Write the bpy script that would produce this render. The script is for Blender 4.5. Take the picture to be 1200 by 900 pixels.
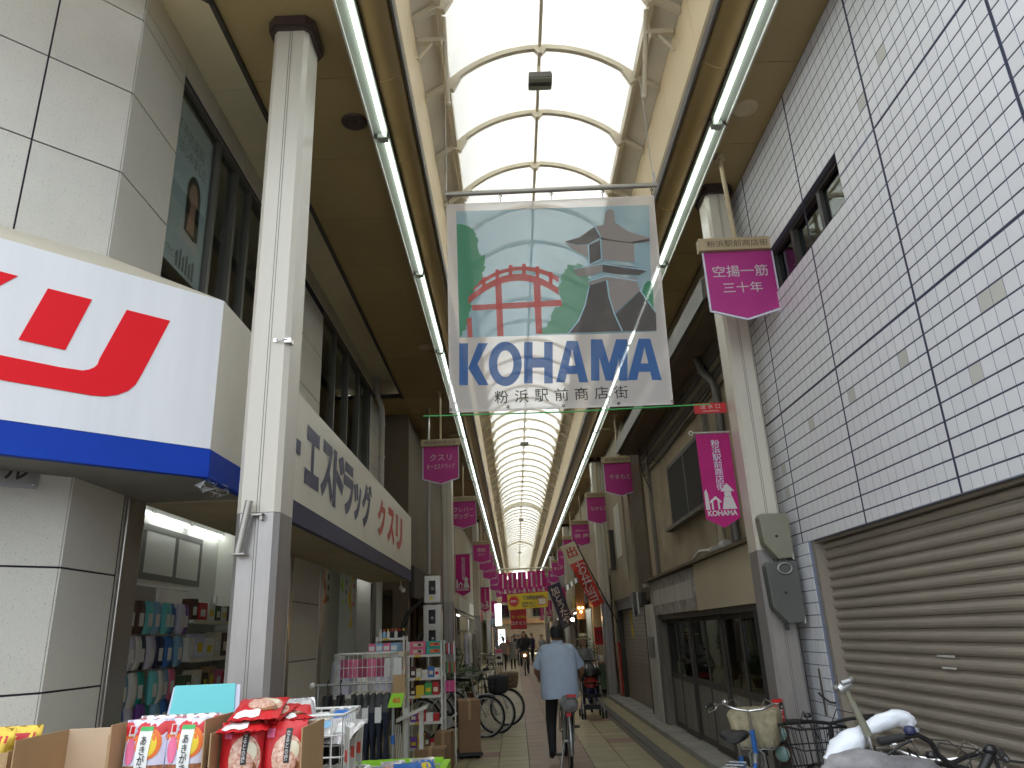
import bpy, bmesh, math, random
from mathutils import Vector, Matrix
rnd = random.Random(7)
SC = bpy.context.scene
COL = SC.collection
for o in list(bpy.data.objects): bpy.data.objects.remove(o)
V = Vector; PI = math.pi; R = math.radians
# ------------------------------------------------------------------ camera
FPX, PIT, ROL, YAW, CH = 856.36, .329485, -.0445634, .0088483, 1.6
_f = V((math.sin(YAW)*math.cos(PIT), math.cos(YAW)*math.cos(PIT), math.sin(PIT)))
_r = V((math.cos(YAW), -math.sin(YAW), 0)); _u = _r.cross(_f)
CR = math.cos(ROL)*_r+math.sin(ROL)*_u; CU = -math.sin(ROL)*_r+math.cos(ROL)*_u
CP = V((0, 0, CH))
cam = bpy.data.cameras.new('camera'); cam.sensor_width = 36; cam.lens = 36*FPX/1200; cam.clip_end = 600; cam.clip_start = .05
co = bpy.data.objects.new('camera', cam); COL.objects.link(co)
co.matrix_world = Matrix(((CR.x, CU.x, -_f.x, CP.x), (CR.y, CU.y, -_f.y, CP.y), (CR.z, CU.z, -_f.z, CP.z), (0, 0, 0, 1)))
SC.camera = co
# ------------------------------------------------------------------ sky, sun, exposure
SUN_EL, SUN_AZ = R(60), R(18)          # a bright, lightly overcast day; sun high above the far end
w = bpy.data.worlds.new('World'); SC.world = w; w.use_nodes = True
nt = w.node_tree; bg = nt.nodes['Background']
sky = nt.nodes.new('ShaderNodeTexSky'); sky.sky_type = 'NISHITA'; sky.sun_disc = False
sky.sun_elevation = SUN_EL; sky.sun_rotation = SUN_AZ; sky.air_density = .6; sky.dust_density = 10.0; sky.ozone_density = .6
hs = nt.nodes.new('ShaderNodeHueSaturation'); hs.inputs['Saturation'].default_value = .3   # thin white overcast
nt.links.new(sky.outputs[0], hs.inputs['Color']); wm = nt.nodes.new('ShaderNodeMix'); wm.data_type = 'RGBA'; wm.blend_type = 'MULTIPLY'; wm.inputs[0].default_value = 1; wm.inputs[7].default_value = (1, 1.05, 1.02, 1)
nt.links.new(hs.outputs[0], wm.inputs[6]); nt.links.new(wm.outputs[2], bg.inputs[0]); bg.inputs[1].default_value = .15
sl = bpy.data.lights.new('sun', 'SUN'); sl.energy = .9; sl.angle = R(14); sl.color = (1, .97, .93)
so = bpy.data.objects.new('sun', sl); COL.objects.link(so)
sd = V((math.sin(SUN_AZ)*math.cos(SUN_EL), math.cos(SUN_AZ)*math.cos(SUN_EL), math.sin(SUN_EL)))
so.rotation_euler = (-sd).to_track_quat('-Z', 'Y').to_euler(); so.location = (0, -10, 30)
SC.view_settings.view_transform = 'Standard'; SC.view_settings.look = 'None'
SC.view_settings.exposure = 3.3; SC.view_settings.gamma = 1; SC.view_settings.use_curve_mapping = False
SC.render.engine = 'CYCLES'; cy = SC.cycles
cy.use_denoising = True; cy.max_bounces = 10; cy.diffuse_bounces = 6; cy.glossy_bounces = 4; cy.transmission_bounces = 6; cy.transparent_max_bounces = 14
cy.caustics_reflective = False; cy.caustics_refractive = False; cy.sample_clamp_indirect = 6; cy.use_light_tree = True
# ------------------------------------------------------------------ helpers
def ray(x, y): return _f+CR*((x-600)/FPX)-CU*((y-450)/FPX)
def atX(x, y, a): d = ray(x, y); return CP+d*(a/d.x)
def atY(x, y, a): d = ray(x, y); return CP+d*(a/d.y)
def atZ(x, y, a): d = ray(x, y); return CP+d*((a-CH)/d.z)
MATS = {}
def mat(name, col=(.5, .5, .5), rough=.6, metal=0., var=0., scale=3., bump=0., bscale=60., spec=.5, rand=0., col2=None, streak=1., emit=None, es=0., thick=None, speck=None, alpha=1.):
    """procedural principled material: world-space noise tint, random per piece, fine bump"""
    m = bpy.data.materials.new(name); m.use_nodes = True; MATS[name] = m
    t = m.node_tree; N = t.nodes; L = t.links; b = N['Principled BSDF']
    b.inputs['Roughness'].default_value = rough; b.inputs['Metallic'].default_value = metal
    b.inputs['Specular IOR Level'].default_value = spec; b.inputs['Base Color'].default_value = (*col, 1)
    g = N.new('ShaderNodeNewGeometry'); cur = None
    if var or col2:
        mp = N.new('ShaderNodeMapping'); mp.inputs['Scale'].default_value = (1, 1, streak); L.new(g.outputs['Position'], mp.inputs[0])
        n = N.new('ShaderNodeTexNoise'); n.inputs['Scale'].default_value = scale; n.inputs['Detail'].default_value = 6; n.inputs['Roughness'].default_value = .65
        L.new(mp.outputs[0], n.inputs['Vector'])
        r = N.new('ShaderNodeValToRGB'); e = r.color_ramp.elements
        c2 = col2 or tuple(c*(1-var) for c in col); c1 = col if col2 else tuple(min(1, c*(1+var*.6)) for c in col)
        e[0].position = .32; e[1].position = .66; e[0].color = (*c2, 1); e[1].color = (*c1, 1)
        L.new(n.outputs['Fac'], r.inputs[0]); cur = r.outputs[0]
    if speck:
        sc_, amt, sc_col = speck
        n = N.new('ShaderNodeTexNoise'); n.inputs['Scale'].default_value = sc_; n.inputs['Detail'].default_value = 2; L.new(g.outputs['Position'], n.inputs['Vector'])
        r = N.new('ShaderNodeValToRGB'); e = r.color_ramp.elements; e[0].position = amt; e[1].position = amt+.05
        e[0].color = (1, 1, 1, 1); e[1].color = (0, 0, 0, 1); L.new(n.outputs['Fac'], r.inputs[0])
        mx = N.new('ShaderNodeMix'); mx.data_type = 'RGBA'; L.new(r.outputs[0], mx.inputs[0])
        mx.inputs[6].default_value = (*sc_col, 1); mx.inputs[7].default_value = (*col, 1)
        if cur: L.new(cur, mx.inputs[7])
        cur = mx.outputs[2]
    if rand:
        oi = N.new('ShaderNodeObjectInfo'); mr = N.new('ShaderNodeMapRange'); mr.inputs[3].default_value = 1-rand; mr.inputs[4].default_value = 1+rand*.5
        L.new(oi.outputs['Random'], mr.inputs[0])
        mx = N.new('ShaderNodeMix'); mx.data_type = 'RGBA'; mx.blend_type = 'MULTIPLY'; mx.inputs[0].default_value = 1
        mx.inputs[6].default_value = (*col, 1)
        if cur: L.new(cur, mx.inputs[6])
        L.new(mr.outputs[0], mx.inputs[7]); cur = mx.outputs[2]
    if cur: L.new(cur, b.inputs['Base Color'])
    if bump:
        n = N.new('ShaderNodeTexNoise'); n.inputs['Scale'].default_value = bscale; n.inputs['Detail'].default_value = 4; L.new(g.outputs['Position'], n.inputs['Vector'])
        bp = N.new('ShaderNodeBump'); bp.inputs['Strength'].default_value = bump; bp.inputs['Distance'].default_value = .01
        L.new(n.outputs['Fac'], bp.inputs['Height']); L.new(bp.outputs[0], b.inputs['Normal'])
    if emit: b.inputs['Emission Color'].default_value = (*emit, 1); b.inputs['Emission Strength'].default_value = es
    if thick is not None or alpha < 1:     # thin cloth: some light passes, some is scattered through
        out = N['Material Output']; tr = N.new('ShaderNodeBsdfTranslucent'); tr.inputs[0].default_value = (*col, 1)
        if cur: L.new(cur, tr.inputs[0])
        m1 = N.new('ShaderNodeMixShader'); m1.inputs[0].default_value = thick or 0; L.new(b.outputs[0], m1.inputs[1]); L.new(tr.outputs[0], m1.inputs[2])
        tp = N.new('ShaderNodeBsdfTransparent'); m2 = N.new('ShaderNodeMixShader'); m2.inputs[0].default_value = 1-alpha
        L.new(m1.outputs[0], m2.inputs[1]); L.new(tp.outputs[0], m2.inputs[2]); L.new(m2.outputs[0], out.inputs[0])
    return m
def glass(name, tint=(.9, .95, .95), refl=.12, through=1.0, rough=.02):
    m = bpy.data.materials.new(name); m.use_nodes = True; MATS[name] = m
    t = m.node_tree; N = t.nodes; L = t.links; N.remove(N['Principled BSDF']); out = N['Material Output']
    tp = N.new('ShaderNodeBsdfTransparent'); tp.inputs[0].default_value = (*[c*through for c in tint], 1)
    gl = N.new('ShaderNodeBsdfGlossy'); gl.inputs['Roughness'].default_value = rough; gl.inputs[0].default_value = (.9, .93, .93, 1)
    lw = N.new('ShaderNodeLayerWeight'); lw.inputs[0].default_value = .35
    ad = N.new('ShaderNodeMath'); ad.operation = 'MULTIPLY_ADD'; ad.inputs[1].default_value = .35; ad.inputs[2].default_value = refl; ad.use_clamp = True
    L.new(lw.outputs['Fresnel'], ad.inputs[0]); mx = N.new('ShaderNodeMixShader'); L.new(ad.outputs[0], mx.inputs[0])
    L.new(tp.outputs[0], mx.inputs[1]); L.new(gl.outputs[0], mx.inputs[2]); L.new(mx.outputs[0], out.inputs[0])
    return m
class MB:
    def __init__(s): s.v = []; s.f = []; s.m = []; s.sm = []
    def add(s, vs, fs, mi=0, smooth=False, M=None):
        b = len(s.v); s.v += [tuple(M @ V(v)) if M else tuple(v) for v in vs]
        s.f += [tuple(b+i for i in f) for f in fs]; s.m += [mi]*len(fs); s.sm += [smooth]*len(fs); return s
    def box(s, a, b, mi=0, M=None):
        x0, x1 = sorted((a[0], b[0])); y0, y1 = sorted((a[1], b[1])); z0, z1 = sorted((a[2], b[2]))
        return s.add([(x0, y0, z0), (x1, y0, z0), (x1, y1, z0), (x0, y1, z0), (x0, y0, z1), (x1, y0, z1), (x1, y1, z1), (x0, y1, z1)],
                     [(0, 3, 2, 1), (4, 5, 6, 7), (0, 1, 5, 4), (1, 2, 6, 5), (2, 3, 7, 6), (3, 0, 4, 7)], mi, False, M)
    def prism(s, poly, h0, h1, M=None, mi=0, smooth=False):      # poly in local xy, extruded in local z
        n = len(poly); vs = [(p[0], p[1], h0) for p in poly]+[(p[0], p[1], h1) for p in poly]
        fs = [tuple(range(n))[::-1], tuple(range(n, 2*n))]+[(i, (i+1) % n, n+(i+1) % n, n+i) for i in range(n)]
        return s.add(vs, fs, mi, smooth, M)
    def face(s, pts, mi=0, M=None): return s.add(pts, [tuple(range(len(pts)))], mi, False, M)
    def tube(s, pts, r, n=8, mi=0, cap=True, closed=False, M=None):
        pts = [V(p) for p in pts]; k = len(pts); rs = r if isinstance(r, (list, tuple)) else [r]*k
        vs = []; fs = []; up = None
        for i, p in enumerate(pts):
            if closed: d = pts[(i+1) % k]-pts[i-1]
            else: d = pts[min(i+1, k-1)]-pts[max(i-1, 0)]
            d = d.normalized() if d.length > 1e-9 else V((0, 0, 1))
            if up is None: up = V((0, 0, 1)) if abs(d.z) < .9 else V((1, 0, 0))
            a = d.cross(up); a = a.normalized() if a.length > 1e-6 else d.orthogonal().normalized(); c = a.cross(d).normalized(); up = c
            for j in range(n): t = 2*PI*j/n; vs.append(p+(a*math.cos(t)+c*math.sin(t))*rs[i])
        for i in range(k if closed else k-1):
            for j in range(n): i2 = (i+1) % k; fs.append((i*n+j, i2*n+j, i2*n+(j+1) % n, i*n+(j+1) % n))
        s.add(vs, fs, mi, True, M)
        if cap and not closed:
            s.add(vs[:n], [tuple(range(n))], mi, False, M); s.add(vs[-n:], [tuple(range(n))[::-1]], mi, False, M)
        return s
    def lathe(s, prof, n=20, M=None, mi=0):                     # prof (r,z)
        vs = [(r*math.cos(2*PI*j/n), r*math.sin(2*PI*j/n), z) for r, z in prof for j in range(n)]
        fs = [(i*n+j, i*n+(j+1) % n, (i+1)*n+(j+1) % n, (i+1)*n+j) for i in range(len(prof)-1) for j in range(n)]
        s.add(vs, fs, mi, True, M)
        if prof[0][0] > 1e-5: s.add(vs[:n], [tuple(range(n))[::-1]], mi, False, M)
        if prof[-1][0] > 1e-5: s.add(vs[-n:], [tuple(range(n))], mi, False, M)
        return s
    def ball(s, c, r, n=12, mi=0, sq=(1, 1, 1), M=None):
        k = n//2; vs = []; c = V(c)
        for i in range(k+1):
            a = PI*i/k
            for j in range(n): t = 2*PI*j/n; vs.append((c.x+r*sq[0]*math.sin(a)*math.cos(t), c.y+r*sq[1]*math.sin(a)*math.sin(t), c.z+r*sq[2]*math.cos(a)))
        return s.add(vs, [(i*n+j, (i+1)*n+j, (i+1)*n+(j+1) % n, i*n+(j+1) % n) for i in range(k) for j in range(n)], mi, True, M)
    def loft(s, rings, mi=0, smooth=True, cap=True, M=None):
        n = len(rings[0]); vs = [p for r in rings for p in r]
        s.add(vs, [(i*n+j, i*n+(j+1) % n, (i+1)*n+(j+1) % n, (i+1)*n+j) for i in range(len(rings)-1) for j in range(n)], mi, smooth, M)
        if cap: s.add(rings[0], [tuple(range(n))[::-1]], mi, False, M); s.add(rings[-1], [tuple(range(n))], mi, False, M)
        return s
    def mesh(s, name, mats):
        me = bpy.data.meshes.new(name); me.from_pydata(s.v, [], s.f)
        for m in (mats if isinstance(mats, (list, tuple)) else [mats]): me.materials.append(MATS[m] if isinstance(m, str) else m)
        me.polygons.foreach_set('material_index', s.m); me.polygons.foreach_set('use_smooth', s.sm); me.update(); return me
    def build(s, name, mats, parent=None, loc=(0, 0, 0), rot=None):
        return link(name, s.mesh(name, mats), parent, loc, rot)
def link(name, me, parent=None, loc=(0, 0, 0), rot=None):
    o = bpy.data.objects.new(name, me); COL.objects.link(o); o.location = loc
    if rot is not None: o.rotation_euler = rot
    if parent is not None: o.parent = parent
    return o
def tag(o, label=None, cat=None, group=None, kind=None):
    if label: o['label'] = label
    if cat: o['category'] = cat
    if group: o['group'] = group
    if kind: o['kind'] = kind
    return o
def thing(name, label, cat, loc=(0, 0, 0), rz=0, group=None):
    o = link(name, None, None, loc, (0, 0, rz)); return tag(o, label, cat, group)
def copy_tree(o, parent=None):
    c = o.copy(); COL.objects.link(c); c.parent = parent
    for ch in o.children: copy_tree(ch, c)
    return c
def bevel(o, w=.004, seg=2):
    m = o.modifiers.new('bevel', 'BEVEL'); m.width = w; m.segments = seg; m.limit_method = 'ANGLE'; return o
def frame(o, xd, up=(0, 0, 1)):
    x = V(xd).normalized(); u = V(up).normalized(); n = x.cross(u).normalized(); u = n.cross(x)
    return Matrix(((x.x, u.x, n.x, o[0]), (x.y, u.y, n.y, o[1]), (x.z, u.z, n.z, o[2]), (0, 0, 0, 1)))
FRONT = (1, 0, 0); LEFTW = (0, 1, 0); RIGHTW = (0, -1, 0); CHAM = (1, 1, 0)
_fid = [0]
def text_mesh(s, h, m, M=None, width=None, bold=0., align='CENTER', line=1.0, shear=0., th=.002):
    """lettering as flat mesh; h = cap height of a full-width glyph, origin at centre, in the plane of M"""
    cu = bpy.data.curves.new('t', 'FONT'); cu.body = s; cu.size = 1; cu.align_x = align; cu.align_y = 'CENTER'
    cu.offset = bold; cu.resolution_u = 3; cu.space_line = line; cu.shear = shear; cu.fill_mode = 'FRONT'
    o = bpy.data.objects.new('t', cu); me = bpy.data.meshes.new_from_object(o)
    bpy.data.objects.remove(o); bpy.data.curves.remove(cu)
    if not me.vertices: return me
    xs = [v.co.x for v in me.vertices]; ys = [v.co.y for v in me.vertices]
    cx = (max(xs)+min(xs))/2 if align == 'CENTER' else min(xs); cyy = (max(ys)+min(ys))/2
    k = h/max(1e-6, max(ys)-min(ys)); kx = width/max(1e-6, max(xs)-min(xs)) if width else k
    for v in me.vertices: v.co = V(((v.co.x-cx)*kx, (v.co.y-cyy)*k, th))
    if M: me.transform(M)
    me.materials.clear(); me.materials.append(MATS[m])
    return me
def letters(name, s, h, m, M, parent, width=None, **k):
    return link(name, text_mesh(s, h, m, M, width, **k), parent)
def homog(src):
    """unit square <- quad src (TL,TR,BR,BL); returns f(x,y)->(u,v), v measured downwards"""
    import numpy as np
    A = []; B = []
    for (x, y), (u, v) in zip(src, ((0, 0), (1, 0), (1, 1), (0, 1))):
        A += [[x, y, 1, 0, 0, 0, -u*x, -u*y], [0, 0, 0, x, y, 1, -v*x, -v*y]]; B += [u, v]
    h = np.linalg.solve(np.array(A, float), np.array(B, float))
    return lambda x, y: ((h[0]*x+h[1]*y+h[2])/(h[6]*x+h[7]*y+1), (h[3]*x+h[4]*y+h[5])/(h[6]*x+h[7]*y+1))
# ------------------------------------------------------------------ materials
mat('asphalt', (.055, .055, .057), .9, var=.3, scale=2, bump=.4, bscale=150)
mat('grout', (.13, .12, .10), .9, var=.2, scale=8)
mat('paver_beige', (.34, .29, .17), .5, var=.16, scale=1.6, rand=.12, bump=.08, bscale=200)
mat('paver_pink', (.27, .18, .135), .5, var=.16, scale=1.6, rand=.12, bump=.08, bscale=200)
mat('paver_red', (.26, .13, .11), .5, var=.16, scale=1.6, rand=.1)
mat('paver_dark', (.10, .095, .09), .55, var=.2, scale=2, rand=.1)
mat('concrete', (.30, .29, .26), .85, var=.22, scale=2.5, bump=.3, bscale=80)
mat('granite', (.66, .635, .57), .55, var=.07, scale=1.2, speck=(150, .635, (.36, .33, .29)), bump=.12, bscale=240, rand=.05)
mat('joint_dark', (.035, .03, .05), .8)
mat('tile_white', (.76, .76, .79), .32, var=.03, scale=.6, rand=.045, spec=.5)
mat('tile_odd', (.55, .54, .50), .4, rand=.06)
mat('tile_grout', (.20, .22, .29), .85, var=.15, scale=5)
mat('tile_gap', (.035, .04, .075), .8)
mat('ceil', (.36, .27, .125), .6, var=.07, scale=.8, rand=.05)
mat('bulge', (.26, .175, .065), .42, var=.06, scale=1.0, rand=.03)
mat('fascia', (.76, .62, .39), .5, var=.05, scale=1, rand=.03)
mat('dark_trim', (.05, .042, .035), .5)
mat('soffit', (.82, .76, .55), .6, var=.05, scale=.8, rand=.03)
mat('steel_paint', (.66, .60, .47), .45, var=.05, scale=2)
mat('gutter', (.72, .66, .56), .6, var=.12, scale=1.5)
mat('col_cream', (.60, .56, .48), .28, var=.05, scale=1.3, streak=.2)
mat('col_steel', (.39, .365, .355), .33, metal=.55, var=.10, scale=9, streak=.25, bump=.05, bscale=90)
mat('stainless', (.50, .48, .45), .28, metal=.9, var=.08, scale=3, streak=.15)
mat('alu', (.45, .45, .43), .35, metal=.8, var=.05)
mat('cap_bronze', (.075, .052, .045), .45, metal=.3, var=.1)
mat('frame_dark', (.045, .042, .038), .45)
mat('frame_grey', (.16, .155, .14), .45, metal=.3)
mat('sign_white', (.80, .81, .83), .35, var=.05, scale=5, streak=.06)
mat('sign_cream', (.72, .69, .60), .4, var=.04, scale=2)
mat('flashing', (.60, .55, .44), .5, var=.06, scale=2)
mat('sign_blue', (.008, .05, .40), .55, var=.1, scale=2, spec=.2)
mat('navy', (.025, .03, .09), .45, var=.2, scale=2)
mat('letter_navy', (.055, .06, .13), .45)
mat('letter_red', (.80, .012, .022), .55, spec=.2)
mat('letter_red2', (.55, .06, .035), .45)
mat('tube_on', (.9, .95, .95), .4, emit=(.93, 1, .95), es=.9)
mat('tube_added', (.9, .95, .95), .4, emit=(.95, 1, 1), es=2.2)
mat('tube_shop', (.9, .95, .95), .4, emit=(.95, 1, 1), es=.75)
mat('white_paint', (.74, .74, .70), .4, var=.04)
mat('white_dirty', (.50, .49, .45), .6, var=.16, scale=3, streak=.3)
mat('fixture', (.27, .30, .26), .4, var=.05)
mat('beige_paint', (.46, .36, .22), .5, var=.08)
mat('beige_bar', (.50, .40, .25), .5, var=.06)
mat('magenta', (.58, .05, .31), .55, var=.06, scale=3, thick=.25)
mat('magenta_flag', (.62, .02, .25), .6, var=.10, scale=4, thick=.35)
mat('cloth_white', (.78, .74, .74), .6, thick=.3)
mat('ink', (.03, .028, .025), .6)
mat('ink_brown', (.06, .045, .03), .6)
mat('pole_metal', (.42, .40, .36), .4, metal=.6, var=.08)
mat('ban_white', (.86, .81, .78), .6, thick=.42, alpha=.68)
mat('ban_sky', (.30, .56, .68), .6, thick=.4, alpha=.55)
mat('ban_green', (.07, .33, .16), .6, thick=.35, alpha=.76)
mat('ban_green2', (.16, .40, .24), .6, thick=.35, alpha=.76)
mat('ban_red', (.70, .13, .11), .6, thick=.35, alpha=.78)
mat('ban_taupe', (.42, .34, .31), .6, thick=.35, alpha=.78)
mat('ban_dark', (.11, .085, .075), .6, thick=.3, alpha=.82)
mat('ban_line', (.50, .74, .84), .6, thick=.35, alpha=.78)
mat('ban_blue', (.02, .13, .40), .6, thick=.3, alpha=.82)
mat('shutter', (.36, .315, .262), .45, metal=.3, var=.10, scale=1.2, streak=.4, rand=.06)
mat('meter_beige', (.22, .215, .16), .45, var=.08)
mat('meter_grey', (.105, .11, .10), .42, var=.1)
mat('cable', (.03, .03, .03), .6)
mat('wall_old', (.40, .335, .235), .9, var=.25, scale=1.3, bump=.3, bscale=60)
mat('wall_brown', (.155, .12, .08), .7, var=.15, scale=2, streak=.2)
mat('wall_tan', (.38, .33, .24), .8, var=.15, scale=1.5, streak=.5)
mat('wall_grey', (.22, .215, .20), .8, var=.18, scale=1.5, streak=.5)
mat('wall_cream', (.42, .38, .30), .8, var=.12, scale=1.4, streak=.5)
mat('wood_dark', (.065, .055, .045), .7, var=.35, scale=6, streak=.1)
mat('wood_grey', (.19, .175, .15), .7, var=.3, scale=6, streak=.12)
mat('wood_brown', (.20, .11, .05), .6, var=.3, scale=5, streak=.15)
mat('board_beige', (.50, .43, .31), .7, var=.08, scale=1.2, streak=.4)
mat('board_peeled', (.46, .44, .43), .7, col2=(.20, .17, .145), scale=5)
mat('interior_white', (.66, .66, .60), .7, var=.03)
mat('interior_dark', (.04, .038, .035), .9)
mat('interior_grey', (.30, .30, .285), .9)
mat('black', (.012, .012, .013), .5, var=.2, scale=20)
mat('black_gloss', (.012, .012, .014), .22)
mat('rubber', (.018, .018, .018), .8)
mat('chrome', (.62, .62, .62), .18, metal=1)
mat('silver', (.45, .46, .46), .35, metal=.7)
mat('red', (.55, .015, .02), .4); mat('red_print', (.62, .03, .02), .4); mat('orange', (.75, .16, .02), .5); mat('yellow', (.75, .55, .02), .5)
mat('pink', (.75, .16, .30), .5); mat('hotpink', (.75, .05, .30), .5); mat('green', (.05, .40, .10), .5); mat('lime', (.35, .75, .03), .5)
mat('teal', (.02, .36, .30), .5); mat('cyan', (.16, .62, .66), .45); mat('blue', (.04, .16, .50), .45); mat('sky_blue', (.25, .48, .70), .5)
mat('lens', (.25, .40, .38), .2)
mat('purple', (.20, .06, .38), .45); mat('lilac', (.66, .64, .78), .5); mat('brown', (.10, .045, .03), .5); mat('cream', (.72, .66, .50), .5)
mat('card', (.42, .27, .14), .8, var=.07, scale=3, bump=.05, bscale=120); mat('card_in', (.56, .42, .29), .8, var=.05, scale=2)
mat('card_dark', (.26, .16, .085), .8, var=.1, scale=3)
mat('film', (.55, .55, .58), .12, alpha=.35); mat('foil', (.70, .68, .68), .18, metal=.4, var=.2, scale=30)
mat('gold', (.62, .42, .06), .28, metal=.5, var=.3, scale=25)
mat('snack', (.78, .58, .46), .4, col2=(.45, .14, .08), scale=75)
mat('snack_brown', (.42, .16, .05), .4, col2=(.12, .05, .04), scale=70)
mat('denim', (.02, .025, .045), .9, var=.3, scale=40)
mat('tweed', (.035, .035, .04), .9, col2=(.16, .16, .16), scale=150)
mat('shirt', (.42, .51, .66), .8, var=.07, scale=6, bump=.25, bscale=14)
mat('skin', (.36, .19, .12), .55, var=.05); mat('skin_pale', (.50, .30, .22), .55)
mat('hair', (.012, .011, .011), .6, bump=.4, bscale=200); mat('hair_brown', (.06, .035, .025), .6)
mat('trousers', (.015, .015, .018), .85); mat('shoe', (.014, .014, .014), .6)
mat('cloth_grey', (.22, .22, .22), .85, var=.15, scale=12); mat('cloth_taupe', (.30, .24, .22), .85, var=.1)
mat('cloth_dark', (.045, .045, .05), .85, var=.2); mat('hat', (.62, .55, .34), .7)
mat('leaf', (.05, .10, .03), .6, var=.4, scale=9); mat('leaf2', (.09, .13, .06), .6, var=.4, scale=9); mat('pot', (.22, .10, .06), .8)
mat('plaid', (.50, .43, .28), .7, col2=(.27, .24, .16), scale=16)
mat('leopard', (.30, .20, .11), .7, col2=(.05, .035, .025), scale=26)
mat('plastic_bag', (.80, .83, .90), .35, var=.06, scale=9, bump=.5, bscale=18)
mat('grey_bag', (.26, .25, .26), .45, var=.3, scale=14, bump=.5, bscale=30)
mat('bulb', (1, .8, .5), .4, emit=(1, .62, .25), es=15); mat('sign_lit', (.9, .95, 1), .4, emit=(.85, .95, 1), es=.8); mat('small_lamp', (1, .6, .3), .4, emit=(1, .5, .2), es=3)
mat('poster_blue', (.60, .74, .77), .4, var=.08, scale=2)
mat('paper', (.78, .78, .76), .6); mat('ink_grey', (.16, .18, .22), .6)
glass('glass', (.96, .98, .98), .05); glass('glass_dark', (.45, .50, .48), .10); glass('glass_clear', (.95, .97, .97), .02)
def skylight_mat():
    m = bpy.data.materials.new('polycarbonate'); m.use_nodes = True; MATS['polycarbonate'] = m
    t = m.node_tree; N = t.nodes; L = t.links; b = N['Principled BSDF']; b.inputs['Base Color'].default_value = (.8, .8, .8, 1); b.inputs['Roughness'].default_value = .35
    g = N.new('ShaderNodeNewGeometry'); n = N.new('ShaderNodeTexNoise'); n.inputs['Scale'].default_value = 1.3; n.inputs['Detail'].default_value = 5; L.new(g.outputs['Position'], n.inputs['Vector'])
    r = N.new('ShaderNodeValToRGB'); r.color_ramp.elements[0].color = (.30, .30, .295, 1); r.color_ramp.elements[1].color = (.36, .36, .355, 1); L.new(n.outputs[0], r.inputs[0])
    tr = N.new('ShaderNodeBsdfTranslucent'); L.new(r.outputs[0], tr.inputs[0])
    tp = N.new('ShaderNodeBsdfTransparent'); tp.inputs[0].default_value = (.9, .92, .92, 1)
    m1 = N.new('ShaderNodeMixShader'); m1.inputs[0].default_value = .78; L.new(b.outputs[0], m1.inputs[1]); L.new(tr.outputs[0], m1.inputs[2])
    m2 = N.new('ShaderNodeMixShader'); m2.inputs[0].default_value = .05; L.new(m1.outputs[0], m2.inputs[1]); L.new(tp.outputs[0], m2.inputs[2]); L.new(m2.outputs[0], N['Material Output'].inputs[0])
skylight_mat()
# ================================================================== ground and floor
XC = .50; CZ = 6.03; YE = 74.0
g = MB(); g.face([(-200, -200, 0), (200, -200, 0), (200, 250, 0), (-200, 250, 0)]); tag(g.build('ground', 'asphalt'), kind='structure')
fl = MB(); fl.box((-2.7, 2.2, .001), (2.62, 90, .006)); FLOOR = tag(fl.build('arcade_floor', 'grout'), kind='structure')
XS = [-2.6+.4*i for i in range(11)]            # paving slabs 0.4 m
pm = {}
for k in ('paver_beige', 'paver_pink', 'paver_red', 'paver_dark'):
    b = MB(); b.add([(-.197, -.197, 0), (.197, -.197, 0), (.197, .197, 0), (-.197, .197, 0), (-.193, -.193, .007), (.193, -.193, .007), (.193, .193, .007), (-.193, .193, .007)],
                    [(4, 5, 6, 7), (0, 1, 5, 4), (1, 2, 6, 5), (2, 3, 7, 6), (3, 0, 4, 7)]); pm[k] = b.mesh('paving_slab', k)
rest = {k: MB() for k in pm}
nslab = 0
for j in range(160):
    y = 2.4+.4*j+.2
    for i in range(11):
        x = -2.5+.4*i
        if x > 1.75: continue
        k = 'paver_beige'
        if i in (7, 8): k = 'paver_pink'
        if abs(x-1.82) < .25 and x > 1.7: k = 'paver_beige'
        if (j % 7 == 3 and i in (10,)) or (j % 7 == 1 and i in (4, 5)): k = 'paver_red'
        if 9.2 < y < 19.5 and x > -1.1 and nslab < 295:
            nslab += 1; link('paving_slab', pm[k], FLOOR, (x, y, .006))
        else:
            b = rest[k]; b.add([(x-.195, y-.195, .013), (x+.195, y-.195, .013), (x+.195, y+.195, .013), (x-.195, y+.195, .013)], [(0, 1, 2, 3)])
for k, b in rest.items():
    if b.v: tag(b.build('paving_slabs', k, FLOOR), kind='stuff')
b = MB()
for j in range(150): b.box((1.80, 2.4+.6*j, .006), (1.93, 2.994+.6*j, .0165))
tag(b.build('border_strip', 'paver_dark', FLOOR), 'dark grey border strip along the right shopfronts')
b = MB()
for j in range(150): b.box((1.94, 2.4+.6*j, .006), (2.2, 2.994+.6*j, .0135))
tag(b.build('edge_slabs', 'paver_beige', FLOOR), 'beige edging slabs beside the dark border')
k_ = MB(); k_.box((2.2, 7.05, .001), (2.62, 70, .09)); bevel(tag(k_.build('kerb', 'concrete'), kind='structure'), .012)
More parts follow.
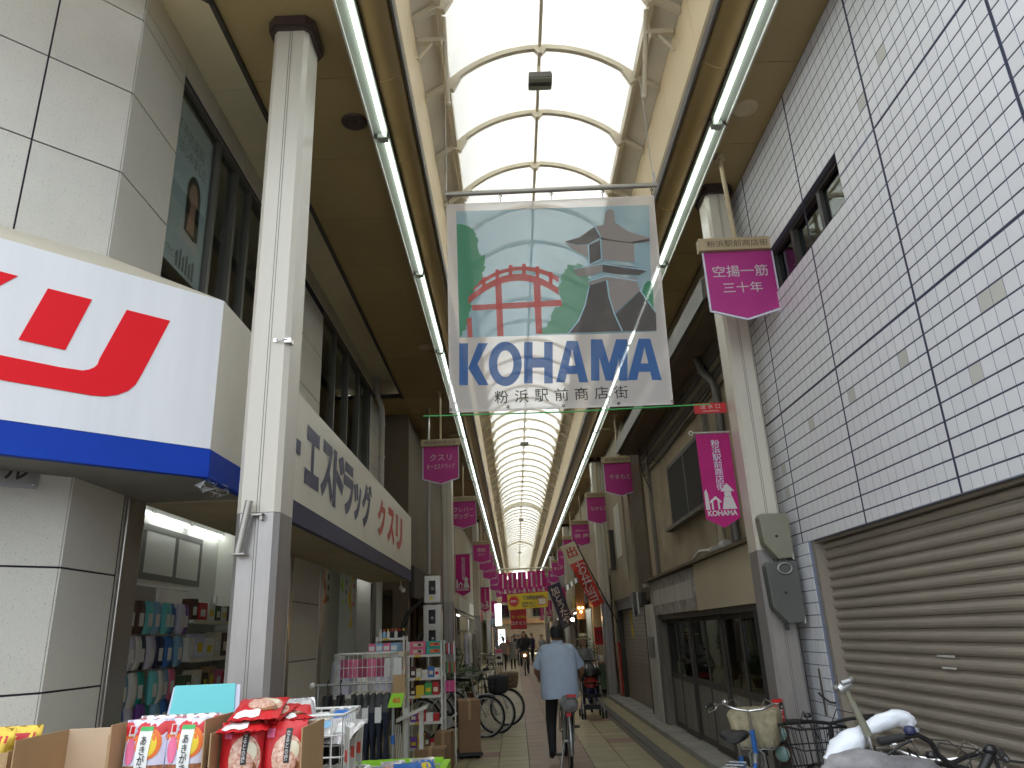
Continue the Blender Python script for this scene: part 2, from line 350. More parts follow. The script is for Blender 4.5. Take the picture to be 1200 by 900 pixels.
# ================================================================== arcade ceiling
def LR(s, d): return XC+s*d
ceil = MB()
ceil.box((-2.0, 2.76, 6.06), (-1.05, YE, 6.12)); ceil.box((2.05, 2.76, 6.06), (2.62, YE, 6.12)); ceil.box((-2.75, 13.52, 6.06), (-2.001, YE, 6.12))
CEIL = tag(ceil.build('arcade_ceiling', 'dark_trim'), kind='structure')
def strip(profile, L, name, m):                 # closed profile (x,z) extruded along y, length L
    b = MB(); b.prism([(p[0], p[1]) for p in profile], 0, L, Matrix(((1, 0, 0, 0), (0, 0, 1, 0), (0, 1, 0, 0), (0, 0, 0, 1)))); return b.mesh(name, m)
PW = 1.08; Y0 = 4.92-2*PW; NB = int((YE-Y0)/PW)
pl = MB(); pl.box((-.43, .004, 0), (.43, PW-.004, .03)); plm = pl.mesh('ceiling_panel', 'ceil')
pr_ = MB(); pr_.box((-.255, .004, 0), (.255, PW-.004, .03)); prm = pr_.mesh('ceiling_panel', 'ceil')
plw = MB(); plw.box((-.37, .004, 0), (.37, PW-.004, .03)); plwm = plw.mesh('ceiling_panel', 'ceil')
def bulge_prof(s):
    outer = [(1.60, 6.06), (1.60, 6.0), (1.45, 5.985)]+[(1.44-.22*math.sin(t), 6.19-.21*math.cos(t)) for t in [PI/2*i/8 for i in range(9)]]
    inner = [(1.235, 6.19), (1.45, 6.01), (1.58, 6.06)]
    return [(XC+s*d, z) for d, z in outer+inner]
def arc_strip(outer, inner, L, name, m):        # curved sheet: smooth faces, flat edges
    b = MB(); n = len(outer)
    for pts in (outer, inner):
        b.add([(x, 0, z) for x, z in pts]+[(x, L, z) for x, z in pts], [(i, i+1, n+i+1, n+i) for i in range(n-1)], 0, True)
    for y in (0, L): b.add([(x, y, z) for x, z in outer]+[(x, y, z) for x, z in inner], [(i, i+1, n+i+1, n+i) for i in range(n-1)])
    for k in (0, -1): (x0, z0), (x1, z1) = outer[k], inner[k]; b.add([(x0, 0, z0), (x1, 0, z1), (x1, L, z1), (x0, L, z0)], [(0, 1, 2, 3)])
    return b.mesh(name, m)
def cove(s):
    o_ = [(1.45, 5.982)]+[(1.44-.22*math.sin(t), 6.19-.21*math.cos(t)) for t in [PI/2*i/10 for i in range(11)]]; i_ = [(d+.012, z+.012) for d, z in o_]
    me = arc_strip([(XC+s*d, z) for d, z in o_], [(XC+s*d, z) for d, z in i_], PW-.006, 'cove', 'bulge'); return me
bm_ = {s: cove(s) for s in (-1, 1)}
for s in (-1, 1):
    b = MB(); b.box((LR(s, 1.46), Y0, 5.992), (LR(s, 1.62), YE, 6.058)); b.build('light_channel', 'dark_trim', CEIL)
fm_ = {s: strip([(XC+s*1.22, 6.198), (XC+s*1.235, 6.198), (XC+s*1.215, 6.84), (XC+s*1.20, 6.84)], PW-.007, 'fascia_panel', 'fascia') for s in (-1, 1)}
for n in range(NB):
    y = Y0+n*PW
    link('ceiling_panel', plm, CEIL, (-1.565, y, CZ)); link('ceiling_panel', prm, CEIL, (2.335, y, CZ))
    if y > 13.4: link('ceiling_panel', plwm, CEIL, (-2.375, y, CZ))
    for s in (-1, 1):
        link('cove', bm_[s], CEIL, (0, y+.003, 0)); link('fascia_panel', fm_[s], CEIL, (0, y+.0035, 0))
b = MB(); b.prism([(-2.0, 4.1), (-3.3, 2.8), (-2.0, 2.8)], 6.031, 6.058); b.build('ceiling_panel', 'ceil', CEIL)
b = MB(); b.box((-2.03, 4.09, 5.995), (-2.0, 13.5, 6.14)); Mt = frame((-2.015, 4.095, 6.0), (-1, -1, 0)); b.box((0, -.005, -.012), (1.8, .14, .012), 0, Mt)
b.build('edge_trim', 'dark_trim', CEIL)
b = MB(); b.box((-3.5, 2.70, 5.98), (2.62, 2.755, 6.3)); b.build('entrance_trim', 'dark_trim', CEIL)
for s in (-1, 1):
    b = MB(); b.box((LR(s, 1.225), Y0, 6.06), (LR(s, 1.245), YE, 6.95)); b.build('joint_backing', 'dark_trim', CEIL)
# round ceiling discs
for i, (x, ys) in enumerate(((-1.265, (5.46, 10.92, 16.4, 21.9)), (2.273, (5.48, 10.95, 16.4, 21.9)))):
    for j, y in enumerate(ys):
        b = MB(); b.lathe([(.115, 0), (.115, -.012), (.095, -.022), (.07, -.02), (.06, -.012), (.02, -.016), (.0, -.022)], 24)
        o = b.build('ceiling_speaker', 'cap_bronze' if i == 0 and j == 0 else 'beige_bar', None, (x, y, CZ))
        tag(o, '%s round %s speaker disc in the %s ceiling, %s' % (('first', 'second', 'third', 'fourth')[j], 'dark' if i == 0 and j == 0 else 'beige', ('left', 'right')[i], ('nearest the camera', 'behind the first light joint', 'farther along', 'farthest seen')[j]), 'ceiling speaker', 'round discs in the arcade ceiling')
# ================================================================== vaulted skylight
SKY = thing('skylight', 'white translucent barrel vault skylight with cream ribs along the arcade', 'skylight')
RH, RW, RZ = .42, .96, 6.985
RR = (RW**2+RH**2)/(2*RH); RA = math.asin(RW/RR)
def arc(r, a): return (XC+r*math.sin(a), RZ+RH-RR+r*math.cos(a))
R0 = 3.11; NR = 70
for s in (0, 1):
    a0, a1 = (-RA, -.012) if s == 0 else (.012, RA)
    me = arc_strip([arc(RR+.02, a0+(a1-a0)*i/10) for i in range(11)], [arc(RR+.028, a0+(a1-a0)*i/10) for i in range(11)], .996, 'pane', 'polycarbonate')
    for n in range(NR-1): link('pane', me, SKY, (0, R0+n+.002, 0))
def rib_mesh(w, d, arms=True):
    b = MB(); N = 20
    pr2 = [arc(RR+.018, -RA+2*RA*i/N) for i in range(N+1)]+[arc(RR-d, RA-2*RA*i/N) for i in range(N+1)]
    MT = Matrix(((1, 0, 0, 0), (0, 0, 1, 0), (0, 1, 0, 0), (0, 0, 0, 1)))
    b.prism(pr2, -w/2, w/2, MT)
    # gusset plates at the crown and the springings
    b.prism([(XC-.09, RZ+RH-.005), (XC-.02, RZ+RH-d-.06), (XC+.02, RZ+RH-d-.06), (XC+.09, RZ+RH-.005)], -w*.62, w*.62, MT)
    if arms:
        for s in (-1, 1):
            poly = [(XC+s*(RW-.13), RZ+.06), (XC+s*(RW-.02), RZ+.03), (XC+s*1.195, 6.84), (XC+s*1.195, 6.78), (XC+s*(RW+.02), RZ-.07), (XC+s*(RW-.05), RZ-.10)]
            b.prism(poly, -w*.55, w*.55, MT)
    return b.mesh('rib', 'steel_paint')
rm = rib_mesh(.05, .035); rmt = rib_mesh(.16, .12)
for n in range(NR): link('rib', rmt if n in (31, 46) else rm, SKY, (0, R0+n, 0))
b = MB(); b.box((XC-.016, R0, RZ+RH-.02), (XC+.016, R0+NR-1, RZ+RH+.03)); b.build('ridge_bar', 'steel_paint', SKY)
for s in (-1, 1):
    b = MB(); b.box((LR(s, .945), R0-.2, RZ-.05), (LR(s, .985), R0+NR-1, RZ+.055)); b.build('edge_beam', 'steel_paint', SKY)
    b = MB(); b.add([(LR(s, .986), R0-.3, 7.045), (LR(s, 1.20), R0-.3, 6.85), (LR(s, 1.20), YE, 6.85), (LR(s, .986), YE, 7.045)], [(0, 1, 2, 3)])
    b.add([(LR(s, .986), R0-.3, 7.055), (LR(s, 1.25), R0-.3, 6.955), (LR(s, 1.25), YE, 6.955), (LR(s, .986), YE, 7.055)], [(0, 1, 2, 3)])
    b.build('gutter_lining', 'gutter', SKY)
b = MB(); b.box((-.8, R0-.31, 6.0), (1.8, R0-.26, 6.02)); 
# lamps hung under the ridge
for i, y in enumerate((6.34, 22.1, 38.1, 54.1)):
    t = thing('ridge_lamp', '%s flat box lamp hung under the skylight ridge' % ('nearest grey', 'second dark', 'third small', 'farthest tiny')[i], 'lamp', (XC, y, 7.14), 0, 'lamps under the skylight ridge')
    b = MB(); b.box((-.125, -.10, 0), (.125, .10, .05)); b.box((-.12, -.095, .05), (.12, .095, .075)); bevel(b.build('housing', 'frame_grey', t), .006)
    b = MB(); b.box((-.115, -.09, -.012), (.115, -.03, -.001)); b.box((-.115, .03, -.012), (.115, .09, -.001)); b.build('louvre', 'fixture', t)
    b = MB(); b.box((-.115, -.028, -.010), (.115, .028, -.001)); b.build('lamp_slot', 'frame_dark', t)
    b = MB(); b.tube([(0, 0, .075), (0, 0, .22)], .012); b.build('stem', 'steel_paint', t)
# ================================================================== fluorescent strips
J0 = 5.58-2.67
for s, nm, n1 in ((-1, 'left', 25), (1, 'right', 23)):
    T = thing('light_strip', '%s row of lit fluorescent tubes running the length of the arcade' % nm, 'light strip', (LR(s, 1.52), 0, 5.93))
    hb = MB(); hb.box((-.05, .03, 0), (.095, 2.645, .05)) if s > 0 else hb.box((-.095, .03, 0), (.05, 2.645, .05)); hm = hb.mesh('housing', 'fixture')
    lb = MB(); x0 = .088*s; lb.box((x0-.008, .03, -.028), (x0+.008, 2.645, -.002)); lm = lb.mesh('rail', 'white_dirty')
    tb = MB(); tb.tube([(-.02*s, .06, -.022), (-.02*s, 2.61, -.022)], .015, 10); tm = tb.mesh('tube', 'tube_on')
    sb = MB(); sb.box((-.045, 2.63, -.045), (.04, 2.71, .0)); sm = sb.mesh('socket', 'fixture')
    for n in range(n1):
        y = J0+2.67*n-.03
        for nn, me in (('housing', hm), ('rail', lm), ('tube', tm), ('socket', sm)): link(nn, me, T, (0, y, 0))
# ================================================================== columns
def octagon(w, d, c): return [(-w+c, -d), (w-c, -d), (w, -d+c), (w, d-c), (w-c, d), (-w+c, d), (-w, d-c), (-w, -d+c)]
def column(x, y, label, split=2.34):
    t = thing('arcade_column', label, 'column', (x, y, 0), 0, 'columns carrying the arcade roof')
    W, D = .128, .15
    b = MB(); b.prism(octagon(W, D, .03), split, 5.99); b.build('upper_shaft', 'col_cream', t)
    b = MB(); b.prism(octagon(W, D, .03), .01, split-.003); b.build('lower_shaft', 'col_steel', t)
    b = MB(); b.prism(octagon(W+.045, D+.045, .06), 5.95, 6.029); b.prism(octagon(W+.03, D+.03, .05), 5.925, 5.951); b.build('capital', 'cap_bronze', t)
    b = MB()
    for xx in (-.004, .012): b.box((xx-.0018, -D-.0015, .05), (xx+.0018, -D+.004, 5.92))
    b.build('seam', 'frame_grey', t)
    b = MB(); b.prism(octagon(W+.03, D+.03, .04), .002, .03); b.build('base_plate', 'stainless', t)
    return t
colx = {-1: -1.493, 1: 2.325}
COLS = []
names = {-1: ['nearest tall cream column with steel foot beside the blue striped sign', 'second left cream column beside the steel meter cabinets', 'third left column behind the hanging pink signs', 'fourth left column far down the arcade', 'fifth left column near the far end'],
         1: ['tall cream column with meter boxes beside the white tiled wall', 'second right column beyond the brown shutter', 'third right column behind the food stall lamp', 'fourth right column far down the arcade', 'fifth right column near the far end']}
for s, ya in ((-1, (4.45, 17.15, 29.85, 42.5, 55.2)), (1, (6.85, 19.6, 32.3, 45, 57.7))):
    for i, y in enumerate(ya): COLS.append(column(colx[s], y, names[s][i], 2.34 if s < 0 else 2.22))
c0 = COLS[0]
b = MB(); b.tube([(-.03, -.205, 2.40), (-.075, -.205, 2.10)], .022, 12); b.build('flag_holder', 'pole_metal', c0)
b = MB(); b.box((-.02, -.20, 2.315), (.045, -.151, 2.325)); b.box((.03, -.19, 2.29), (.045, -.151, 2.33)); b.box((-.105, -.23, 2.092), (-.03, -.151, 2.10)); b.build('bracket', 'pole_metal', c0)
b = MB(); b.box((.03, -.158, 3.415), (.052, -.151, 3.44)); b.tube([(.05, -.16, 3.43), (.075, -.175, 3.415), (.095, -.165, 3.43), (.13, -.155, 3.43)], .005, 6); b.box((.10, -.16, 3.41), (.142, -.10, 3.44)); b.build('hook', 'chrome', c0)
# ================================================================== drugstore on the left corner
DS = thing('drugstore_building', 'corner shop building of speckled pale stone panels with big upper windows', 'building', (-2.6, 4.3, 0))
def P(b, name, m, parent=DS):                  # parts are modelled in world coordinates
    o = b.build(name, m, parent)
    if parent is not None:
        pw = V((0, 0, 0)); q = parent
        while q is not None: pw += q.location; q = q.parent
        o.location = -pw
    return o
wall = MB()
wall.box((-2.85, 4.72, 2.86), (-2.622, 14.6, 4.0)); wall.box((-2.85, 4.6, 6.2), (-2.622, 14.6, 9)); wall.box((-2.85, 4.5, 4.0), (-2.622, 5.0, 6.2)); wall.box((-2.85, 8.35, 4.0), (-2.622, 9.72, 6.2)); wall.box((-2.85, 13.3, 4.0), (-2.622, 14.6, 6.2))
wall.box((-2.85, 4.5, 0), (-2.622, 4.93, 2.86)); wall.box((-2.85, 8.88, 0), (-2.622, 10.12, 2.86)); wall.box((-2.85, 13.9, 0), (-2.622, 14.6, 2.86))
Mc = frame((-2.6, 4.3, 0), CHAM); wall.box((-4.2, 0, -.25), (.0, 9, -.024), 0, Mc)
wall.box((-9, 1.4, 8.6), (-2.85, 14.6, 9)); wall.box((-9, 14.4, 0), (-2.85, 14.6, 9)); wall.box((-9, 1.5, 0), (-8.8, 14.6, 8.6))
P(wall, 'wall', 'concrete')
jb = MB(); jb.box((-4.2, .0, -.024), (-.0, 8.9, -.014), 0, Mc); jb.box((-2.622, 4.32, .0), (-2.612, 4.93, 9)); jb.box((-2.622, 8.88, 0), (-2.612, 10.12, 2.62)); jb.box((-2.622, 8.35, 3.9), (-2.612, 9.72, 6.2)); jb.box((-2.622, 4.93, 6.2), (-2.612, 14.6, 8.9)); jb.box((-2.622, 13.3, 3.9), (-2.612, 14.6, 6.2))
P(jb, 'joint_filler', 'joint_dark')
zs = [.07+.667*i for i in range(14)]
def slab(b, M, x0, x1, z0, z1, g_=.006, t0=-.012, t1=0.): b.box((x0+g_, z0+g_, t0), (x1-g_, z1-g_, t1), 0, M)
for i in range(len(zs)-1):
    for s0, s1 in ((0, .537), (.537, 1.62), (1.62, 2.7), (2.7, 3.8)):
        if zs[i] > 6.2: continue
        b = MB(); slab(b, Mc, -s1, -s0 if s0 else -.006, zs[i], zs[i+1]); P(b, 'stone_panel', 'granite')
    Ml = frame((-2.6, 0, 0), LEFTW)
    if 3.9 < zs[i] < 6.1 or zs[i] < 2.5:
        y1 = 5.0 if zs[i] > 3 else 4.9
        b = MB(); slab(b, Ml, 4.294, y1, zs[i], min(zs[i+1], 6.2 if zs[i] > 3 else 9)); P(b, 'stone_panel', 'granite')
    if zs[i] < 2.5: b = MB(); slab(b, Ml, 8.9, 10.1, zs[i], zs[i+1]); P(b, 'stone_panel', 'granite')
    if 3.9 < zs[i] < 6.0:
        for a, c in ((8.4, 9.7), (13.34, 14.5)): b = MB(); slab(b, Ml, a, c, zs[i], min(zs[i+1], 6.2)); P(b, 'stone_panel', 'granite')
for n in range(14):
    y = 4.30+.70*n
    b = MB(); slab(b, frame((-2.6, 0, 0), LEFTW), y, y+.70, 6.2, 6.45, .005); P(b, 'stone_panel', 'granite')
# soffit between the wall and the arcade ceiling
for n in range(10):
    y = 4.4+PW*n; b = MB(); b.box((-2.62, y+.003 if n else 3.9, 6.452), (-1.88, min(y+PW-.003, 14.5), 6.475)); P(b, 'soffit_panel', 'soffit')
b = MB(); b.prism([(-2.62, 4.29), (-2.0, 3.895), (-2.62, 3.3), (-4.2, 1.7), (-4.8, 2.1)], 6.452, 6.475); P(b, 'soffit_panel', 'soffit')
b = MB(); b.box((-1.90, 3.9, 6.125), (-1.87, 14.5, 6.451)); P(b, 'sky_leak_stop', 'soffit')  # unseen strip added to stop sky light leaking over the ceiling edge
b = MB(); b.box((-2.62, 3.9, 6.48), (-1.88, 14.5, 6.52)); b.prism([(-2.62, 4.29), (-2.0, 3.895), (-2.62, 3.3), (-4.2, 1.7), (-4.8, 2.1)], 6.48, 6.52); P(b, 'soffit_light_stop', 'dark_trim')  # unseen sheet added to stop sky light at the soffit gaps
# stainless door jambs
for a, c in ((4.965, 5.2), (10.13, 10.32), (13.72, 13.9), (8.74, 8.87)):
    b = MB(); b.box((-2.86, a, .0), (-2.597, c, 2.86)); bevel(P(b, 'door_jamb', 'stainless'), .006)
b = MB(); b.box((-2.86, 4.91, .0), (-2.615, 4.96, 2.62)); P(b, 'stone_return', 'granite')
for a, c in ((5.2, 8.74), (10.32, 13.72)): b = MB(); b.box((-2.86, a, 2.80), (-2.63, c, 2.86)); P(b, 'door_head', 'stainless')
# upper windows
def window(parent, X, y0, y1, z0, z1, muls, face=1, dep=.09, fr='frame_grey', gl='glass', fw=.05, back=True, backm='interior_grey', bd=1.2):
    """window in a wall of constant x; face=+1 looks to +x"""
    f = MB(); s = face; xi = X-s*dep
    def fb(a, c, z_0, z_1): f.box((X-s*.012, a, z_0), (xi, c, z_1))
    fb(y0, y1, z1-fw, z1); fb(y0, y1, z0, z0+fw); fb(y0, y0+fw, z0+fw, z1-fw); fb(y1-fw, y1, z0+fw, z1-fw)
    for m_ in muls: fb(m_-fw*.6, m_+fw*.6, z0+fw, z1-fw)
    wn = P(f, 'window', fr, parent)
    ed = [y0+fw]+[q for m_ in muls for q in (m_-fw*.6, m_+fw*.6)]+[y1-fw]
    for i in range(0, len(ed), 2):
        g2 = MB(); xg = X-s*(.045+.015*((i//2) % 2)); g2.box((xg, ed[i], z0+fw), (xg-s*.006, ed[i+1], z1-fw)); pn = P(g2, 'pane', gl, wn)
    if back:
        k2 = MB(); xb = X-s*bd; x2 = X-s*(dep+.001)
        k2.add([(xb, y0-.3, z0-.1), (xb, y1+.3, z0-.1), (xb, y1+.3, z1+.1), (xb, y0-.3, z1+.1)], [(0, 1, 2, 3)]); k2.add([(xb, y0-.3, z1+.1), (xb, y1+.3, z1+.1), (x2, y1+.3, z1+.1), (x2, y0-.3, z1+.1)], [(0, 1, 2, 3)])
        k2.add([(xb, y0-.3, z0-.1), (xb, y1+.3, z0-.1), (x2, y1+.3, z0-.1), (x2, y0-.3, z0-.1)], [(0, 1, 2, 3)])
        for yy in (y0-.3, y1+.3): k2.add([(xb, yy, z0-.1), (x2, yy, z0-.1), (x2, yy, z1+.1), (xb, yy, z1+.1)], [(0, 1, 2, 3)])
        P(k2, 'room_behind', backm, parent)
    return wn
window(DS, -2.612, 5.0, 8.35, 3.9, 6.2, (5.86, 6.32, 6.7, 7.5), 1, .12, 'frame_grey', 'glass', .045, True, 'interior_grey', 1.6)
window(DS, -2.612, 9.72, 13.3, 3.9, 6.2, (10.6, 11.5, 12.4), 1, .12, 'frame_grey', 'glass', .045, True, 'interior_dark', 1.4)
# poster behind the first upstairs pane
T = thing('window_poster', 'pale blue clinic poster with a long haired woman behind the upstairs window', 'poster', (-2.70, 5.42, 4.2))
b = MB(); b.box((-2.675, 5.06, 4.55), (-2.670, 5.80, 6.08)); P(b, 'sheet', 'poster_blue', T)
Mp = frame((-2.70, 5.43, 5.2), LEFTW)
def part_text(T, name, s, h, m, M, width=None, **k):
    me = text_mesh(s, h, m, M, width, **k); o = link(name, me, T); o.location = -T.location; return o
part_text(T, 'lettering', '「予防歯科', .15, 'ink_grey', frame((-2.67, 5.40, 5.82), LEFTW), .50)
part_text(T, 'lettering', 'はじめました', .12, 'ink_grey', frame((-2.67, 5.45, 5.66), LEFTW), .55)
part_text(T, 'lettering', 'アピカ', .07, 'ink_grey', frame((-2.67, 5.25, 4.66), LEFTW), .2)
b = MB(); Mq = frame((-2.6695, 5.53, 5.30), LEFTW)
def ell(cx, cy_, rx, ry, n=24, a0=0, a1=2*PI): return [(cx+rx*math.cos(a0+(a1-a0)*i/n), cy_+ry*math.sin(a0+(a1-a0)*i/n)) for i in range(n)]
b.prism(ell(0, .05, .13, .19)+[], 0, .001, Mq); b.prism([(-.13, .05), (.13, .05), (.15, -.34), (.06, -.36), (-.12, -.34)], 0, .0012, Mq); P(b, 'hair_print', 'hair', T)
b = MB(); b.prism(ell(0, .04, .085, .125), .0016, .0022, Mq); b.prism([(-.04, -.06), (.05, -.06), (.07, -.32), (-.08, -.32)], .0014, .002, Mq); P(b, 'face_print', 'skin_pale', T)
b = MB(); b.prism([(-.22, -.45), (-.17, -.27), (-.08, -.22), (.09, -.22), (.2, -.45)], .0003, .0008, Mq); P(b, 'blouse_print', 'paper', T)
b = MB()
for i in range(6): b.box((-.2+.06*i, -.72, 0), (-.165+.06*i, -.58+.04*(i % 2), .001), 0, Mq)
P(b, 'figure_print', 'ink_grey', T)
# ground floor room
rm_ = MB()
rm_.box((-4.05, 4.4, 0), (-4.0, 10.15, 3.25)); rm_.box((-4.0, 10.10, 0), (-2.86, 10.15, 3.25)); P(rm_, 'room_wall', 'interior_white')
b = MB(); b.box((-4.05, 4.2, 3.2), (-2.86, 10.15, 3.26)); P(b, 'room_ceiling', 'interior_white')
b = MB(); b.box((-4.05, 4.2, .0), (-2.6, 10.15, .02)); b.box((-3.3, 10.15, 0), (-2.6, 14.4, .02)); P(b, 'room_floor', 'concrete')
b = MB(); b.box((-3.35, 10.15, 0), (-3.3, 14.4, 3.2)); b.box((-3.3, 14.3, 0), (-2.86, 14.4, 3.2)); P(b, 'room_wall', 'interior_white')
b = MB(); b.box((-3.35, 10.15, 3.0), (-2.86, 14.4, 3.06)); P(b, 'room_ceiling', 'interior_white')
wn = window(DS, -3.985, 7.3, 9.58, 2.33, 2.92, (8.05, 8.85), 1, .06, 'frame_grey', 'glass', .07, True, 'sign_white', .35)  # white backing painted in place of bright sky behind these panes
window(DS, -3.285, 11.1, 12.4, 2.05, 2.75, (11.75,), 1, .06, 'frame_grey', 'glass_dark', .06, True, 'interior_grey', .3)
T = thing('shop_light', 'added unseen fluorescent light brightening the room behind the second drugstore doorway', 'light', (-3.0, 12, 2.96))
b = MB(); b.box((-3.05, 11.2, 2.96), (-2.95, 12.6, 2.999)); P(b, 'housing', 'white_paint', T); b = MB(); b.tube([(-3.0, 11.25, 2.935), (-3.0, 12.55, 2.935)], .02, 10); P(b, 'tube', 'tube_added', T)  # ceiling tube added to brighten this room and its streamers
T = thing('shop_light', 'twin fluorescent lights on the wall inside the drugstore doorway', 'light', (-3.93, 8.2, 3.03))
for a, c in ((7.3, 8.0), (8.1, 8.97), (9.12, 10.05)):
    b = MB(); b.box((-4.0, a-.03, 3.03), (-3.93, c+.03, 3.09)); P(b, 'housing', 'white_paint', T)
    b = MB(); b.tube([(-3.93, a, 3.0), (-3.93, c, 3.0)], .022, 10); P(b, 'tube', 'tube_shop', T)
# ---------------- wrap-round sign
SB, ST = 2.585, 3.775
CS = thing('corner_shop_sign', 'large white corner sign box with red letters and deep blue bottom stripe', 'shop sign', (-1.85, 4.41, SB))
Ms = frame((-1.85, 4.41, 0), CHAM)
b = MB(); b.box((-4.0, 2.765, -.05), (0, ST, 0), 0, Ms); P(b, 'panel', 'sign_white', CS)
b = MB(); b.box((-1.90, 4.412, 2.765), (-1.85, 5.19, ST)); P(b, 'side_panel', 'sign_cream', CS)
b = MB(); b.box((-4.0, SB, -.05), (.001, 2.76, .006), 0, Ms); b.box((-1.90, 4.414, SB), (-1.844, 5.19, 2.76)); P(b, 'stripe', 'sign_blue', CS)
b = MB(); b.add([tuple(Ms @ V((-4, ST, 0))), (-1.85, 4.41, ST), (-2.6, 4.3, 4.08), tuple(Mc @ V((-4, 4.08, 0)))], [(0, 1, 2, 3)])
b.add([(-1.85, 4.41, ST), (-1.85, 5.19, ST), (-2.6, 5.19, 3.9), (-2.6, 4.3, 4.08)], [(0, 1, 2, 3)]); P(b, 'flashing', 'flashing', CS)
b = MB(); b.add([tuple(Ms @ V((-4, SB+.01, -.05))), (-1.9, 4.43, SB+.01), (-1.9, 5.19, SB+.01), (-2.6, 5.19, SB+.01), (-2.6, 4.3, SB+.01), tuple(Mc @ V((-4, SB+.01, 0)))], [(0, 1, 2, 3, 4, 5)]); P(b, 'underside', 'wall_grey', CS)
q2 = math.sqrt(2)
def S(x): return (x+1.85)*q2
def redpoly(pts, name='red_letter'):
    b = MB(); b.prism([(S(x), z) for x, z in pts], .001, .004, Ms); return P(b, name, 'letter_red', CS)
redpoly([(-2.555, 3.555), (-2.62, 3.22), (-2.46, 3.205), (-2.395, 3.555)][::-1] if 0 else [(-2.62, 3.215), (-2.46, 3.21), (-2.395, 3.55), (-2.555, 3.55)])
ri = [(-2.26, 3.54), (-2.335, 3.20)]+[(-2.42+.085*math.cos(t), 3.19+.085*math.sin(t)-.0) for t in (-.3, -.6, -.9, -1.2)]+[(-2.47, 3.105), (-2.72, 3.11), (-2.75, 2.975)]+[(-2.345, 2.975)]+[(-2.345+.17*math.sin(t), 3.15-.175*math.cos(t)) for t in (.3, .6, .9, 1.2)]+[(-2.165, 3.17), (-2.08, 3.54)]
redpoly(ri)
redpoly([(-3.25, 3.58), (-3.25, 3.46), (-2.90, 3.46), (-3.06, 3.22), (-3.30, 3.07), (-3.28, 2.95), (-3.04, 3.06), (-2.94, 3.15), (-2.88, 2.97), (-2.80, 2.97), (-2.88, 3.22), (-2.66, 3.578)])
redpoly([(-3.9, 3.5), (-3.74, 3.72), (-3.62, 3.72), (-3.64, 3.62), (-3.36, 3.62), (-3.36, 3.5), (-3.5, 3.15), (-3.75, 2.93), (-3.82, 3.03), (-3.6, 3.2), (-3.52, 3.5), (-3.72, 3.5), (-3.8, 3.4)])
# torn clear wrap under the corner
b = MB(); rw = random.Random(3)
for i in range(26):
    p = V((-1.86+rw.uniform(-.05, .03), 4.42+rw.uniform(-.02, .28), 2.585-rw.uniform(0, .07))); q = [p+V((rw.uniform(-.04, .04), rw.uniform(-.05, .05), rw.uniform(-.03, .03))) for _ in range(3)]; b.add(q, [(0, 1, 2)])
P(b, 'torn_wrap', 'film', CS)
AS = thing('arcade_shop_sign', 'long white sign band with navy and orange katakana and blue underside stripe', 'shop sign', (-1.85, 9.4, SB))
for a, c in ((5.195, 7.25), (7.254, 9.35), (9.354, 11.45), (11.454, 13.55)):
    b = MB(); b.box((-1.90, a, 2.765), (-1.85, c, ST-.065)); P(b, 'panel', 'sign_cream', AS)
b = MB(); b.box((-1.90, 5.195, SB-.01), (-1.846, 13.552, 2.76)); P(b, 'stripe', 'navy', AS)
b = MB(); b.box((-2.6, 5.195, SB-.004), (-1.901, 13.55, SB+.02)); b.box((-2.6, 13.52, SB+.021), (-1.901, 13.55, ST)); b.box((-2.6, 5.195, ST-.1), (-1.901, 13.52, ST-.066)); P(b, 'underside', 'wall_tan', AS)
Ma = frame((-1.85, 0, 0), LEFTW)
def ltr(ch, y, zc, w, h, m='letter_navy', bold=.05, name='letter'):
    me = text_mesh(ch, h, m, frame((-1.85, y, zc), LEFTW), w, bold=bold, shear=0.0, th=.004); o = link(name, me, AS); o.location = -AS.location
ltr('オ', 5.45, 3.24, .42, .58)
b = MB(); b.box((-1.846, 5.85, 3.17), (-1.845, 6.32, 3.30)); P(b, 'letter', 'letter_navy', AS)
for ch, xa, xb, yc, h_, m_ in (('エ', 354.5, 376, 545, .56, 0), ('ス', 373.5, 392, 556, .60, 0), ('ド', 387.5, 405, 567, .62, 0), ('ラ', 400.5, 415.5, 577, .60, 0), ('ッ', 412.5, 424, 590, .46, 0), ('グ', 422, 436.5, 597, .60, 0), ('ク', 441, 452.5, 611, .54, 1), ('ス', 452.5, 463, 622, .54, 1), ('リ', 462.5, 472, 632, .54, 1)):
    pa, pb = atX(xa, yc, -1.85), atX(xb, yc, -1.85); ltr(ch, (pa.y+pb.y)/2, 3.24-(.06 if ch == 'ッ' else 0), (pb.y-pa.y)*.80, h_, 'letter_red2' if m_ else 'letter_navy')
# steel plate with a brushed kana under the sign
T = thing('name_plate', 'brushed steel name plate with a black kana on the corner wall', 'plate', tuple(Mc @ V((-.6, 2.5, 0))))
b = MB(); b.box((-1.1, 2.505, .001), (-.18, 2.72, .008), 0, Mc); P(b, 'plate', 'stainless', T)
part_text(T, 'lettering', 'クリニックビル', .13, 'ink', Mc @ Matrix.Translation((-.66, 2.605, .008)), .84, bold=.02)
b = MB(); b.lathe([(.008, 0), (.006, .006), (0, .007)], 10, Mc @ Matrix.Translation((-.205, 2.53, .008))); P(b, 'bolt', 'chrome', T)
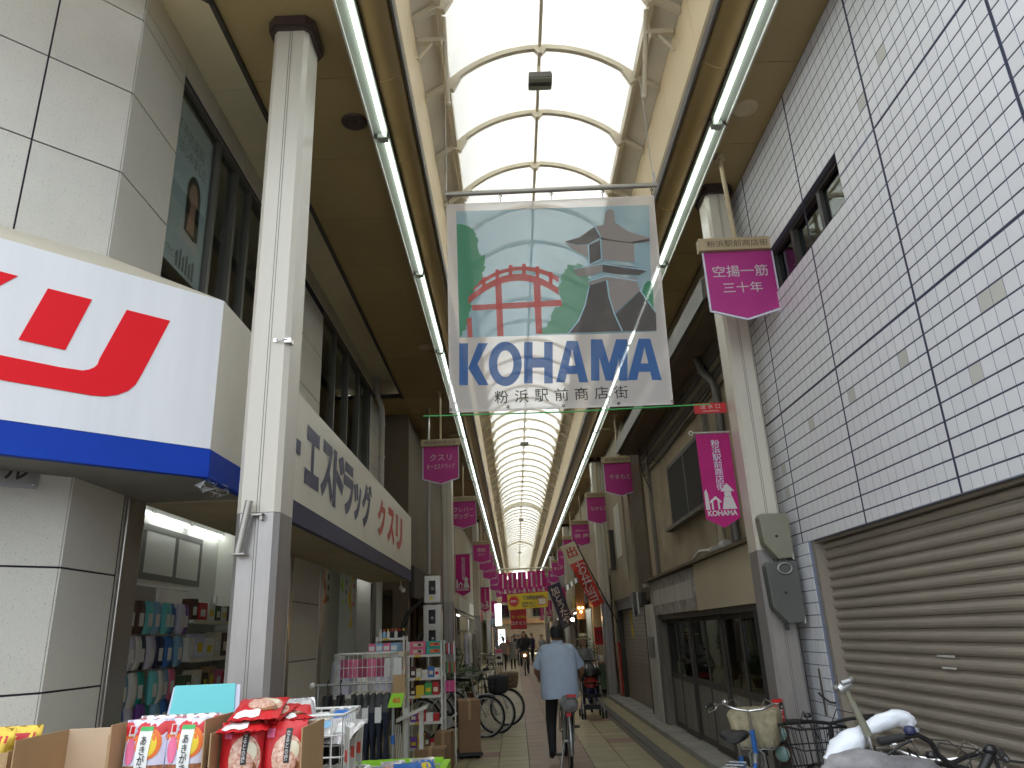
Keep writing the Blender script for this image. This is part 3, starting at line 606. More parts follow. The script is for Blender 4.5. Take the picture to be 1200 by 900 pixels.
# white drain pipe at the end of the building
T = thing('drain_pipe', 'white drain pipe with a kinked top at the end of the drugstore wall', 'pipe', (-2.5, 13.0, 3.8))
b = MB(); p = [atX(443, 446, -2.5), atX(449, 470, -2.5)]
b.tube([(-2.5, 13.35, 6.4), (-2.5, 13.35, 6.15), (-2.45, 13.7, 5.9), (-2.45, 13.75, 5.6), (-2.45, 13.75, .0)], .055, 12); P(b, 'pipe', 'white_dirty', T)
b = MB()
for z in (5.55, 4.9, 4.2): b.tube([(-2.45, 13.75, z), (-2.45, 13.75, z+.05)], .066, 12)
P(b, 'collar', 'white_dirty', T)
# security camera and the coloured paper strips in the second doorway
T = thing('security_camera', 'small white security camera under the far end of the sign', 'camera', (-2.0, 13.3, 2.45))
b = MB(); b.tube([(-2.0, 13.35, 2.45), (-1.93, 13.2, 2.40)], .035, 12); P(b, 'body', 'white_paint', T)
b = MB(); b.tube([(-2.0, 13.35, 2.57), (-2.0, 13.35, 2.47)], .012, 8); P(b, 'mount', 'white_paint', T)
for (x, ya, yb, wd, m, lab, tx) in ((382, 655, 707, .13, 'orange', 'orange paper streamer hanging in the second drugstore doorway', ''), (403, 663, 708, .08, 'lime', 'lime green paper streamer hanging between orange and yellow ones', ''), (412, 668, 735, .15, 'yellow', 'long yellow paper streamer hanging in the second drugstore doorway', '')):
    p0 = atX(x, ya, -2.75); p1 = atX(x, yb, -2.75); p0.z = min(p0.z, 2.96)
    T = thing('paper_streamer', lab, 'streamer', (-2.75, p0.y, p1.z), 0, 'paper streamers in the doorway')
    b = MB(); n = 12; rg = []
    for i in range(n+1):
        z = p0.z+(p1.z-p0.z)*i/n; dx = .03*math.sin(i*.8); rg.append([(-2.75+dx, p0.y-wd/2, z), (-2.75+dx+.02*math.cos(i), p0.y+wd/2, z), (-2.752+dx+.02*math.cos(i), p0.y+wd/2, z), (-2.752+dx, p0.y-wd/2, z)])
    b.loft(rg, 0, False); P(b, 'paper', m, T)
    b = MB()
    for i in range(4): b.box((-2.70, p0.y-wd*.3, p0.z-.15-.15*i), (-2.698, p0.y+wd*.3, p0.z-.07-.15*i))
    P(b, 'print', 'red_print' if m == 'yellow' else 'brown', T)
# ================================================================== white tiled building on the right
TX = 2.56
TB = thing('tiled_building', 'building faced with small square white tiles above a brown roller shutter', 'building', (TX, 4.5, 0))
WY0, WY1, WZ0, WZ1 = 4.686, 6.234, 3.445+.107*10, 4.73+.108*2
b = MB(); xf = TX+.0018
b.box((xf, -2, 2.245), (2.9, 7.03, WZ0)); b.box((xf, -2, WZ1), (2.9, 7.03, 9)); b.box((xf, -2, WZ0), (2.9, WY0, WZ1)); b.box((xf, WY1, WZ0), (2.9, 7.03, WZ1)); b.box((xf, 6.41, 0), (2.9, 7.03, 2.245))
b.box((2.9, -2, 8.6), (9, 7.03, 9)); b.box((2.9, 6.9, 0), (9, 7.03, 8.6)); b.box((2.9, -2, 0), (9, -1.9, 8.6)); P(b, 'wall', 'tile_grout', TB)
rowz = [(2.246, 2.34)]+[(3.445-.1105*(10-i), 3.445-.1105*(9-i)) for i in range(10)]+[(3.445+1.285/12*i, 3.445+1.285/12*(i+1)) for i in range(12)]+[(4.73+.108*i, 4.73+.108*(i+1)) for i in range(12)]
bays = [(1.74, 2.945), (2.945, 4.14), (4.14, 5.34), (5.34, 6.57)]
cols = [(a+(c-a)*i/11, a+(c-a)*(i+1)/11) for a, c in bays for i in range(11)]+[(6.57+.11*i, 6.68+.11*i) for i in range(4)]
thickY = [2.945, 4.14, 5.34, 6.57]; thickZ = [3.445, 4.73]
odd = set()
for x, y in ((1152, 345), (1165, 340), (1143, 435), (1058, 420), (998, 463), (948, 497), (919, 546), (922, 575), (1035, 65), (1010, 130), (1143, 428)):
    p = atX(x, y, TX); odd.add((min(range(len(cols)), key=lambda i: abs((cols[i][0]+cols[i][1])/2-p.y)), min(range(len(rowz)), key=lambda i: abs((rowz[i][0]+rowz[i][1])/2-p.z))))
tiles = []
def proj(p):
    d = V(p)-CP; k = d.dot(_f); return 600+FPX*d.dot(CR)/k, 450-FPX*d.dot(CU)/k
for ci, (a, c) in enumerate(cols):
    for ri_, (z0, z1) in enumerate(rowz):
        ym, zm = (a+c)/2, (z0+z1)/2
        if WY0-.01 < ym < WY1+.01 and WZ0-.01 < zm < WZ1+.01: continue
        u, v_ = proj((TX, ym, zm)); vis = -10 < u < 1205 and -10 < v_ < 905
        ar = 1/((V((TX, ym, zm))-CP).length**3) if vis else 0
        tiles.append((ar, ci, ri_))
tiles.sort(reverse=True)
tm_ = {}
def tile_box(w, h, m):
    k = (round(w, 3), round(h, 3), m)
    if k not in tm_:
        q = MB(); e = .0012
        q.add([(0, -w/2, -h/2), (0, w/2, -h/2), (0, w/2, h/2), (0, -w/2, h/2), (-.006, -w/2+e, -h/2+e), (-.006, w/2-e, -h/2+e), (-.006, w/2-e, h/2-e), (-.006, -w/2+e, h/2-e)], [(4, 7, 6, 5), (0, 4, 5, 1), (1, 5, 6, 2), (2, 6, 7, 3), (3, 7, 4, 0)]); tm_[k] = q.mesh('tile', m)
    return tm_[k]
rest = {'tile_white': MB(), 'tile_odd': MB()}; rt = random.Random(5)
for n, (ar, ci, ri_) in enumerate(tiles):
    a, c = cols[ci]; z0, z1 = rowz[ri_]
    a += .012 if a in thickY else .0021; c -= .012 if c in thickY else .0021
    z0 += .010 if any(abs(z0-q) < 1e-4 for q in thickZ) else .0045; z1 -= .010 if any(abs(z1-q) < 1e-4 for q in thickZ) else .0045
    m = 'tile_odd' if (ci, ri_) in odd else 'tile_white'; me = tile_box(c-a, z1-z0, m); loc = V((TX+.0065+rt.uniform(-.0004, .0004), (a+c)/2, (z0+z1)/2))
    if n < 290: link('tile', me, TB, loc-TB.location)
    else:
        q = rest[m]; q.add([tuple(V(v.co)+loc) for v in me.vertices], [tuple(p.vertices) for p in me.polygons])
for m, q in rest.items(): tag(P(q, 'tile_field', m, TB), kind='stuff')
b = MB()
for y in thickY: b.box((TX+.0010, y-.009, 2.25), (TX+.0025, y+.009, 6.02))
for z in thickZ:
    for a, c in ((1.75, 2.93), (2.96, 4.125), (4.155, 5.325), (5.355, 6.555), (6.585, 7.02)):
        if z == 4.73 and a > 4 and a < 6: continue
        b.box((TX+.0011, a, z-.008), (TX+.0026, c, z+.008))
P(b, 'movement_joint', 'tile_gap', TB)
b = MB()
for z0, z1 in rowz[1:]:
    if any(abs(z0-q) < 1e-4 for q in thickZ): continue
    for a, c in ((1.75, 2.934), (2.956, 4.129), (4.151, 5.329), (5.351, 6.559), (6.581, 7.02)):
        if WZ0+.01 < z0 < WZ1-.01 and a > 4.1: a, c = (a, WY0) if a < 5 else (max(a, WY1), c)
        if c > a: b.box((TX+.0013, a, z0-.0034), (TX+.0027, c, z0+.0034))
P(b, 'row_joint', 'tile_gap', TB)
window(TB, TX+.03, WY0, WY1, WZ0, WZ1, (5.15, 5.75), -1, .10, 'frame_dark', 'glass_dark', .045, True, 'interior_grey', .8)
b = MB()                                        # tiled pier beside the shutter
for i in range(22):
    z = .045+.1*i
    for a, c in ((6.415, 6.505), (6.51, 6.66), (6.664, 6.80), (6.804, 6.94)): b.box((TX-.02, a, z+.004), (TX+.005, c, z+.096))
P(b, 'pier_tiles', 'tile_white', TB)
b = MB(); b.box((TX-.015, 6.41, 0), (TX+.004, 6.95, 2.25)); P(b, 'pier_grout', 'tile_grout', TB)
# roller shutter
SH = thing('roller_shutter', 'closed brown steel roller shutter filling the ground floor of the tiled building', 'shutter', (2.66, 3.0, 0))
b = MB(); pr3 = [(0, .002), (-.010, .008), (-.018, .022), (-.019, .038), (-.014, .053), (-.002, .062), (.008, .066), (.008, .0795), (.004, .0795), (.004, .002)]
Msl = Matrix(((1, 0, 0, 0), (0, 0, 1, 0), (0, 1, 0, 0), (0, 0, 0, 1)))
pr3[-2:] = [(.014, .0795), (.014, .002)]; b.prism(pr3, -4.5, 3.38, Msl); slm = b.mesh('slat', 'shutter')
for i in range(28): link('slat', slm, SH, (0, 0, .0+.08*i))
b = MB(); b.box((2.57, 6.35, 0), (2.70, 6.408, 2.244)); P(b, 'guide_rail', 'shutter', SH)
b = MB(); b.box((2.60, -1.5, 2.225), (2.72, 6.35, 2.2445)); P(b, 'lintel', 'shutter', SH)
b = MB(); b.box((2.70, -1.6, 0), (2.72, 6.4, 2.3)); P(b, 'backing', 'interior_dark', SH)
b = MB(); 
for (x, y, w_) in ((1108, 769, .10), (1112, 783, .08)):
    p = atX(x, y, 2.636); b.box((2.6366, p.y-w_, p.z-.006), (2.6380, p.y+w_, p.z+.006))
P(b, 'scuff', 'white_dirty', SH)
T = thing('latch_plate', 'narrow steel lock plate on the tiled pier beside the shutter', 'plate', (TX-.02, 6.6, 1.0))
b = MB(); b.box((TX-.032, 6.58, .86), (TX-.0205, 6.63, 1.22)); bevel(P(b, 'plate', 'stainless', T), .003)
b = MB(); b.tube([(TX-.03, 6.7, 1.02), (TX-.04, 6.6, 1.0), (TX-.045, 6.45, .97), (TX-.03, 6.38, .97)], .008, 8); P(b, 'cable', 'cable', T)
# ================================================================== shops on the right beyond the tiled building
OS = thing('old_shop', 'dim old shop with beige and peeling fascia boards and grey wooden doors', 'building', (2.6, 10.5, 0))
b = MB(); b.box((2.62, 7.05, 2.0), (6, 14.25, 8)); P(b, 'wall', 'wall_old', OS)
b = MB(); b.box((3.1, 7.05, 0), (6, 14.25, 2.0)); P(b, 'rear_wall', 'interior_dark', OS)
window(OS, 2.60, 9.75, 12.0, 3.12, 4.12, (10.8,), -1, .05, 'frame_dark', 'glass_dark', .06, False)
b = MB(); b.box((2.6165, 9.8, 3.15), (2.6185, 11.95, 4.08)); P(b, 'window_backing', 'interior_dark', OS)  # near-black sheet paints the unlit room behind the panes
b = MB(); b.box((2.50, 9.70, 3.06), (2.61, 12.05, 3.11)); P(b, 'window_sill', 'wood_grey', OS)
# lean-to eave with lapped boards above the window
for i in range(5):
    z = 4.36+.10*i; b = MB(); b.box((2.585-.012*i, 7.05, z), (2.619, 13.9, z+.105)); P(b, 'lap_board', 'wood_dark' if i % 2 else 'wall_brown', OS)
b = MB(); b.prism([(2.62, 4.86), (2.22, 4.86), (2.16, 4.92), (2.16, 5.14), (2.62, 5.40)], -14.2, -7.06, Matrix(((1, 0, 0, 0), (0, 0, -1, 0), (0, 1, 0, 0), (0, 0, 0, 1)))); P(b, 'eave', 'wall_brown', OS)
b = MB(); b.box((2.13, 7.06, 4.88), (2.158, 14.2, 5.0)); b.box((2.135, 7.06, 5.0), (2.157, 14.2, 5.12)); P(b, 'eave_gutter', 'meter_grey', OS)
for a, c, z in ((13.4, 13.52, 4.86), (9.2, 9.3, 4.36)): b = MB(); b.box((2.56, a, 2.42), (2.619, c, z)); P(b, 'batten', 'wood_grey', OS)
b = MB(); b.tube([(2.46, 8.9, 5.0), (2.5, 8.75, 4.65), (2.56, 8.55, 4.45), (2.56, 8.5, 4.3), (2.56, 8.5, 2.5)], .05, 12); P(b, 'downpipe', 'frame_grey', OS)
b = MB(); b.tube([(2.58, 13.2, 4.9), (2.5, 12.9, 4.5), (2.57, 12.4, 4.3), (2.52, 11.5, 4.25), (2.58, 10.2, 4.4), (2.5, 9.4, 4.3), (2.58, 8.6, 4.42)], .012, 6); b.tube([(2.45, 13.7, 5.2), (2.5, 13.5, 4.3), (2.52, 13.0, 3.9)], .01, 6); P(b, 'cable', 'cable', OS)
# fascia boards
ya = 10.08
b = MB(); b.box((2.40, 7.25, 1.79), (2.43, ya, 2.38)); bevel(P(b, 'beige_fascia', 'board_beige', OS), .004)
b = MB(); b.box((2.41, ya+.006, 1.80), (2.43, 13.55, 2.36)); P(b, 'peeling_fascia', 'board_peeled', OS)
b = MB(); b.box((2.405, ya+.25, 1.96), (2.4095, 13.2, 2.20)); P(b, 'fascia_patch', 'white_dirty', OS)
b = MB(); b.box((2.34, 7.25, 2.385), (2.62, 13.9, 2.42)); P(b, 'canopy_top', 'wall_brown', OS)
b = MB(); b.box((2.36, 13.56, 2.30), (2.60, 13.95, 2.38)); P(b, 'canopy_end', 'white_dirty', OS)
b = MB(); b.box((2.43, 7.25, 1.72), (3.1, 13.55, 1.80)); P(b, 'canopy_soffit', 'wood_dark', OS)
for i, (a, c) in enumerate(((7.9, 8.65), (8.67, 9.45), (9.47, 10.3), (10.32, 11.2), (11.22, 12.1), (12.12, 12.95))):
    x = 2.50+.03*(i % 2); d = MB()
    for q in ((a, a+.06, .1, 1.74), (c-.06, c, .1, 1.74)): d.box((x, q[0], q[2]), (x+.03, q[1], q[3]))
    d.box((x, a+.06, 1.66), (x+.03, c-.06, 1.74)); d.box((x, a+.06, .82), (x+.03, c-.06, .9)); d.box((x, a+.06, .1), (x+.03, c-.06, .18))
    dr = P(d, 'sliding_door', 'wood_dark', OS)
    d = MB(); d.box((x+.012, a+.06, .9), (x+.018, c-.06, 1.66)); P(d, 'pane', 'glass_dark', dr); d = MB(); d.box((x+.024, a+.06, .9), (x+.028, c-.06, 1.66)); P(d, 'pane_backing', 'wood_dark' if i % 2 else 'wood_grey', dr)  # backing board added to soften the black behind each pane
    d = MB(); d.box((x+.008, a+.06, .18), (x+.02, c-.06, .82)); P(d, 'door_panel', 'wood_grey', dr)
b = MB(); b.box((2.42, 13.05, .09), (2.62, 13.35, 1.80)); P(b, 'post', 'wood_grey', OS)
b = MB(); b.box((2.40, 13.36, .09), (2.62, 14.2, 2.0)); P(b, 'plaster_pier', 'white_dirty', OS)
b = MB(); b.box((2.385, 13.55, 1.1), (2.41, 14.05, 1.45)); P(b, 'pier_patch', 'frame_grey', OS)
b = MB(); b.box((2.43, 7.2, .09), (2.62, 7.85, 1.72)); P(b, 'dark_gap_box', 'interior_dark', OS)  # near-black box painted as the shaded gap beside the column
T = thing('pipe_stub', 'white pipe fittings and bent pipe lying on the old shop canopy', 'pipe', (2.45, 9.0, 2.42))
b = MB(); b.tube([(2.46, 8.55, 2.47), (2.46, 8.75, 2.47)], .06, 12); b.tube([(2.45, 9.05, 2.46), (2.45, 9.2, 2.46)], .05, 12); P(b, 'fitting', 'white_dirty', T)
b = MB(); b.tube([(2.42, 9.2, 2.47), (2.40, 9.6, 2.50), (2.40, 9.9, 2.46), (2.40, 10.0, 2.42)], .022, 8); P(b, 'bent_pipe', 'white_dirty', T)
b = MB(); b.tube([(2.5, 8.9, 2.46), (2.53, 8.95, 2.7), (2.56, 8.95, 3.0)], .05, 10); P(b, 'duct', 'wall_tan', T)
# tan house with corrugated siding and small shutter
TH = thing('tan_house', 'narrow tan house with ribbed brown siding, tall window and small brown shutter', 'building', (2.5, 16.8, 0))
b = MB(); b.box((2.52, 15.75, 2.28), (6, 19.75, 8)); b.box((2.9, 14.27, 0), (6, 19.75, 2.28)); P(b, 'wall', 'wall_tan', TH)
b = MB(); b.box((2.60, 14.27, 2.1), (6, 15.74, 8)); P(b, 'siding_back', 'wall_brown', TH)
for i in range(10): b = MB(); b.box((2.575, 14.30+.145*i, 2.1), (2.598, 14.40+.145*i, 6.0)); P(b, 'siding_rib', 'wall_brown', TH)
window(TH, 2.51, 17.2, 18.1, 3.2, 4.45, (), -1, .03, 'alu', 'glass', .05, False)
b = MB(); b.box((2.515, 17.22, 3.22), (2.519, 18.08, 4.43)); P(b, 'window_backing', 'interior_white', TH)
b = MB(); b.box((2.40, 18.4, 3.0), (2.52, 18.75, 3.95)); o = bevel(P(b, 'vent_box', 'frame_dark', TH), .01)
b = MB(); b.box((2.385, 18.5, 3.05), (2.399, 18.72, 3.9)); P(b, 'vent_cover', 'beige_bar', TH)
b = MB(); b.tube([(2.48, 16.3, 6), (2.48, 16.3, 2.6)], .025, 8); b.tube([(2.45, 18.9, 6), (2.45, 18.9, .1)], .015, 8); P(b, 'conduit', 'wall_tan', TH)
for i in range(24): b = MB(); b.box((2.60, 14.95, .1+.08*i), (2.62, 18.6, .174+.08*i)); P(b, 'shutter_slat', 'shutter', TH)
b = MB(); b.box((2.62, 14.3, 0), (2.66, 19.4, 2.2)); P(b, 'shutter_back', 'interior_dark', TH)
for a, c in ((14.3, 14.5), (14.75, 14.92), (18.62, 18.8)): b = MB(); b.box((2.50, a, .09), (2.619, c, 2.02)); P(b, 'shutter_post', 'wood_dark', TH)
b = MB(); b.box((2.48, 14.9, 2.03), (2.6, 18.7, 2.27)); P(b, 'shutter_lintel', 'frame_dark', TH)
b = MB(); p = atX(742, 750, 2.595); b.box((2.592, p.y-.12, 1.42), (2.598, p.y+.12, 1.95)); tag(P(b, 'notice', 'yellow', TH), 'small yellow notice on the brown shutter')
b = MB(); b.box((2.45, 19.0, .1), (2.56, 19.12, 1.3)); P(b, 'red_board', 'red_print', TH)
# meter boxes
def meter_box(c, w, h, m, label, loop=False, nx=FRONT):
    M = frame(c, nx); T = thing('meter_box', label, 'meter box', tuple(c))
    poly = [(-w/2+.02, h/2), (w/2-.01, h/2), (w/2, h/2-.015), (w/2, -h/2+.08), (w/2-.02, -h/2+.01), (-.01, -h/2), (-w/2+.015, -h/2+.14), (-w/2, h/2-.03)]
    b = MB(); b.prism(poly, -.12, 0, M); bevel(P(b, 'case', m, T), .014, 3)
    b = MB(); b.lathe([(.012, 0), (.01, .012), (0, .014)], 12, M @ Matrix.Translation((.0, -.0, .0))); P(b, 'knob', 'frame_dark', T)
    b = MB(); b.box((w/2+.004, -h/2, -.1), (w/2+.02, h/2, -.07), 0, M); P(b, 'hinge_strip', 'white_paint', T)
    b = MB(); b.tube([M @ V((-.02, -h/2-.05, -.05)), M @ V((-.02, -h/2+.01, -.05))], .02, 8); P(b, 'cable_gland', 'cable', T)
    if loop:
        b = MB(); b.tube([M @ V((.02+.06*math.cos(t), h/2-.06+.045*math.sin(t), .012)) for t in [2*PI*i/16 for i in range(16)]], .006, 6, closed=True); P(b, 'wire_loop', 'silver', T)
Ym = 6.56
p = atY(910, 628, Ym); meter_box((p.x, Ym, p.z), .265, .40, 'meter_beige', 'beige grey meter box, upper one on the cream column')
p = atY(921, 694, Ym); meter_box((p.x, Ym, p.z), .28, .52, 'meter_grey', 'dark grey meter box with a wire loop, below the beige one', True)
p = atX(741, 707, 2.38); meter_box((2.38, p.y, p.z), .34, .42, 'meter_grey', 'small grey meter box hanging on the tan house', False, RIGHTW)
# water inlet at the foot of the column
T = thing('fire_inlet', 'twin round brass hose inlets with a red plate at the column foot', 'hose inlet', (2.2, 6.68, .66))
for z in (.735, .585):
    p = (2.14, 6.64, z); M = frame(p, (.85, -.5, 0))
    b = MB(); b.lathe([(.055, -.09), (.055, 0), (.07, .005), (.07, .03), (.058, .035)], 20, M); P(b, 'coupling', 'brown', T)
    b = MB(); b.lathe([(.058, .036), (.05, .045), (0, .046)], 20, M); P(b, 'cover', 'lens', T)
p = atY(915, 832, 6.66); b = MB(); b.box((p.x-.06, 6.655, p.z-.085), (p.x+.02, 6.668, p.z+.085)); P(b, 'plate', 'red', T)
b = MB()
for i in range(3): b.box((p.x-.05, 6.653, p.z-.06+.05*i), (p.x+.01, 6.6545, p.z-.045+.05*i))
tag(P(b, 'plate_print', 'cloth_white', T), kind='stuff')
b = MB(); b.box((2.12, 6.66, .02), (2.20, 6.72, .9)); P(b, 'standpipe', 'frame_dark', T)
# ================================================================== hanging name signs
BARW = .73
def hang_sign(x, y, lines, label, hs=(.11,), grp='pink pennant signs hung from the arcade ceiling', dx=0):
    T = thing('hanging_sign', label, 'hanging sign', (x, y, 4.26), 0, grp)
    b = MB(); b.tube([(x-dx, y, CZ), (x, y, 5.09)], .022, 10); b.tube([(x-dx, y, CZ), (x-dx, y, CZ-.05)], .05, 14); P(b, 'rod', 'beige_bar', T)
    b = MB(); b.box((x-BARW/2, y-.045, 4.955), (x+BARW/2, y+.045, 5.085)); bevel(P(b, 'name_bar', 'beige_paint', T), .006)
    part_text(T, 'bar_lettering', '粉浜駅前商店街', .07, 'ink_brown', frame((x, y-.045, 5.02), FRONT), .58, bold=.0)
    w = .64; b = MB(); M = frame((x, y-.004, 0), FRONT)
    b.prism([(-w/2, 4.95), (-w/2, 4.36), (0, 4.26), (w/2, 4.36), (w/2, 4.95)][::-1], -.004, .004, M); P(b, 'pennant', 'magenta', T)
    b = MB(); e = .016
    b.box((-w/2-e, 4.355, -.008), (-w/2-.001, 4.95, .008), 0, M); b.box((w/2+.001, 4.355, -.008), (w/2+e, 4.95, .008), 0, M)
    for s in (-1, 1): b.prism([(s*(w/2+e), 4.354), (s*(w/2+e), 4.338), (0, 4.238), (0, 4.257)][::(1 if s < 0 else -1)], -.008, .008, M)
    P(b, 'clear_edge', 'lilac', T)
    n = len(lines)
    for i, s in enumerate(lines):
        h = hs[i] if i < len(hs) else hs[-1]; z = 4.66+(n-1)*.085-.17*i+(.0 if n > 1 else 0)
        part_text(T, 'lettering', s, h, 'cloth_white', frame((x, y-.0085, z), FRONT), min(.52, h*1.12*len(s)), bold=.006)
    return T
hang_sign(2.25, 6.19, ['空揚一筋', '三十年'], 'nearest pink pennant sign in front of the tiled wall', (.12, .11), dx=.02)
hang_sign(2.33, 15.3, ['やまもと'], 'pink pennant on the right with one line of four hiragana, second from camera', (.10,))
hang_sign(2.34, 19.45, ['なかじま'], 'pink pennant on the right just below and behind the second', (.10,))
hang_sign(2.30, 24.5, ['京都石ねこそ', '宗 庵'], 'pink pennant on the right with two big white characters', (.06, .14))
for i, y in enumerate((28.6, 32.5, 38.2, 43.0, 48.0, 54)):
    hang_sign(2.27, y, [('アド', 'マルキ', '富士屋', '東商店', '大和', '三栄')[i]], 'small far pink pennant in the right row, %s behind the two big characters' % ('first', 'second', 'third', 'fourth', 'fifth', 'sixth')[i], (.13,))
hang_sign(-1.26, 13.22, ['クスリ', 'オーエスドラッグ'], 'nearest pink pennant in the left row beside the drugstore sign', (.12, .10))
hang_sign(-1.25, 19.2, ['クレバー', 'ボッグー'], 'second pink pennant in the left row with two slanted katakana lines', (.13, .15))
for i, (y, s) in enumerate(((29.0, ['尾松', 'おまつ']), (33.0, ['餃子屋']), (38, ['クリーニング']), (42.7, ['花の店']), (48.5, ['喫茶']), (57, ['文具']))):
    hang_sign(-1.22, y, s, 'small far pink pennant in the left row, %s behind the slanted katakana one' % ('first', 'second', 'third', 'fourth', 'fifth', 'sixth')[i], (.15, .08))
# ================================================================== vertical column banners
def skyline(b, M, w, z):      # white print of bridge, lantern and trees
    b.prism([(-w*.46, z), (-w*.46, z+.17), (-w*.40, z+.2), (-w*.36, z+.15), (-w*.34, z)], 0, .001, M)
    b.prism([(-w*.33, z+.06), (-w*.33, z+.08), (-w*.15, z+.13), (0, z+.08), (0, z+.06), (-w*.15, z+.10)], 0, .001, M)
    for xx in (-.26, -.08): b.box((w*xx-.008, z, 0), (w*xx+.008, z+.10, .0012), 0, M)
    b.prism([(w*.02, z), (w*.10, z+.12), (w*.34, z+.12), (w*.44, z)], 0, .001, M); b.box((w*.12, z+.122, 0), (w*.32, z+.17, .001), 0, M)
    b.prism([(w*.02, z+.172), (w*.22, z+.25), (w*.42, z+.172)], 0, .001, M)
def vbanner(x, y, label, w=.33, z1=3.40, z0=2.47, side=1, txt=True):
    T = thing('column_banner', label, 'banner', (x, y, z0), 0, 'vertical magenta banners on the columns')
    M = frame((x, y, 0), FRONT); n = 10; b = MB()
    zz = z0+.09; rg = []
    poly = [(-w/2, z1), (-w/2, zz), (0, z0), (w/2, zz), (w/2, z1)]
    b.prism(poly[::-1], -.003, 0, M); P(b, 'cloth', 'magenta_flag', T)
    b = MB(); b.tube([M @ V((-w/2-.03, z1+.005, 0)), M @ V((w/2+.06, z1+.005, 0))], .012, 8); P(b, 'arm', 'pole_metal', T)
    b = MB(); b.tube([M @ V((-w/2-.045+.02*math.cos(t), z1+.005+.02*math.sin(t), 0)) for t in [2*PI*i/12 for i in range(12)]], .005, 6, closed=True); P(b, 'ring', 'white_paint', T)
    if txt:
        part_text(T, 'lettering', '\n'.join('粉浜駅前商店街'), .50, 'lilac', frame((x+.015, y-.001, z1-.32), FRONT), .085, bold=.004, line=.92)
        part_text(T, 'lettering', 'KOHAMA', .055, 'cloth_white', frame((x, y-.001, zz+.05), FRONT), w*.86, bold=.03)
    b = MB(); skyline(b, frame((x, y-.001, 0), FRONT), w, zz+.085); P(b, 'skyline_print', 'cloth_white', T)
vbanner(2.02, 7.02, 'nearest magenta column banner with white bridge print beside the tiled wall')
vbanner(-1.17, 17.3, 'magenta column banner on the left column next to the meter cabinets')
for x, y, l in ((-1.17, 30, 'magenta column banner on the third left column'), (-1.17, 42.6, 'magenta column banner on the fourth left column'), (-1.17, 55.3, 'magenta column banner on the fifth left column'),
                (2.0, 32.4, 'magenta column banner on the third right column behind the stall'), (2.0, 45.1, 'magenta column banner on the fourth right column'), (2.0, 57.8, 'magenta column banner on the far right column')): vbanner(x, y, l)
T = thing('water_inlet_sign', 'small red sign with white characters jutting from the cream column', 'sign', (2.02, 7.0, 3.6))
b = MB(); b.box((1.87, 7.0, 3.60), (2.19, 7.012, 3.705)); P(b, 'plate', 'red', T)
part_text(T, 'lettering', '送 水 口', .045, 'cloth_white', frame((2.03, 7.0, 3.668), FRONT), .20, bold=.0); part_text(T, 'lettering', '（消防隊専用）', .018, 'cloth_white', frame((2.03, 7.0, 3.622), FRONT), .17)
# ================================================================== big welcome banner
KB = thing('welcome_banner', 'large translucent banner with bridge, stone lantern and blue KOHAMA lettering', 'banner', (.49, 6.0, 3.41))
BW = [V((-.492, 6.0, 5.475)), V((1.478, 6.0, 5.485)), V((1.43, 6.0, 3.405)), V((-.492, 6.0, 3.413))]
hq = homog([(10, 95), (790, 60), (865, 850), (22, 880)])
def bpt(x, y, o=0):
    u, v_ = hq(x, y); a = BW[0].lerp(BW[1], u); c = BW[3].lerp(BW[2], u); p = a.lerp(c, v_); p.y -= o; return p
def bpoly(pts, m, o, name, sub=False):
    b = MB(); b.add([bpt(x, y, o) for x, y in pts], [tuple(range(len(pts)))]); return P(b, name, m, KB)
def scal(pts, n=5, r=7, seed=1):       # leafy outline along a polyline
    q = random.Random(seed); out = []
    for (x0, y0), (x1, y1) in zip(pts, pts[1:]):
        for i in range(n): t = i/n; out.append((x0+(x1-x0)*t+q.uniform(-r, r), y0+(y1-y0)*t+q.uniform(-r, r)*.8))
    return out+[pts[-1]]
# cloth with a gentle ripple
b = MB(); NU, NV = 24, 20; vs = []
for j in range(NV+1):
    for i in range(NU+1):
        u, v_ = i/NU, j/NV; p = BW[0].lerp(BW[1], u).lerp(BW[3].lerp(BW[2], u), v_); p.y += .0004*math.sin(u*9+v_*3); vs.append(p)
b.add(vs, [(j*(NU+1)+i, j*(NU+1)+i+1, (j+1)*(NU+1)+i+1, (j+1)*(NU+1)+i) for j in range(NV) for i in range(NU)], 0, True); P(b, 'cloth', 'ban_white', KB)
b = MB()
for i in range(4):
    a, c = BW[i], BW[(i+1) % 4]; d = (c-a).normalized(); nrm = V((d.z, 0, -d.x))*(-.022 if i in (0, 1, 2, 3) else .022)
    cen = (BW[0]+BW[2])/2; nrm = nrm if (cen-a).dot(nrm) > 0 else -nrm
    b.add([a+V((0, -.003, 0)), c+V((0, -.003, 0)), c+nrm+V((0, -.003, 0)), a+nrm+V((0, -.003, 0))], [(0, 1, 2, 3)])
P(b, 'hem', 'ban_white', KB)
e = .003
bpoly([(46, 122), (772, 97), (780, 420), (800, 578), (590, 588), (58, 601)], 'ban_sky', e, 'sky_print')
e += .0015
bpoly([(48, 172), (62, 170)]+scal([(80, 172), (112, 195), (132, 235), (125, 275), (155, 300), (150, 350), (128, 400), (100, 450), (104, 490), (95, 540), (70, 590)], 6, 8, 2)+[(60, 601)], 'ban_green', e, 'tree_print')
bpoly([(360, 588)]+scal([(362, 575), (395, 545), (400, 510), (440, 470), (430, 420), (440, 370), (470, 325), (520, 322), (540, 360), (548, 410), (535, 450)], 6, 7, 4)+[(520, 500), (490, 560), (468, 586)], 'ban_green2', e, 'bush_print')
bpoly([(748, 430)]+scal([(748, 415), (768, 385), (782, 395)], 4, 4, 6)+[(786, 400), (792, 515), (770, 490)], 'ban_green', e, 'shrub_print')
e += .0015
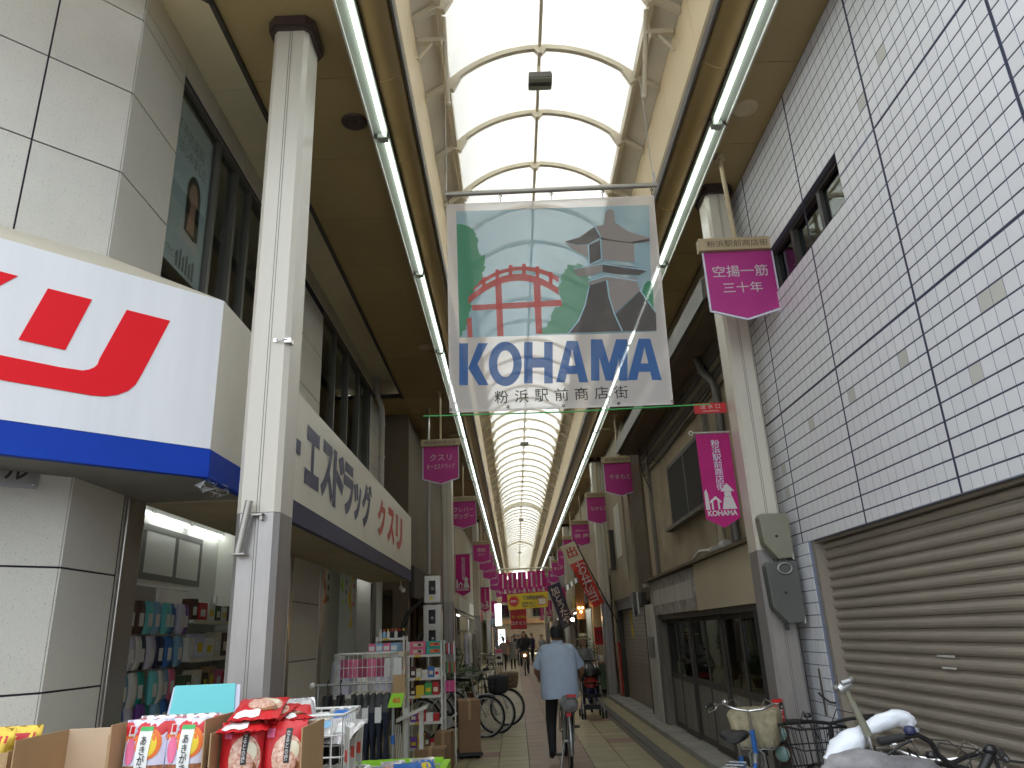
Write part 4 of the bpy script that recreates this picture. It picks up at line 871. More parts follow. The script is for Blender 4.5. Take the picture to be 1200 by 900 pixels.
for pts in ([(192, 400), (215, 395), (224, 596), (200, 597)], [(335, 395), (362, 400), (368, 588), (345, 588)], [(86, 530), (104, 525), (108, 600), (90, 601)]): bpoly(pts, 'ban_red', e, 'pillar_print')
e += .0015
bpoly([(104, 480), (440, 460), (443, 483), (108, 500)], 'ban_red', e, 'beam_print')
def band(y0, y1, y2, w0, nm, xs=(95, 430)):
    x0, x1 = xs; up = [(x0+(x1-x0)*i/16, y0+(y2-y0)*i/16-4*(y1)*(i/16)*(1-i/16)) for i in range(17)]
    bpoly(up+[(x, y+w0) for x, y in up[::-1]], 'ban_red', e+.0003, nm)
band(450, 70, 416, 26, 'deck_print', (92, 430)); band(416, 60, 384, 10, 'rail_print', (110, 430)); band(392, 50, 375, 8, 'rail_print', (130, 432))
for i in range(6):
    t = (i+.6)/6; x = 120+300*t; y = 430-30*t-4*58*t*(1-t)-10
    bpoly([(x-7, y-22), (x+7, y-22), (x+7, y+26), (x-7, y+26)], 'ban_red', e+.0012, 'baluster_print')
# stone lantern
e += .002
LN = [([(570, 182), (600, 175), (607, 125), (622, 112), (640, 122), (642, 165), (690, 200), (774, 224), (770, 240), (690, 244), (620, 232), (588, 222)], 'ban_taupe'),
      ([(452, 240), (510, 222), (566, 182), (588, 222), (540, 250), (500, 252)], 'ban_dark'), ([(452, 240), (500, 254), (540, 252), (542, 298), (500, 280)], 'ban_taupe'),
      ([(590, 224), (640, 234), (700, 242), (774, 228), (774, 238), (700, 250), (590, 232)], 'ban_dark'),
      ([(542, 254), (588, 232), (592, 308), (545, 330)], 'ban_dark'), ([(592, 234), (714, 248), (718, 318), (596, 308)], 'ban_taupe'),
      ([(486, 345), (560, 325), (596, 322), (594, 354), (540, 372), (500, 372)], 'ban_taupe'), ([(596, 324), (700, 334), (764, 350), (735, 368), (650, 364), (596, 356)], 'ban_dark'),
      ([(540, 392), (608, 372), (724, 378), (726, 392), (612, 386), (545, 406)], 'ban_taupe'),
      ([(545, 408), (608, 388), (618, 440), (640, 520), (668, 579), (468, 586), (505, 540), (530, 480)], 'ban_dark'), ([(614, 388), (726, 392), (738, 425), (640, 512), (622, 450)], 'ban_taupe'),
      ([(738, 427), (798, 512), (800, 577), (672, 579), (644, 516)], 'ban_dark')]
for i, (pts, m) in enumerate(LN): bpoly(pts, m, e+.0004*i, 'lantern_print')
e += .006
for pts in ([(566, 182), (588, 222)], [(588, 232), (592, 308), (545, 330)], [(542, 254), (545, 330)], [(486, 345), (594, 326), (764, 350)], [(540, 392), (608, 372), (726, 390)], [(612, 388), (620, 450), (640, 515), (670, 579)], [(545, 408), (530, 480), (505, 540), (468, 586)], [(738, 427), (800, 512)]):
    b = MB()
    for (x0, y0), (x1, y1) in zip(pts, pts[1:]):
        a, c = bpt(x0, y0, e), bpt(x1, y1, e); d = (c-a).normalized(); nn = V((-d.z, 0, d.x))*.006; b.add([a-nn, c-nn, c+nn, a+nn], [(0, 1, 2, 3)])
        e += .00002
    P(b, 'outline_print', 'ban_line', KB)
e = .0035
def ring_(n=28, a=.5, c=.5, a2=.245, c2=.30):
    o = [(.5+a*math.cos(2*PI*i/n), .5+c*math.sin(2*PI*i/n)) for i in range(n)]; q = [(.5+a2*math.cos(2*PI*i/n), .5+c2*math.sin(2*PI*i/n)) for i in range(n)]
    return [[o[i], o[(i+1) % n], q[(i+1) % n], q[i]] for i in range(n)]
GL = {'K': [[(0, 0), (.3, 0), (.3, 1), (0, 1)], [(.3, .40), (.64, 1), (.97, 1), (.56, .42), (.3, .40)][:4], [(.30, .40), (.50, .66), (1, 0), (.66, 0)]],
      'H': [[(0, 0), (.3, 0), (.3, 1), (0, 1)], [(.7, 0), (1, 0), (1, 1), (.7, 1)], [(.3, .38), (.7, .38), (.7, .62), (.3, .62)]],
      'A': [[(0, 0), (.28, 0), (.5, .80), (.5, 1), (.33, 1)], [(.72, 0), (1, 0), (.67, 1), (.5, 1), (.5, .80)], [(.335, .20), (.665, .20), (.61, .40), (.39, .40)]],
      'M': [[(0, 0), (.23, 0), (.23, 1), (0, 1)], [(.77, 0), (1, 0), (1, 1), (.77, 1)], [(.23, 1), (.23, .55), (.40, 0), (.5, 0), (.5, .42), (.31, 1)][:6], [(.77, 1), (.69, 1), (.5, .42), (.5, 0), (.60, 0), (.77, .55)]], 'O': ring_()}
for ch, x0, x1, y0, y1 in (('K', 58, 168, 622, 778), ('O', 168, 292, 616, 782), ('H', 300, 408, 618, 772), ('A', 420, 542, 614, 768), ('M', 552, 690, 608, 762), ('A', 690, 820, 606, 760)):
    b = MB()
    for n_, poly in enumerate(GL[ch]): b.add([bpt(x0+(x1-x0)*u, y1-(y1-y0)*v_, e+(.0003*n_ if ch != 'O' else 0)) for u, v_ in poly], [tuple(range(len(poly)))])
    P(b, 'letter', 'ban_blue', KB)
for i, ch in enumerate('粉浜駅前商店街'):
    p = bpt(216+75*i, 822-3*i); me = text_mesh(ch, .115, 'ink', frame((p.x, 6-e, p.z), FRONT), .118, bold=.004, th=0); o = link('letter', me, KB); o.location = -KB.location
b = MB(); b.tube([(-.50, 6, 5.585), (1.52, 6, 5.60)], .024, 12); P(b, 'pole', 'pole_metal', KB)
b = MB()
for x in (18, 212, 404, 600, 788):
    p = bpt(x, 90); 
    b.tube([(p.x, 6, 5.57), (p.x+.008, 6, 5.54), (p.x-.004, 6, 5.52), (p.x, 6, 5.485)], .004, 6); b.tube([(p.x+.014*math.cos(t), 6, 5.548+.014*math.sin(t)) for t in [2*PI*i/10 for i in range(10)]], .0035, 5, closed=True)
for x, y in ((26, 872), (240, 862), (448, 858), (657, 850), (862, 842)):
    p = bpt(x, y-4, .004); b.tube([(p.x+.01*math.cos(t), p.y, p.z+.01*math.sin(t)) for t in [2*PI*i/10 for i in range(10)]], .004, 5, closed=True)
P(b, 'hook', 'frame_dark', KB)
b = MB(); b.tube([(-.72, 6.02, 3.40), (.5, 6.02, 3.385), (1.75, 6.02, 3.40)], .006, 6); P(b, 'guy_rope', 'green', KB)
b = MB(); b.tube([(1.50, 6, 5.60), (1.50, 6, 5.74)], .012, 6); b.tube([(1.49, 6, 5.74), (1.42, 5.75, 6.62)], .004, 6); b.tube([(-.49, 6, 5.6), (-.47, 5.8, 6.7)], .004, 6); P(b, 'wire', 'silver', KB)
# hoist arms on both sides of the skylight
for s, nm in ((-1, 'left'), (1, 'right')):
    T = thing('banner_hoist', '%s cream hoist bracket with hanging tube beside the skylight' % nm, 'bracket', (LR(s, 1.0), 5.4, 6.6), 0, 'hoist brackets for the banner')
    x = LR(s, .93)
    b = MB(); b.tube([(x, 5.25, 6.98), (x+s*.01, 5.72, 6.42)], .022, 10); b.ball((x+s*.01, 5.73, 6.41), .032, 10); P(b, 'tube', 'steel_paint', T)
    b = MB(); b.box((x, 5.35, 6.80), (LR(s, 1.19), 5.41, 6.85)); b.box((x+s*.03-.006, 5.33, 6.74), (x+s*.03+.006, 5.43, 6.90)); b.tube([(LR(s, 1.18), 5.38, 6.62), (LR(s, 1.05), 5.38, 6.80)], .016, 8); P(b, 'arm', 'steel_paint', T)
    b = MB(); b.box((LR(s, .80), 4.88, 7.00), (LR(s, 1.0), 4.96, 7.06)); b.tube([(LR(s, .83), 4.92, 7.0), (LR(s, .83), 4.92, 6.96)], .025, 10); P(b, 'pulley', 'steel_paint', T)
b = MB(); b.tube([(LR(-1, .83), 4.92, 6.985), (LR(1, .83), 4.92, 6.985)], .004, 6); tag(b.build('hoist_wire', 'blue'), 'thin wire stretched across the skylight above the banner', 'wire')
# ================================================================== far flags and end of the arcade
def diag_flag(pix, Y, m1, m2, texts, label, pole):
    c = [atY(x, y, Y) for x, y in pix]; T = thing('diagonal_flag', label, 'flag', tuple(c[3]))
    b = MB(); n = 10; rg = []
    for i in range(n+1):
        a = c[0].lerp(c[3], i/n); d = c[1].lerp(c[2], i/n); w_ = .05*math.sin(i*1.1); rg.append([(a.x, a.y+w_, a.z), (d.x, d.y, d.z), (d.x, d.y+.006, d.z), (a.x, a.y+w_+.006, a.z)])
    k = 3 if m2 else 0
    if m2: b.loft(rg[:k+1], 1, False); b.loft(rg[k:], 0, False); P(b, 'cloth', [m1, m2], T)
    else: b.loft(rg, 0, False); P(b, 'cloth', m1, T)
    up = (c[0]-c[3]).normalized(); xd = (c[1]-c[0]).normalized(); L = (c[0]-c[3]).length; W_ = (c[1]-c[0]).length
    for s, t0, hh, mm in texts:
        ctr = c[0].lerp(c[3], t0).lerp(c[1].lerp(c[2], t0), .5); ctr.y -= .06
        part_text(T, 'lettering', s, hh*L, mm, frame(ctr, xd, up), W_*.62, bold=.012, line=.9)
    b = MB(); b.tube([atY(*pole[0], Y+.03), atY(*pole[1], Y+.03)], .018, 8); P(b, 'pole', 'frame_dark', T)
diag_flag([(656, 641), (673, 634), (708, 706), (696, 712)], 19.3, 'red_print', 'cream', [('出', .14, .16, 'red_print'), ('お\n弁\n当', .62, .62, 'cloth_white')], 'slanted red flag with white lettering jutting from the right column', ((673, 634), (724, 730)))
diag_flag([(641, 688), (655, 682), (672, 730), (660, 738)], 27, 'navy', None, [('加\nと\nう\nた\nや', .5, .85, 'cloth_white')], 'slanted navy flag with white lettering behind the red flag', ((655, 682), (676, 742)))
Ye = 43.0
T = thing('end_pole', 'cream cross pole spanning the arcade above the pink pennant row', 'pole', (.5, Ye, 4.9))
a, c = atY(578, 668, Ye), atY(642, 665, Ye); b = MB(); b.tube([a, c], .05, 8); P(b, 'pole', 'steel_paint', T)
for i in range(5):
    x0, x1 = 584+11.2*i, 595+11.2*i; a = atY(x0, 672-i*.8, Ye); c = atY(x1, 697-i*.8, Ye)
    T = thing('row_pennant', '%s magenta pennant of the row hung across the far arcade' % ('leftmost', 'second', 'middle', 'fourth', 'rightmost')[i], 'pennant', (a.x, Ye, c.z), 0, 'row of magenta pennants across the arcade')
    b = MB(); b.box((a.x, Ye, c.z), (c.x, Ye+.01, a.z)); P(b, 'cloth', 'magenta_flag', T)
    b = MB(); w_ = c.x-a.x; b.box((a.x+w_*.42, Ye-.004, c.z+.35), (a.x+w_*.58, Ye-.001, a.z-.08)); skyline(b, frame((a.x+w_/2, Ye-.002, 0), FRONT), w_, c.z+.06); tag(P(b, 'print', 'cloth_white', T), kind='stuff')
for i in range(6):
    a = atY(588+9*i, 690-i*.5, 53); c = atY(596+9*i, 706-i*.5, 53)
    T = thing('row_pennant', '%s magenta pennant of the second row glimpsed behind the first' % ('leftmost', 'second', 'third', 'fourth', 'fifth', 'rightmost')[i], 'pennant', (a.x, 53, c.z), 0, 'second row of magenta pennants'); b = MB(); b.box((a.x, 53, c.z), (c.x, 53.01, a.z)); P(b, 'cloth', 'magenta_flag', T)
T = thing('yellow_banner', 'yellow banner with a red starburst stretched below the pink pennant row', 'banner', (.5, 42.5, 3.0))
q = [atY(x, y, 42.5) for x, y in ((594, 697), (642, 693), (642, 711), (596, 715))]
b = MB(); b.add(q+[p+V((0, .01, 0)) for p in q], [(3, 2, 1, 0), (4, 5, 6, 7), (0, 1, 5, 4), (2, 3, 7, 6), (1, 2, 6, 5), (3, 0, 4, 7)]); P(b, 'cloth', 'yellow', T)
cc = q[0].lerp(q[3], .45)+V((.35, -.006, 0)); b = MB(); M = frame(cc, FRONT); b.prism([((.34 if i % 2 else .24)*math.cos(2*PI*i/28), (.34 if i % 2 else .24)*math.sin(2*PI*i/28)) for i in range(28)], 0, .002, M); P(b, 'starburst', 'red', T)
part_text(T, 'lettering', '粉浜駅前商店街', .24, 'navy', frame(q[0].lerp(q[2], .5)+V((.35, -.003, .16)), FRONT), 1.2, bold=.03)
part_text(T, 'lettering', '自転車は押して\nお通りください', .30, 'navy', frame(q[0].lerp(q[2], .5)+V((.1, -.003, -.2)), FRONT), .8, bold=.02)
part_text(T, 'lettering', 'お願い', .13, 'cloth_white', Matrix.Translation((0, -.004, 0)) @ M, .4, bold=.03)
b = MB(); M2 = frame(q[1].lerp(q[2], .62)+V((-.32, -.004, 0)), FRONT); b.box((-.24, -.2, 0), (.24, .2, .001), 0, M2); P(b, 'picture_frame', 'red', T); b = MB(); b.box((-.2, -.16, .0012), (.2, .16, .002), 0, M2); P(b, 'picture', 'cream', T)
T = thing('red_shop_sign', 'large red sign with white katakana below the yellow banner', 'shop sign', (.1, 47, 1.9))
q = [atY(x, y, 47) for x, y in ((598, 714), (616.5, 714), (616.5, 737), (598, 737))]
b = MB(); b.box((q[0].x, 47, q[2].z), (q[1].x, 47.1, q[0].z)); P(b, 'panel', 'red', T)
part_text(T, 'lettering', 'コクミン', .22, 'cloth_white', frame(((q[0].x+q[1].x)/2, 47, q[2].z*.7+q[0].z*.3), FRONT), .92, bold=.04)
part_text(T, 'lettering', '薬・化粧品', .17, 'yellow', frame(((q[0].x+q[1].x)/2, 47, q[2].z*.4+q[0].z*.6), FRONT), .8, bold=.04); part_text(T, 'lettering', 'くすり', .14, 'ink', frame(((q[0].x+q[1].x)/2, 47, q[2].z*.15+q[0].z*.85), FRONT), .7, bold=.04)
for (x, y0_, y1_, lab, s) in ((588, 738, 757, 'white lit sign box with black lettering at the far left', '薬'), (584, 708, 733, 'tall bright white sign column far on the left', '')):
    a = atY(x-4, y0_, 38); c = atY(x+4, y1_, 38); T = thing('lit_sign', lab, 'sign', (a.x, 38, c.z)); b = MB(); b.box((a.x, 38, c.z), (c.x, 38.2, a.z)); P(b, 'box', 'sign_lit', T)
    if s: part_text(T, 'lettering', s, .45, 'ink', frame(((a.x+c.x)/2, 38, (a.z+c.z)/2), FRONT), .25, bold=.05)
# ---------------- repeating shop fronts down both sides
def shop(s, X, y0, y1, wm, sm, fm, label, rec=.7, shut=False, lit=False, winz=(3.2, 4.6), awn=None, glow=False):
    B = thing('shop_building', label, 'building', (X, (y0+y1)/2, 0), 0, 'shop houses lining the arcade')
    ox = X+s*5
    b = MB(); b.box((X, y0, 2.5), (ox, y1-.02, 8)); P(b, 'wall', wm, B)
    for a, c in ((y0, y0+.28), (y1-.3, y1-.02)): b = MB(); b.box((X, a, .02), (X+s*.3, c, 2.5)); P(b, 'pier', wm, B)
    b = MB(); b.box((X+s*rec, y0, .0), (ox, y1-.02, 2.5)); P(b, 'shop_back', 'interior_white' if lit else 'wood_dark', B)
    b = MB(); b.box((X-s*.10, y0+.1, 2.35), (X-s*.005, y1-.15, 2.95)); P(b, 'fascia_sign', sm, B)
    n = max(1, int((y1-y0)/2.4)); w_ = (y1-y0)/n
    for i in range(n): window(B, X-s*.01, y0+w_*i+.4, y0+w_*(i+1)-.4, winz[0], winz[1], (y0+w_*(i+.5),), -s, .04, fm, 'glass_dark', .06, False)
    if shut:
        for i in range(12): b = MB(); b.box((X+s*.18, y0+.3, .1+.19*i), (X+s*.2, y1-.32, .27+.19*i)); P(b, 'shutter_slat', 'shutter', B)
    else:
        for i in range(3): b = MB(); yy = y0+.4+(y1-y0-.8)*i/2; b.box((X+s*(rec-.12), yy-.05, .05), (X+s*(rec-.04), yy+.05, 2.4)); P(b, 'door_frame', 'wood_brown' if not lit else 'alu', B)
    if awn: b = MB(); b.add([(X-s*.01, y0+.2, 2.55), (X-s*.7, y0+.2, 2.2), (X-s*.7, y1-.3, 2.2), (X-s*.01, y1-.3, 2.55), (X-s*.01, y0+.2, 2.50), (X-s*.7, y0+.2, 2.15), (X-s*.7, y1-.3, 2.15), (X-s*.01, y1-.3, 2.50)], [(0, 1, 2, 3), (7, 6, 5, 4), (0, 4, 5, 1), (1, 5, 6, 2), (2, 6, 7, 3)]); P(b, 'awning', awn, B)
    if glow: b = MB(); b.tube([(X+s*.3, y0+.5, 2.42), (X+s*.3, y1-.5, 2.42)], .03, 8); P(b, 'shop_tube', 'tube_shop', B)
ord_ = ('first', 'second', 'third', 'fourth', 'fifth', 'sixth', 'seventh', 'eighth')
Lsh = [(14.62, 20.5, 'wall_brown', 'wood_dark', 'frame_dark', dict(shut=False)), (20.5, 26.4, 'wall_brown', 'wall_cream', 'alu', dict(awn='cloth_grey')), (26.4, 32.5, 'wall_tan', 'white_dirty', 'alu', dict(lit=True, glow=True)), (32.5, 39, 'wall_cream', 'cream', 'frame_dark', dict()), (39, 46, 'wall_grey', 'red_print', 'alu', dict(lit=True, glow=True)), (46, 54, 'wall_tan', 'white_dirty', 'alu', dict(awn='green')), (54, 66, 'wall_cream', 'blue', 'alu', dict(lit=True))]
for i, (a, c, wm, sm, fm, kw) in enumerate(Lsh): shop(-1, -2.05, a, c, wm, sm, fm, '%s shop house on the left beyond the drugstore' % ord_[i], **kw)
Rsh = [(19.8, 25.5, 'wall_cream', 'wood_brown', 'frame_dark', dict()), (25.5, 31.5, 'wall_tan', 'wood_dark', 'alu', dict(awn='brown')), (31.5, 38, 'wall_cream', 'yellow', 'alu', dict(lit=True, glow=True)), (38, 46, 'wall_grey', 'white_dirty', 'alu', dict()), (46, 55, 'wall_tan', 'wood_brown', 'alu', dict(lit=True, glow=True)), (55, 66, 'wall_cream', 'cream', 'alu', dict())]
for i, (a, c, wm, sm, fm, kw) in enumerate(Rsh): shop(1, 2.55, a, c, wm, sm, fm, '%s shop house on the right beyond the tan house' % ord_[i], **kw)
EB = thing('end_building', 'cream building closing the view at the far end of the arcade', 'building', (.3, 70, 0))
b = MB(); b.box((-6, 70, 0), (7, 76, 6.4)); P(b, 'wall', 'wall_brown', EB)
for i in range(5):
    b = MB(); b.box((-3+1.5*i, 69.93, 3.0), (-2+1.5*i, 69.99, 4.2)); wn = P(b, 'window', 'frame_grey', EB); b = MB(); b.box((-2.93+1.5*i, 69.91, 3.07), (-2.07+1.5*i, 69.925, 4.13)); P(b, 'pane', 'glass_dark', wn)
b = MB(); b.box((-2.5, 69.9, .1), (3, 69.98, 2.4)); P(b, 'shop_front', 'wall_brown', EB)
b = MB(); b.box((-2.5, 69.7, 2.45), (3, 69.98, 2.9)); P(b, 'fascia_sign', 'wood_brown', EB)
# meter cabinets on the left post
for (xa, xb, ya_, yb_, lab) in ((497, 516.5, 675, 706, 'upper brushed steel meter cabinet with one window on the left post'), (496, 517.5, 709, 752, 'lower brushed steel meter cabinet with two windows on the left post')):
    Y = 14.2; a = atY(xa, ya_, Y); c = atY(xb, yb_, Y); T = thing('meter_cabinet', lab, 'meter cabinet', (a.x, Y, c.z), 0, 'steel meter cabinets')
    b = MB(); b.box((a.x, Y, c.z), (c.x, Y+.2, a.z)); bevel(P(b, 'case', 'stainless', T), .008)
    h = a.z-c.z; n = 1 if h < .6 else 2
    for i in range(n):
        zc = a.z-.22-.36*i; b = MB(); b.box(((a.x+c.x)/2-.07, Y-.006, zc-.12), ((a.x+c.x)/2+.06, Y-.001, zc+.13)); P(b, 'window', 'black_gloss', T); b = MB(); b.lathe([(.03, 0), (.03, .01), (0, .012)], 14, frame(((a.x+c.x)/2, Y-.007, zc-.02), FRONT)); P(b, 'dial', 'silver', T)
    b = MB(); b.box((a.x+.10, Y-.004, c.z+.06), (a.x+.16, Y-.001, c.z+.12)); P(b, 'sticker', 'yellow', T)
T = thing('steel_conduit', 'shiny vertical conduit rising above the meter cabinets', 'conduit', (-1.75, 14.3, 2.6)); p = atY(503, 672, 14.3); b = MB(); b.tube([(p.x, 14.3, p.z), (p.x, 14.3, CZ)], .03, 10); b.tube([(p.x-.02, 14.3, .02), (p.x-.02, 14.3, 2.2)], .06, 8); P(b, 'pipe', 'stainless', T)
b = MB(); b.tube([(p.x-.1, 14.3, 1.7), (p.x-.35, 14.3, 1.4), (p.x-.5, 14.3, .9), (p.x-.52, 14.3, .02)], .045, 10); b.tube([(p.x-.1, 14.32, 2.3), (p.x-.4, 14.32, 2.05), (p.x-.62, 14.32, 1.5), (p.x-.66, 14.32, .02)], .045, 10); P(b, 'black_hose', 'cable', T)

# ================================================================== goods inside the drugstore
SHF = thing('display_shelf', 'white wall shelf unit with price rails inside the drugstore doorway', 'shelf', (-3.75, 8.0, 0))
for z in (.45, .80, 1.14, 1.50, 1.90):
    b = MB(); b.box((-3.98, 8.45, z-.035), (-3.55, 10.05, z)); P(b, 'shelf_board', 'white_paint', SHF)
    b = MB(); b.box((-3.549, 8.45, z-.045), (-3.543, 10.05, z)); P(b, 'price_rail', 'cream', SHF)
for y in (6.3, 8.42, 10.07): b = MB(); b.box((-3.99, y-.02, .02), (-3.95, y+.02, 2.25)); P(b, 'upright', 'white_paint', SHF)
b = MB(); b.box((-3.995, 6.3, .3), (-3.975, 8.42, 2.25)); P(b, 'peg_panel', 'wall_cream', SHF)
for z in (1.24, 1.56, 1.88, 2.2):
    b = MB(); b.tube([(-3.62, 6.35, z), (-3.62, 8.4, z)], .006, 6); P(b, 'hook_rail', 'silver', SHF)
rg_ = random.Random(11)
def pack(loc, w, h, d, m, label, m2='paper', grp='packs on the drugstore shelf', rz=0, name='product_pack', box=False):
    T = thing(name, label, 'pack', loc, rz, grp); b = MB()
    if box: b.box((-d/2, -w/2, 0), (d/2, w/2, h)); o = bevel(b.build('carton', m, T), .003)
    else:
        n = 6; rgs = []
        for i in range(n+1):
            t = i/n; k = max(.12, math.sin(PI*t)**.5); z = h*t
            rgs.append([(-d/2*k, -w/2, z), (d/2*k, -w/2*.96, z), (d/2*k, w/2*.96, z), (-d/2*k, w/2, z)])
        b.loft(rgs, 0, True); b.build('pouch', m, T)
    b = MB(); b.box((d/2+.001, -w*.28, h*.22), (d/2+.003, w*.28, h*.62)); b.build('label_print', m2, T); return T
wd_ = {0: 'top', 1: 'middle', 2: 'lower', 3: 'bottom'}
pal = {0: ['brown', 'brown', 'cyan', 'sky_blue', 'cyan', 'blue', 'lilac', 'purple'], 1: ['lilac', 'paper', 'navy', 'lilac', 'navy', 'blue', 'sky_blue'], 2: ['sky_blue', 'paper', 'teal', 'cyan', 'paper', 'sky_blue', 'pink'], 3: ['blue', 'lilac', 'purple', 'teal', 'sky_blue', 'blue']}
o9 = ('first', 'second', 'third', 'fourth', 'fifth', 'sixth', 'seventh', 'eighth')
for r in range(4):
    for i, m in enumerate(pal[r]):
        y = 7.02+.175*i+rg_.uniform(-.02, .02); z = (1.87, 1.55, 1.23, .95)[r]
        pack((-3.55+rg_.uniform(-.03, .03), y, z-.12), .15, .30, .06, m, '%s %s pouch from the left hanging on the %s rail inside the doorway' % (o9[i], m.replace('_', ' '), wd_[r]))
pal2 = [['brown', 'red', 'paper', 'leaf2', 'white_paint', 'brown'], ['white_paint', 'lilac', 'paper', 'cream', 'brown', 'cream'], ['leaf2', 'cream', 'brown', 'card', 'pink', 'red'], ['red', 'brown', 'red_print', 'orange', 'brown', 'red']]
for r, z in enumerate((1.90, 1.50, 1.14, .80)):
    y = 8.50
    for i, m in enumerate(pal2[r]):
        w = rg_.choice((.16, .2, .24)); h = rg_.uniform(.16, .28)
        pack((-3.66, y+w/2, z+.001), w, h, .12, m, '%s item from the left, a %s carton, on the %s shelf inside the doorway' % (o9[i], ('green' if m == 'leaf2' else 'cardboard' if m == 'card' else m.replace('_', ' ')), wd_[r]), rg_.choice(('paper', 'yellow', 'cream')), box=True); y += w+.03
# ================================================================== snack tables in the foreground
TBL = thing('sales_table', 'low sales table under the snack cartons at the shop corner', 'table', (-1.5, 3.35, 0))
b = MB(); b.box((-2.75, 3.05, 1.0), (-.80, 3.75, 1.03)); b.build('table_top', 'white_dirty', TBL).location = -TBL.location
for x in (-2.7, -.86):
    for y in (3.1, 3.7): b = MB(); b.box((x-.02, y-.02, 0), (x+.02, y+.02, 1.0)); P(b, 'leg', 'silver', TBL)
def carton(name, label, x0, x1, y0, y1, z0, z1, m='card', mi='card_in', front=1.0, th=.006, flap=True, rz=0, grp=None):
    T = thing(name, label, 'box', ((x0+x1)/2, (y0+y1)/2, z0), rz, grp); hx, hy, h = (x1-x0)/2, (y1-y0)/2, z1-z0
    def wl(nm, a, c, mm): b = MB(); b.box(a, c); bevel(b.build(nm, mm, T), .0015)
    wl('bottom', (-hx, -hy, 0), (hx, hy, th), m); wl('back', (-hx+th, hy-th, th), (hx-th, hy, h), mi)
    wl('side', (-hx, -hy, th), (-hx+th, hy, h), m); wl('side', (hx-th, -hy, th), (hx, hy, h*1.02), m)
    wl('front', (-hx+th, -hy, th), (hx-th, -hy+th, h*front), m)
    return T
# pillow bag with printed patches
def bag(T, M, w, h, d, base, prints, texts=()):
    def sf(u, v_, o=0):
        x = (u-.5)*w; k = max(0, math.sin(PI*min(max((v_-.04)/.92, 0), 1)))**.55*max(0, 1-(abs(u-.5)*2)**3)
        wr = .004*math.sin(u*23+v_*9)*(1-k*.6)
        return V((x*(1-.06*math.sin(PI*v_)), -(d/2*k+o)-wr, v_*h))
    b = MB(); NU, NV = 12, 14; vs = []
    for side in (0, 1):
        for j in range(NV+1):
            for i in range(NU+1):
                p = sf(i/NU, j/NV); p.y = p.y if side == 0 else -p.y; vs.append(M @ p)
    n1 = (NU+1)*(NV+1); fs = []
    for j in range(NV):
        for i in range(NU):
            a = j*(NU+1)+i; fs.append((a, a+1, a+NU+2, a+NU+1)); fs.append((n1+a, n1+a+NU+1, n1+a+NU+2, n1+a+1))
    b.add(vs, fs, 0, True); o = b.build('pouch', base, T)
    for k, pr4 in enumerate(prints):
        m = pr4[-1]; b = MB(); off = .0012+.0007*k
        if pr4[0] == 'r':
            _, u0, u1, v0, v1, _m = pr4; n = 6; vs = [M @ sf(u0+(u1-u0)*i/n, v0+(v1-v0)*j/n, off) for j in range(n+1) for i in range(n+1)]
            b.add(vs, [(j*(n+1)+i, j*(n+1)+i+1, (j+1)*(n+1)+i+1, (j+1)*(n+1)+i) for j in range(n) for i in range(n)], 0, True)
        else:
            _, cu_, cv_, ru, rv, _m = pr4; n = 18; rr = 4; vs = [M @ sf(cu_, cv_, off)]
            for q in range(1, rr+1): vs += [M @ sf(cu_+ru*q/rr*math.cos(2*PI*i/n), cv_+rv*q/rr*math.sin(2*PI*i/n), off) for i in range(n)]
            fs = [(0, 1+i, 1+(i+1) % n) for i in range(n)]+[(1+(q-1)*n+i, 1+q*n+i, 1+q*n+(i+1) % n, 1+(q-1)*n+(i+1) % n) for q in range(1, rr) for i in range(n)]
            b.add(vs, fs, 0, True)
        b.build('print', m, T)
    for (s, uc, vc, hh, ww, m) in texts:
        me = text_mesh(s, hh, m, None, ww, bold=.012, line=.95, th=0)
        for v in me.vertices: v.co = M @ sf(uc+v.co.x, vc+v.co.y*1.0, .0105)
        link('lettering', me, T)
    return o
AK = [('r', .0, 1., .80, .97, 'red'), ('r', .02, .98, .74, .81, 'orange'), ('e', .62, .70, .30, .19, 'orange'), ('e', .60, .69, .22, .15, 'yellow'), ('e', .2, .62, .13, .16, 'pink'), ('r', .0, 1., .03, .45, 'snack_brown'), ('r', .10, .28, .80, .93, 'cloth_white'), ('r', .13, .25, .83, .92, 'red'), ('r', .38, .68, .24, .90, 'paper'), ('r', .38, .68, .86, .91, 'green'), ('e', .2, .24, .1, .14, 'cream')]
RB = [('r', .02, .98, .80, .97, 'red'), ('e', .62, .52, .36, .30, 'snack'), ('e', .74, .60, .16, .13, 'cream'), ('e', .70, .36, .22, .16, 'snack_brown'), ('e', .60, .44, .24, .18, 'snack'), ('r', .10, .30, .78, .90, 'pink'), ('r', .56, .70, .44, .90, 'ink'), ('r', .05, .36, .06, .20, 'lime'), ('e', .85, .22, .1, .1, 'sky_blue')]
ZT = 1.031
carton('snack_carton', 'cardboard tray of gold wrapped snacks at the far left edge', -2.45, -2.03, 3.2, 3.5, ZT, 1.24)
for i in range(2):
    T = thing('gold_snack_bag', '%s gold snack bag poking out of the left tray' % ('front', 'rear')[i], 'snack bag', (-2.18+.05*i, 3.28+.1*i, ZT+.02), 0, 'gold snack bags')
    bag(T, Matrix.Rotation(.15, 4, 'Z'), .22, .27, .08, 'gold', [('e', .5, .5, .3, .25, 'brown'), ('r', .1, .9, .8, .9, 'red')])
carton('empty_carton', 'empty open cardboard box with pale inside wall between snack boxes', -2.0, -1.625, 3.18, 3.55, ZT, 1.285, front=.35)
T = carton('snack_carton', 'cardboard box holding two striped snack bags with white name strips', -1.595, -1.225, 3.12, 3.42, ZT, 1.33, front=.1)
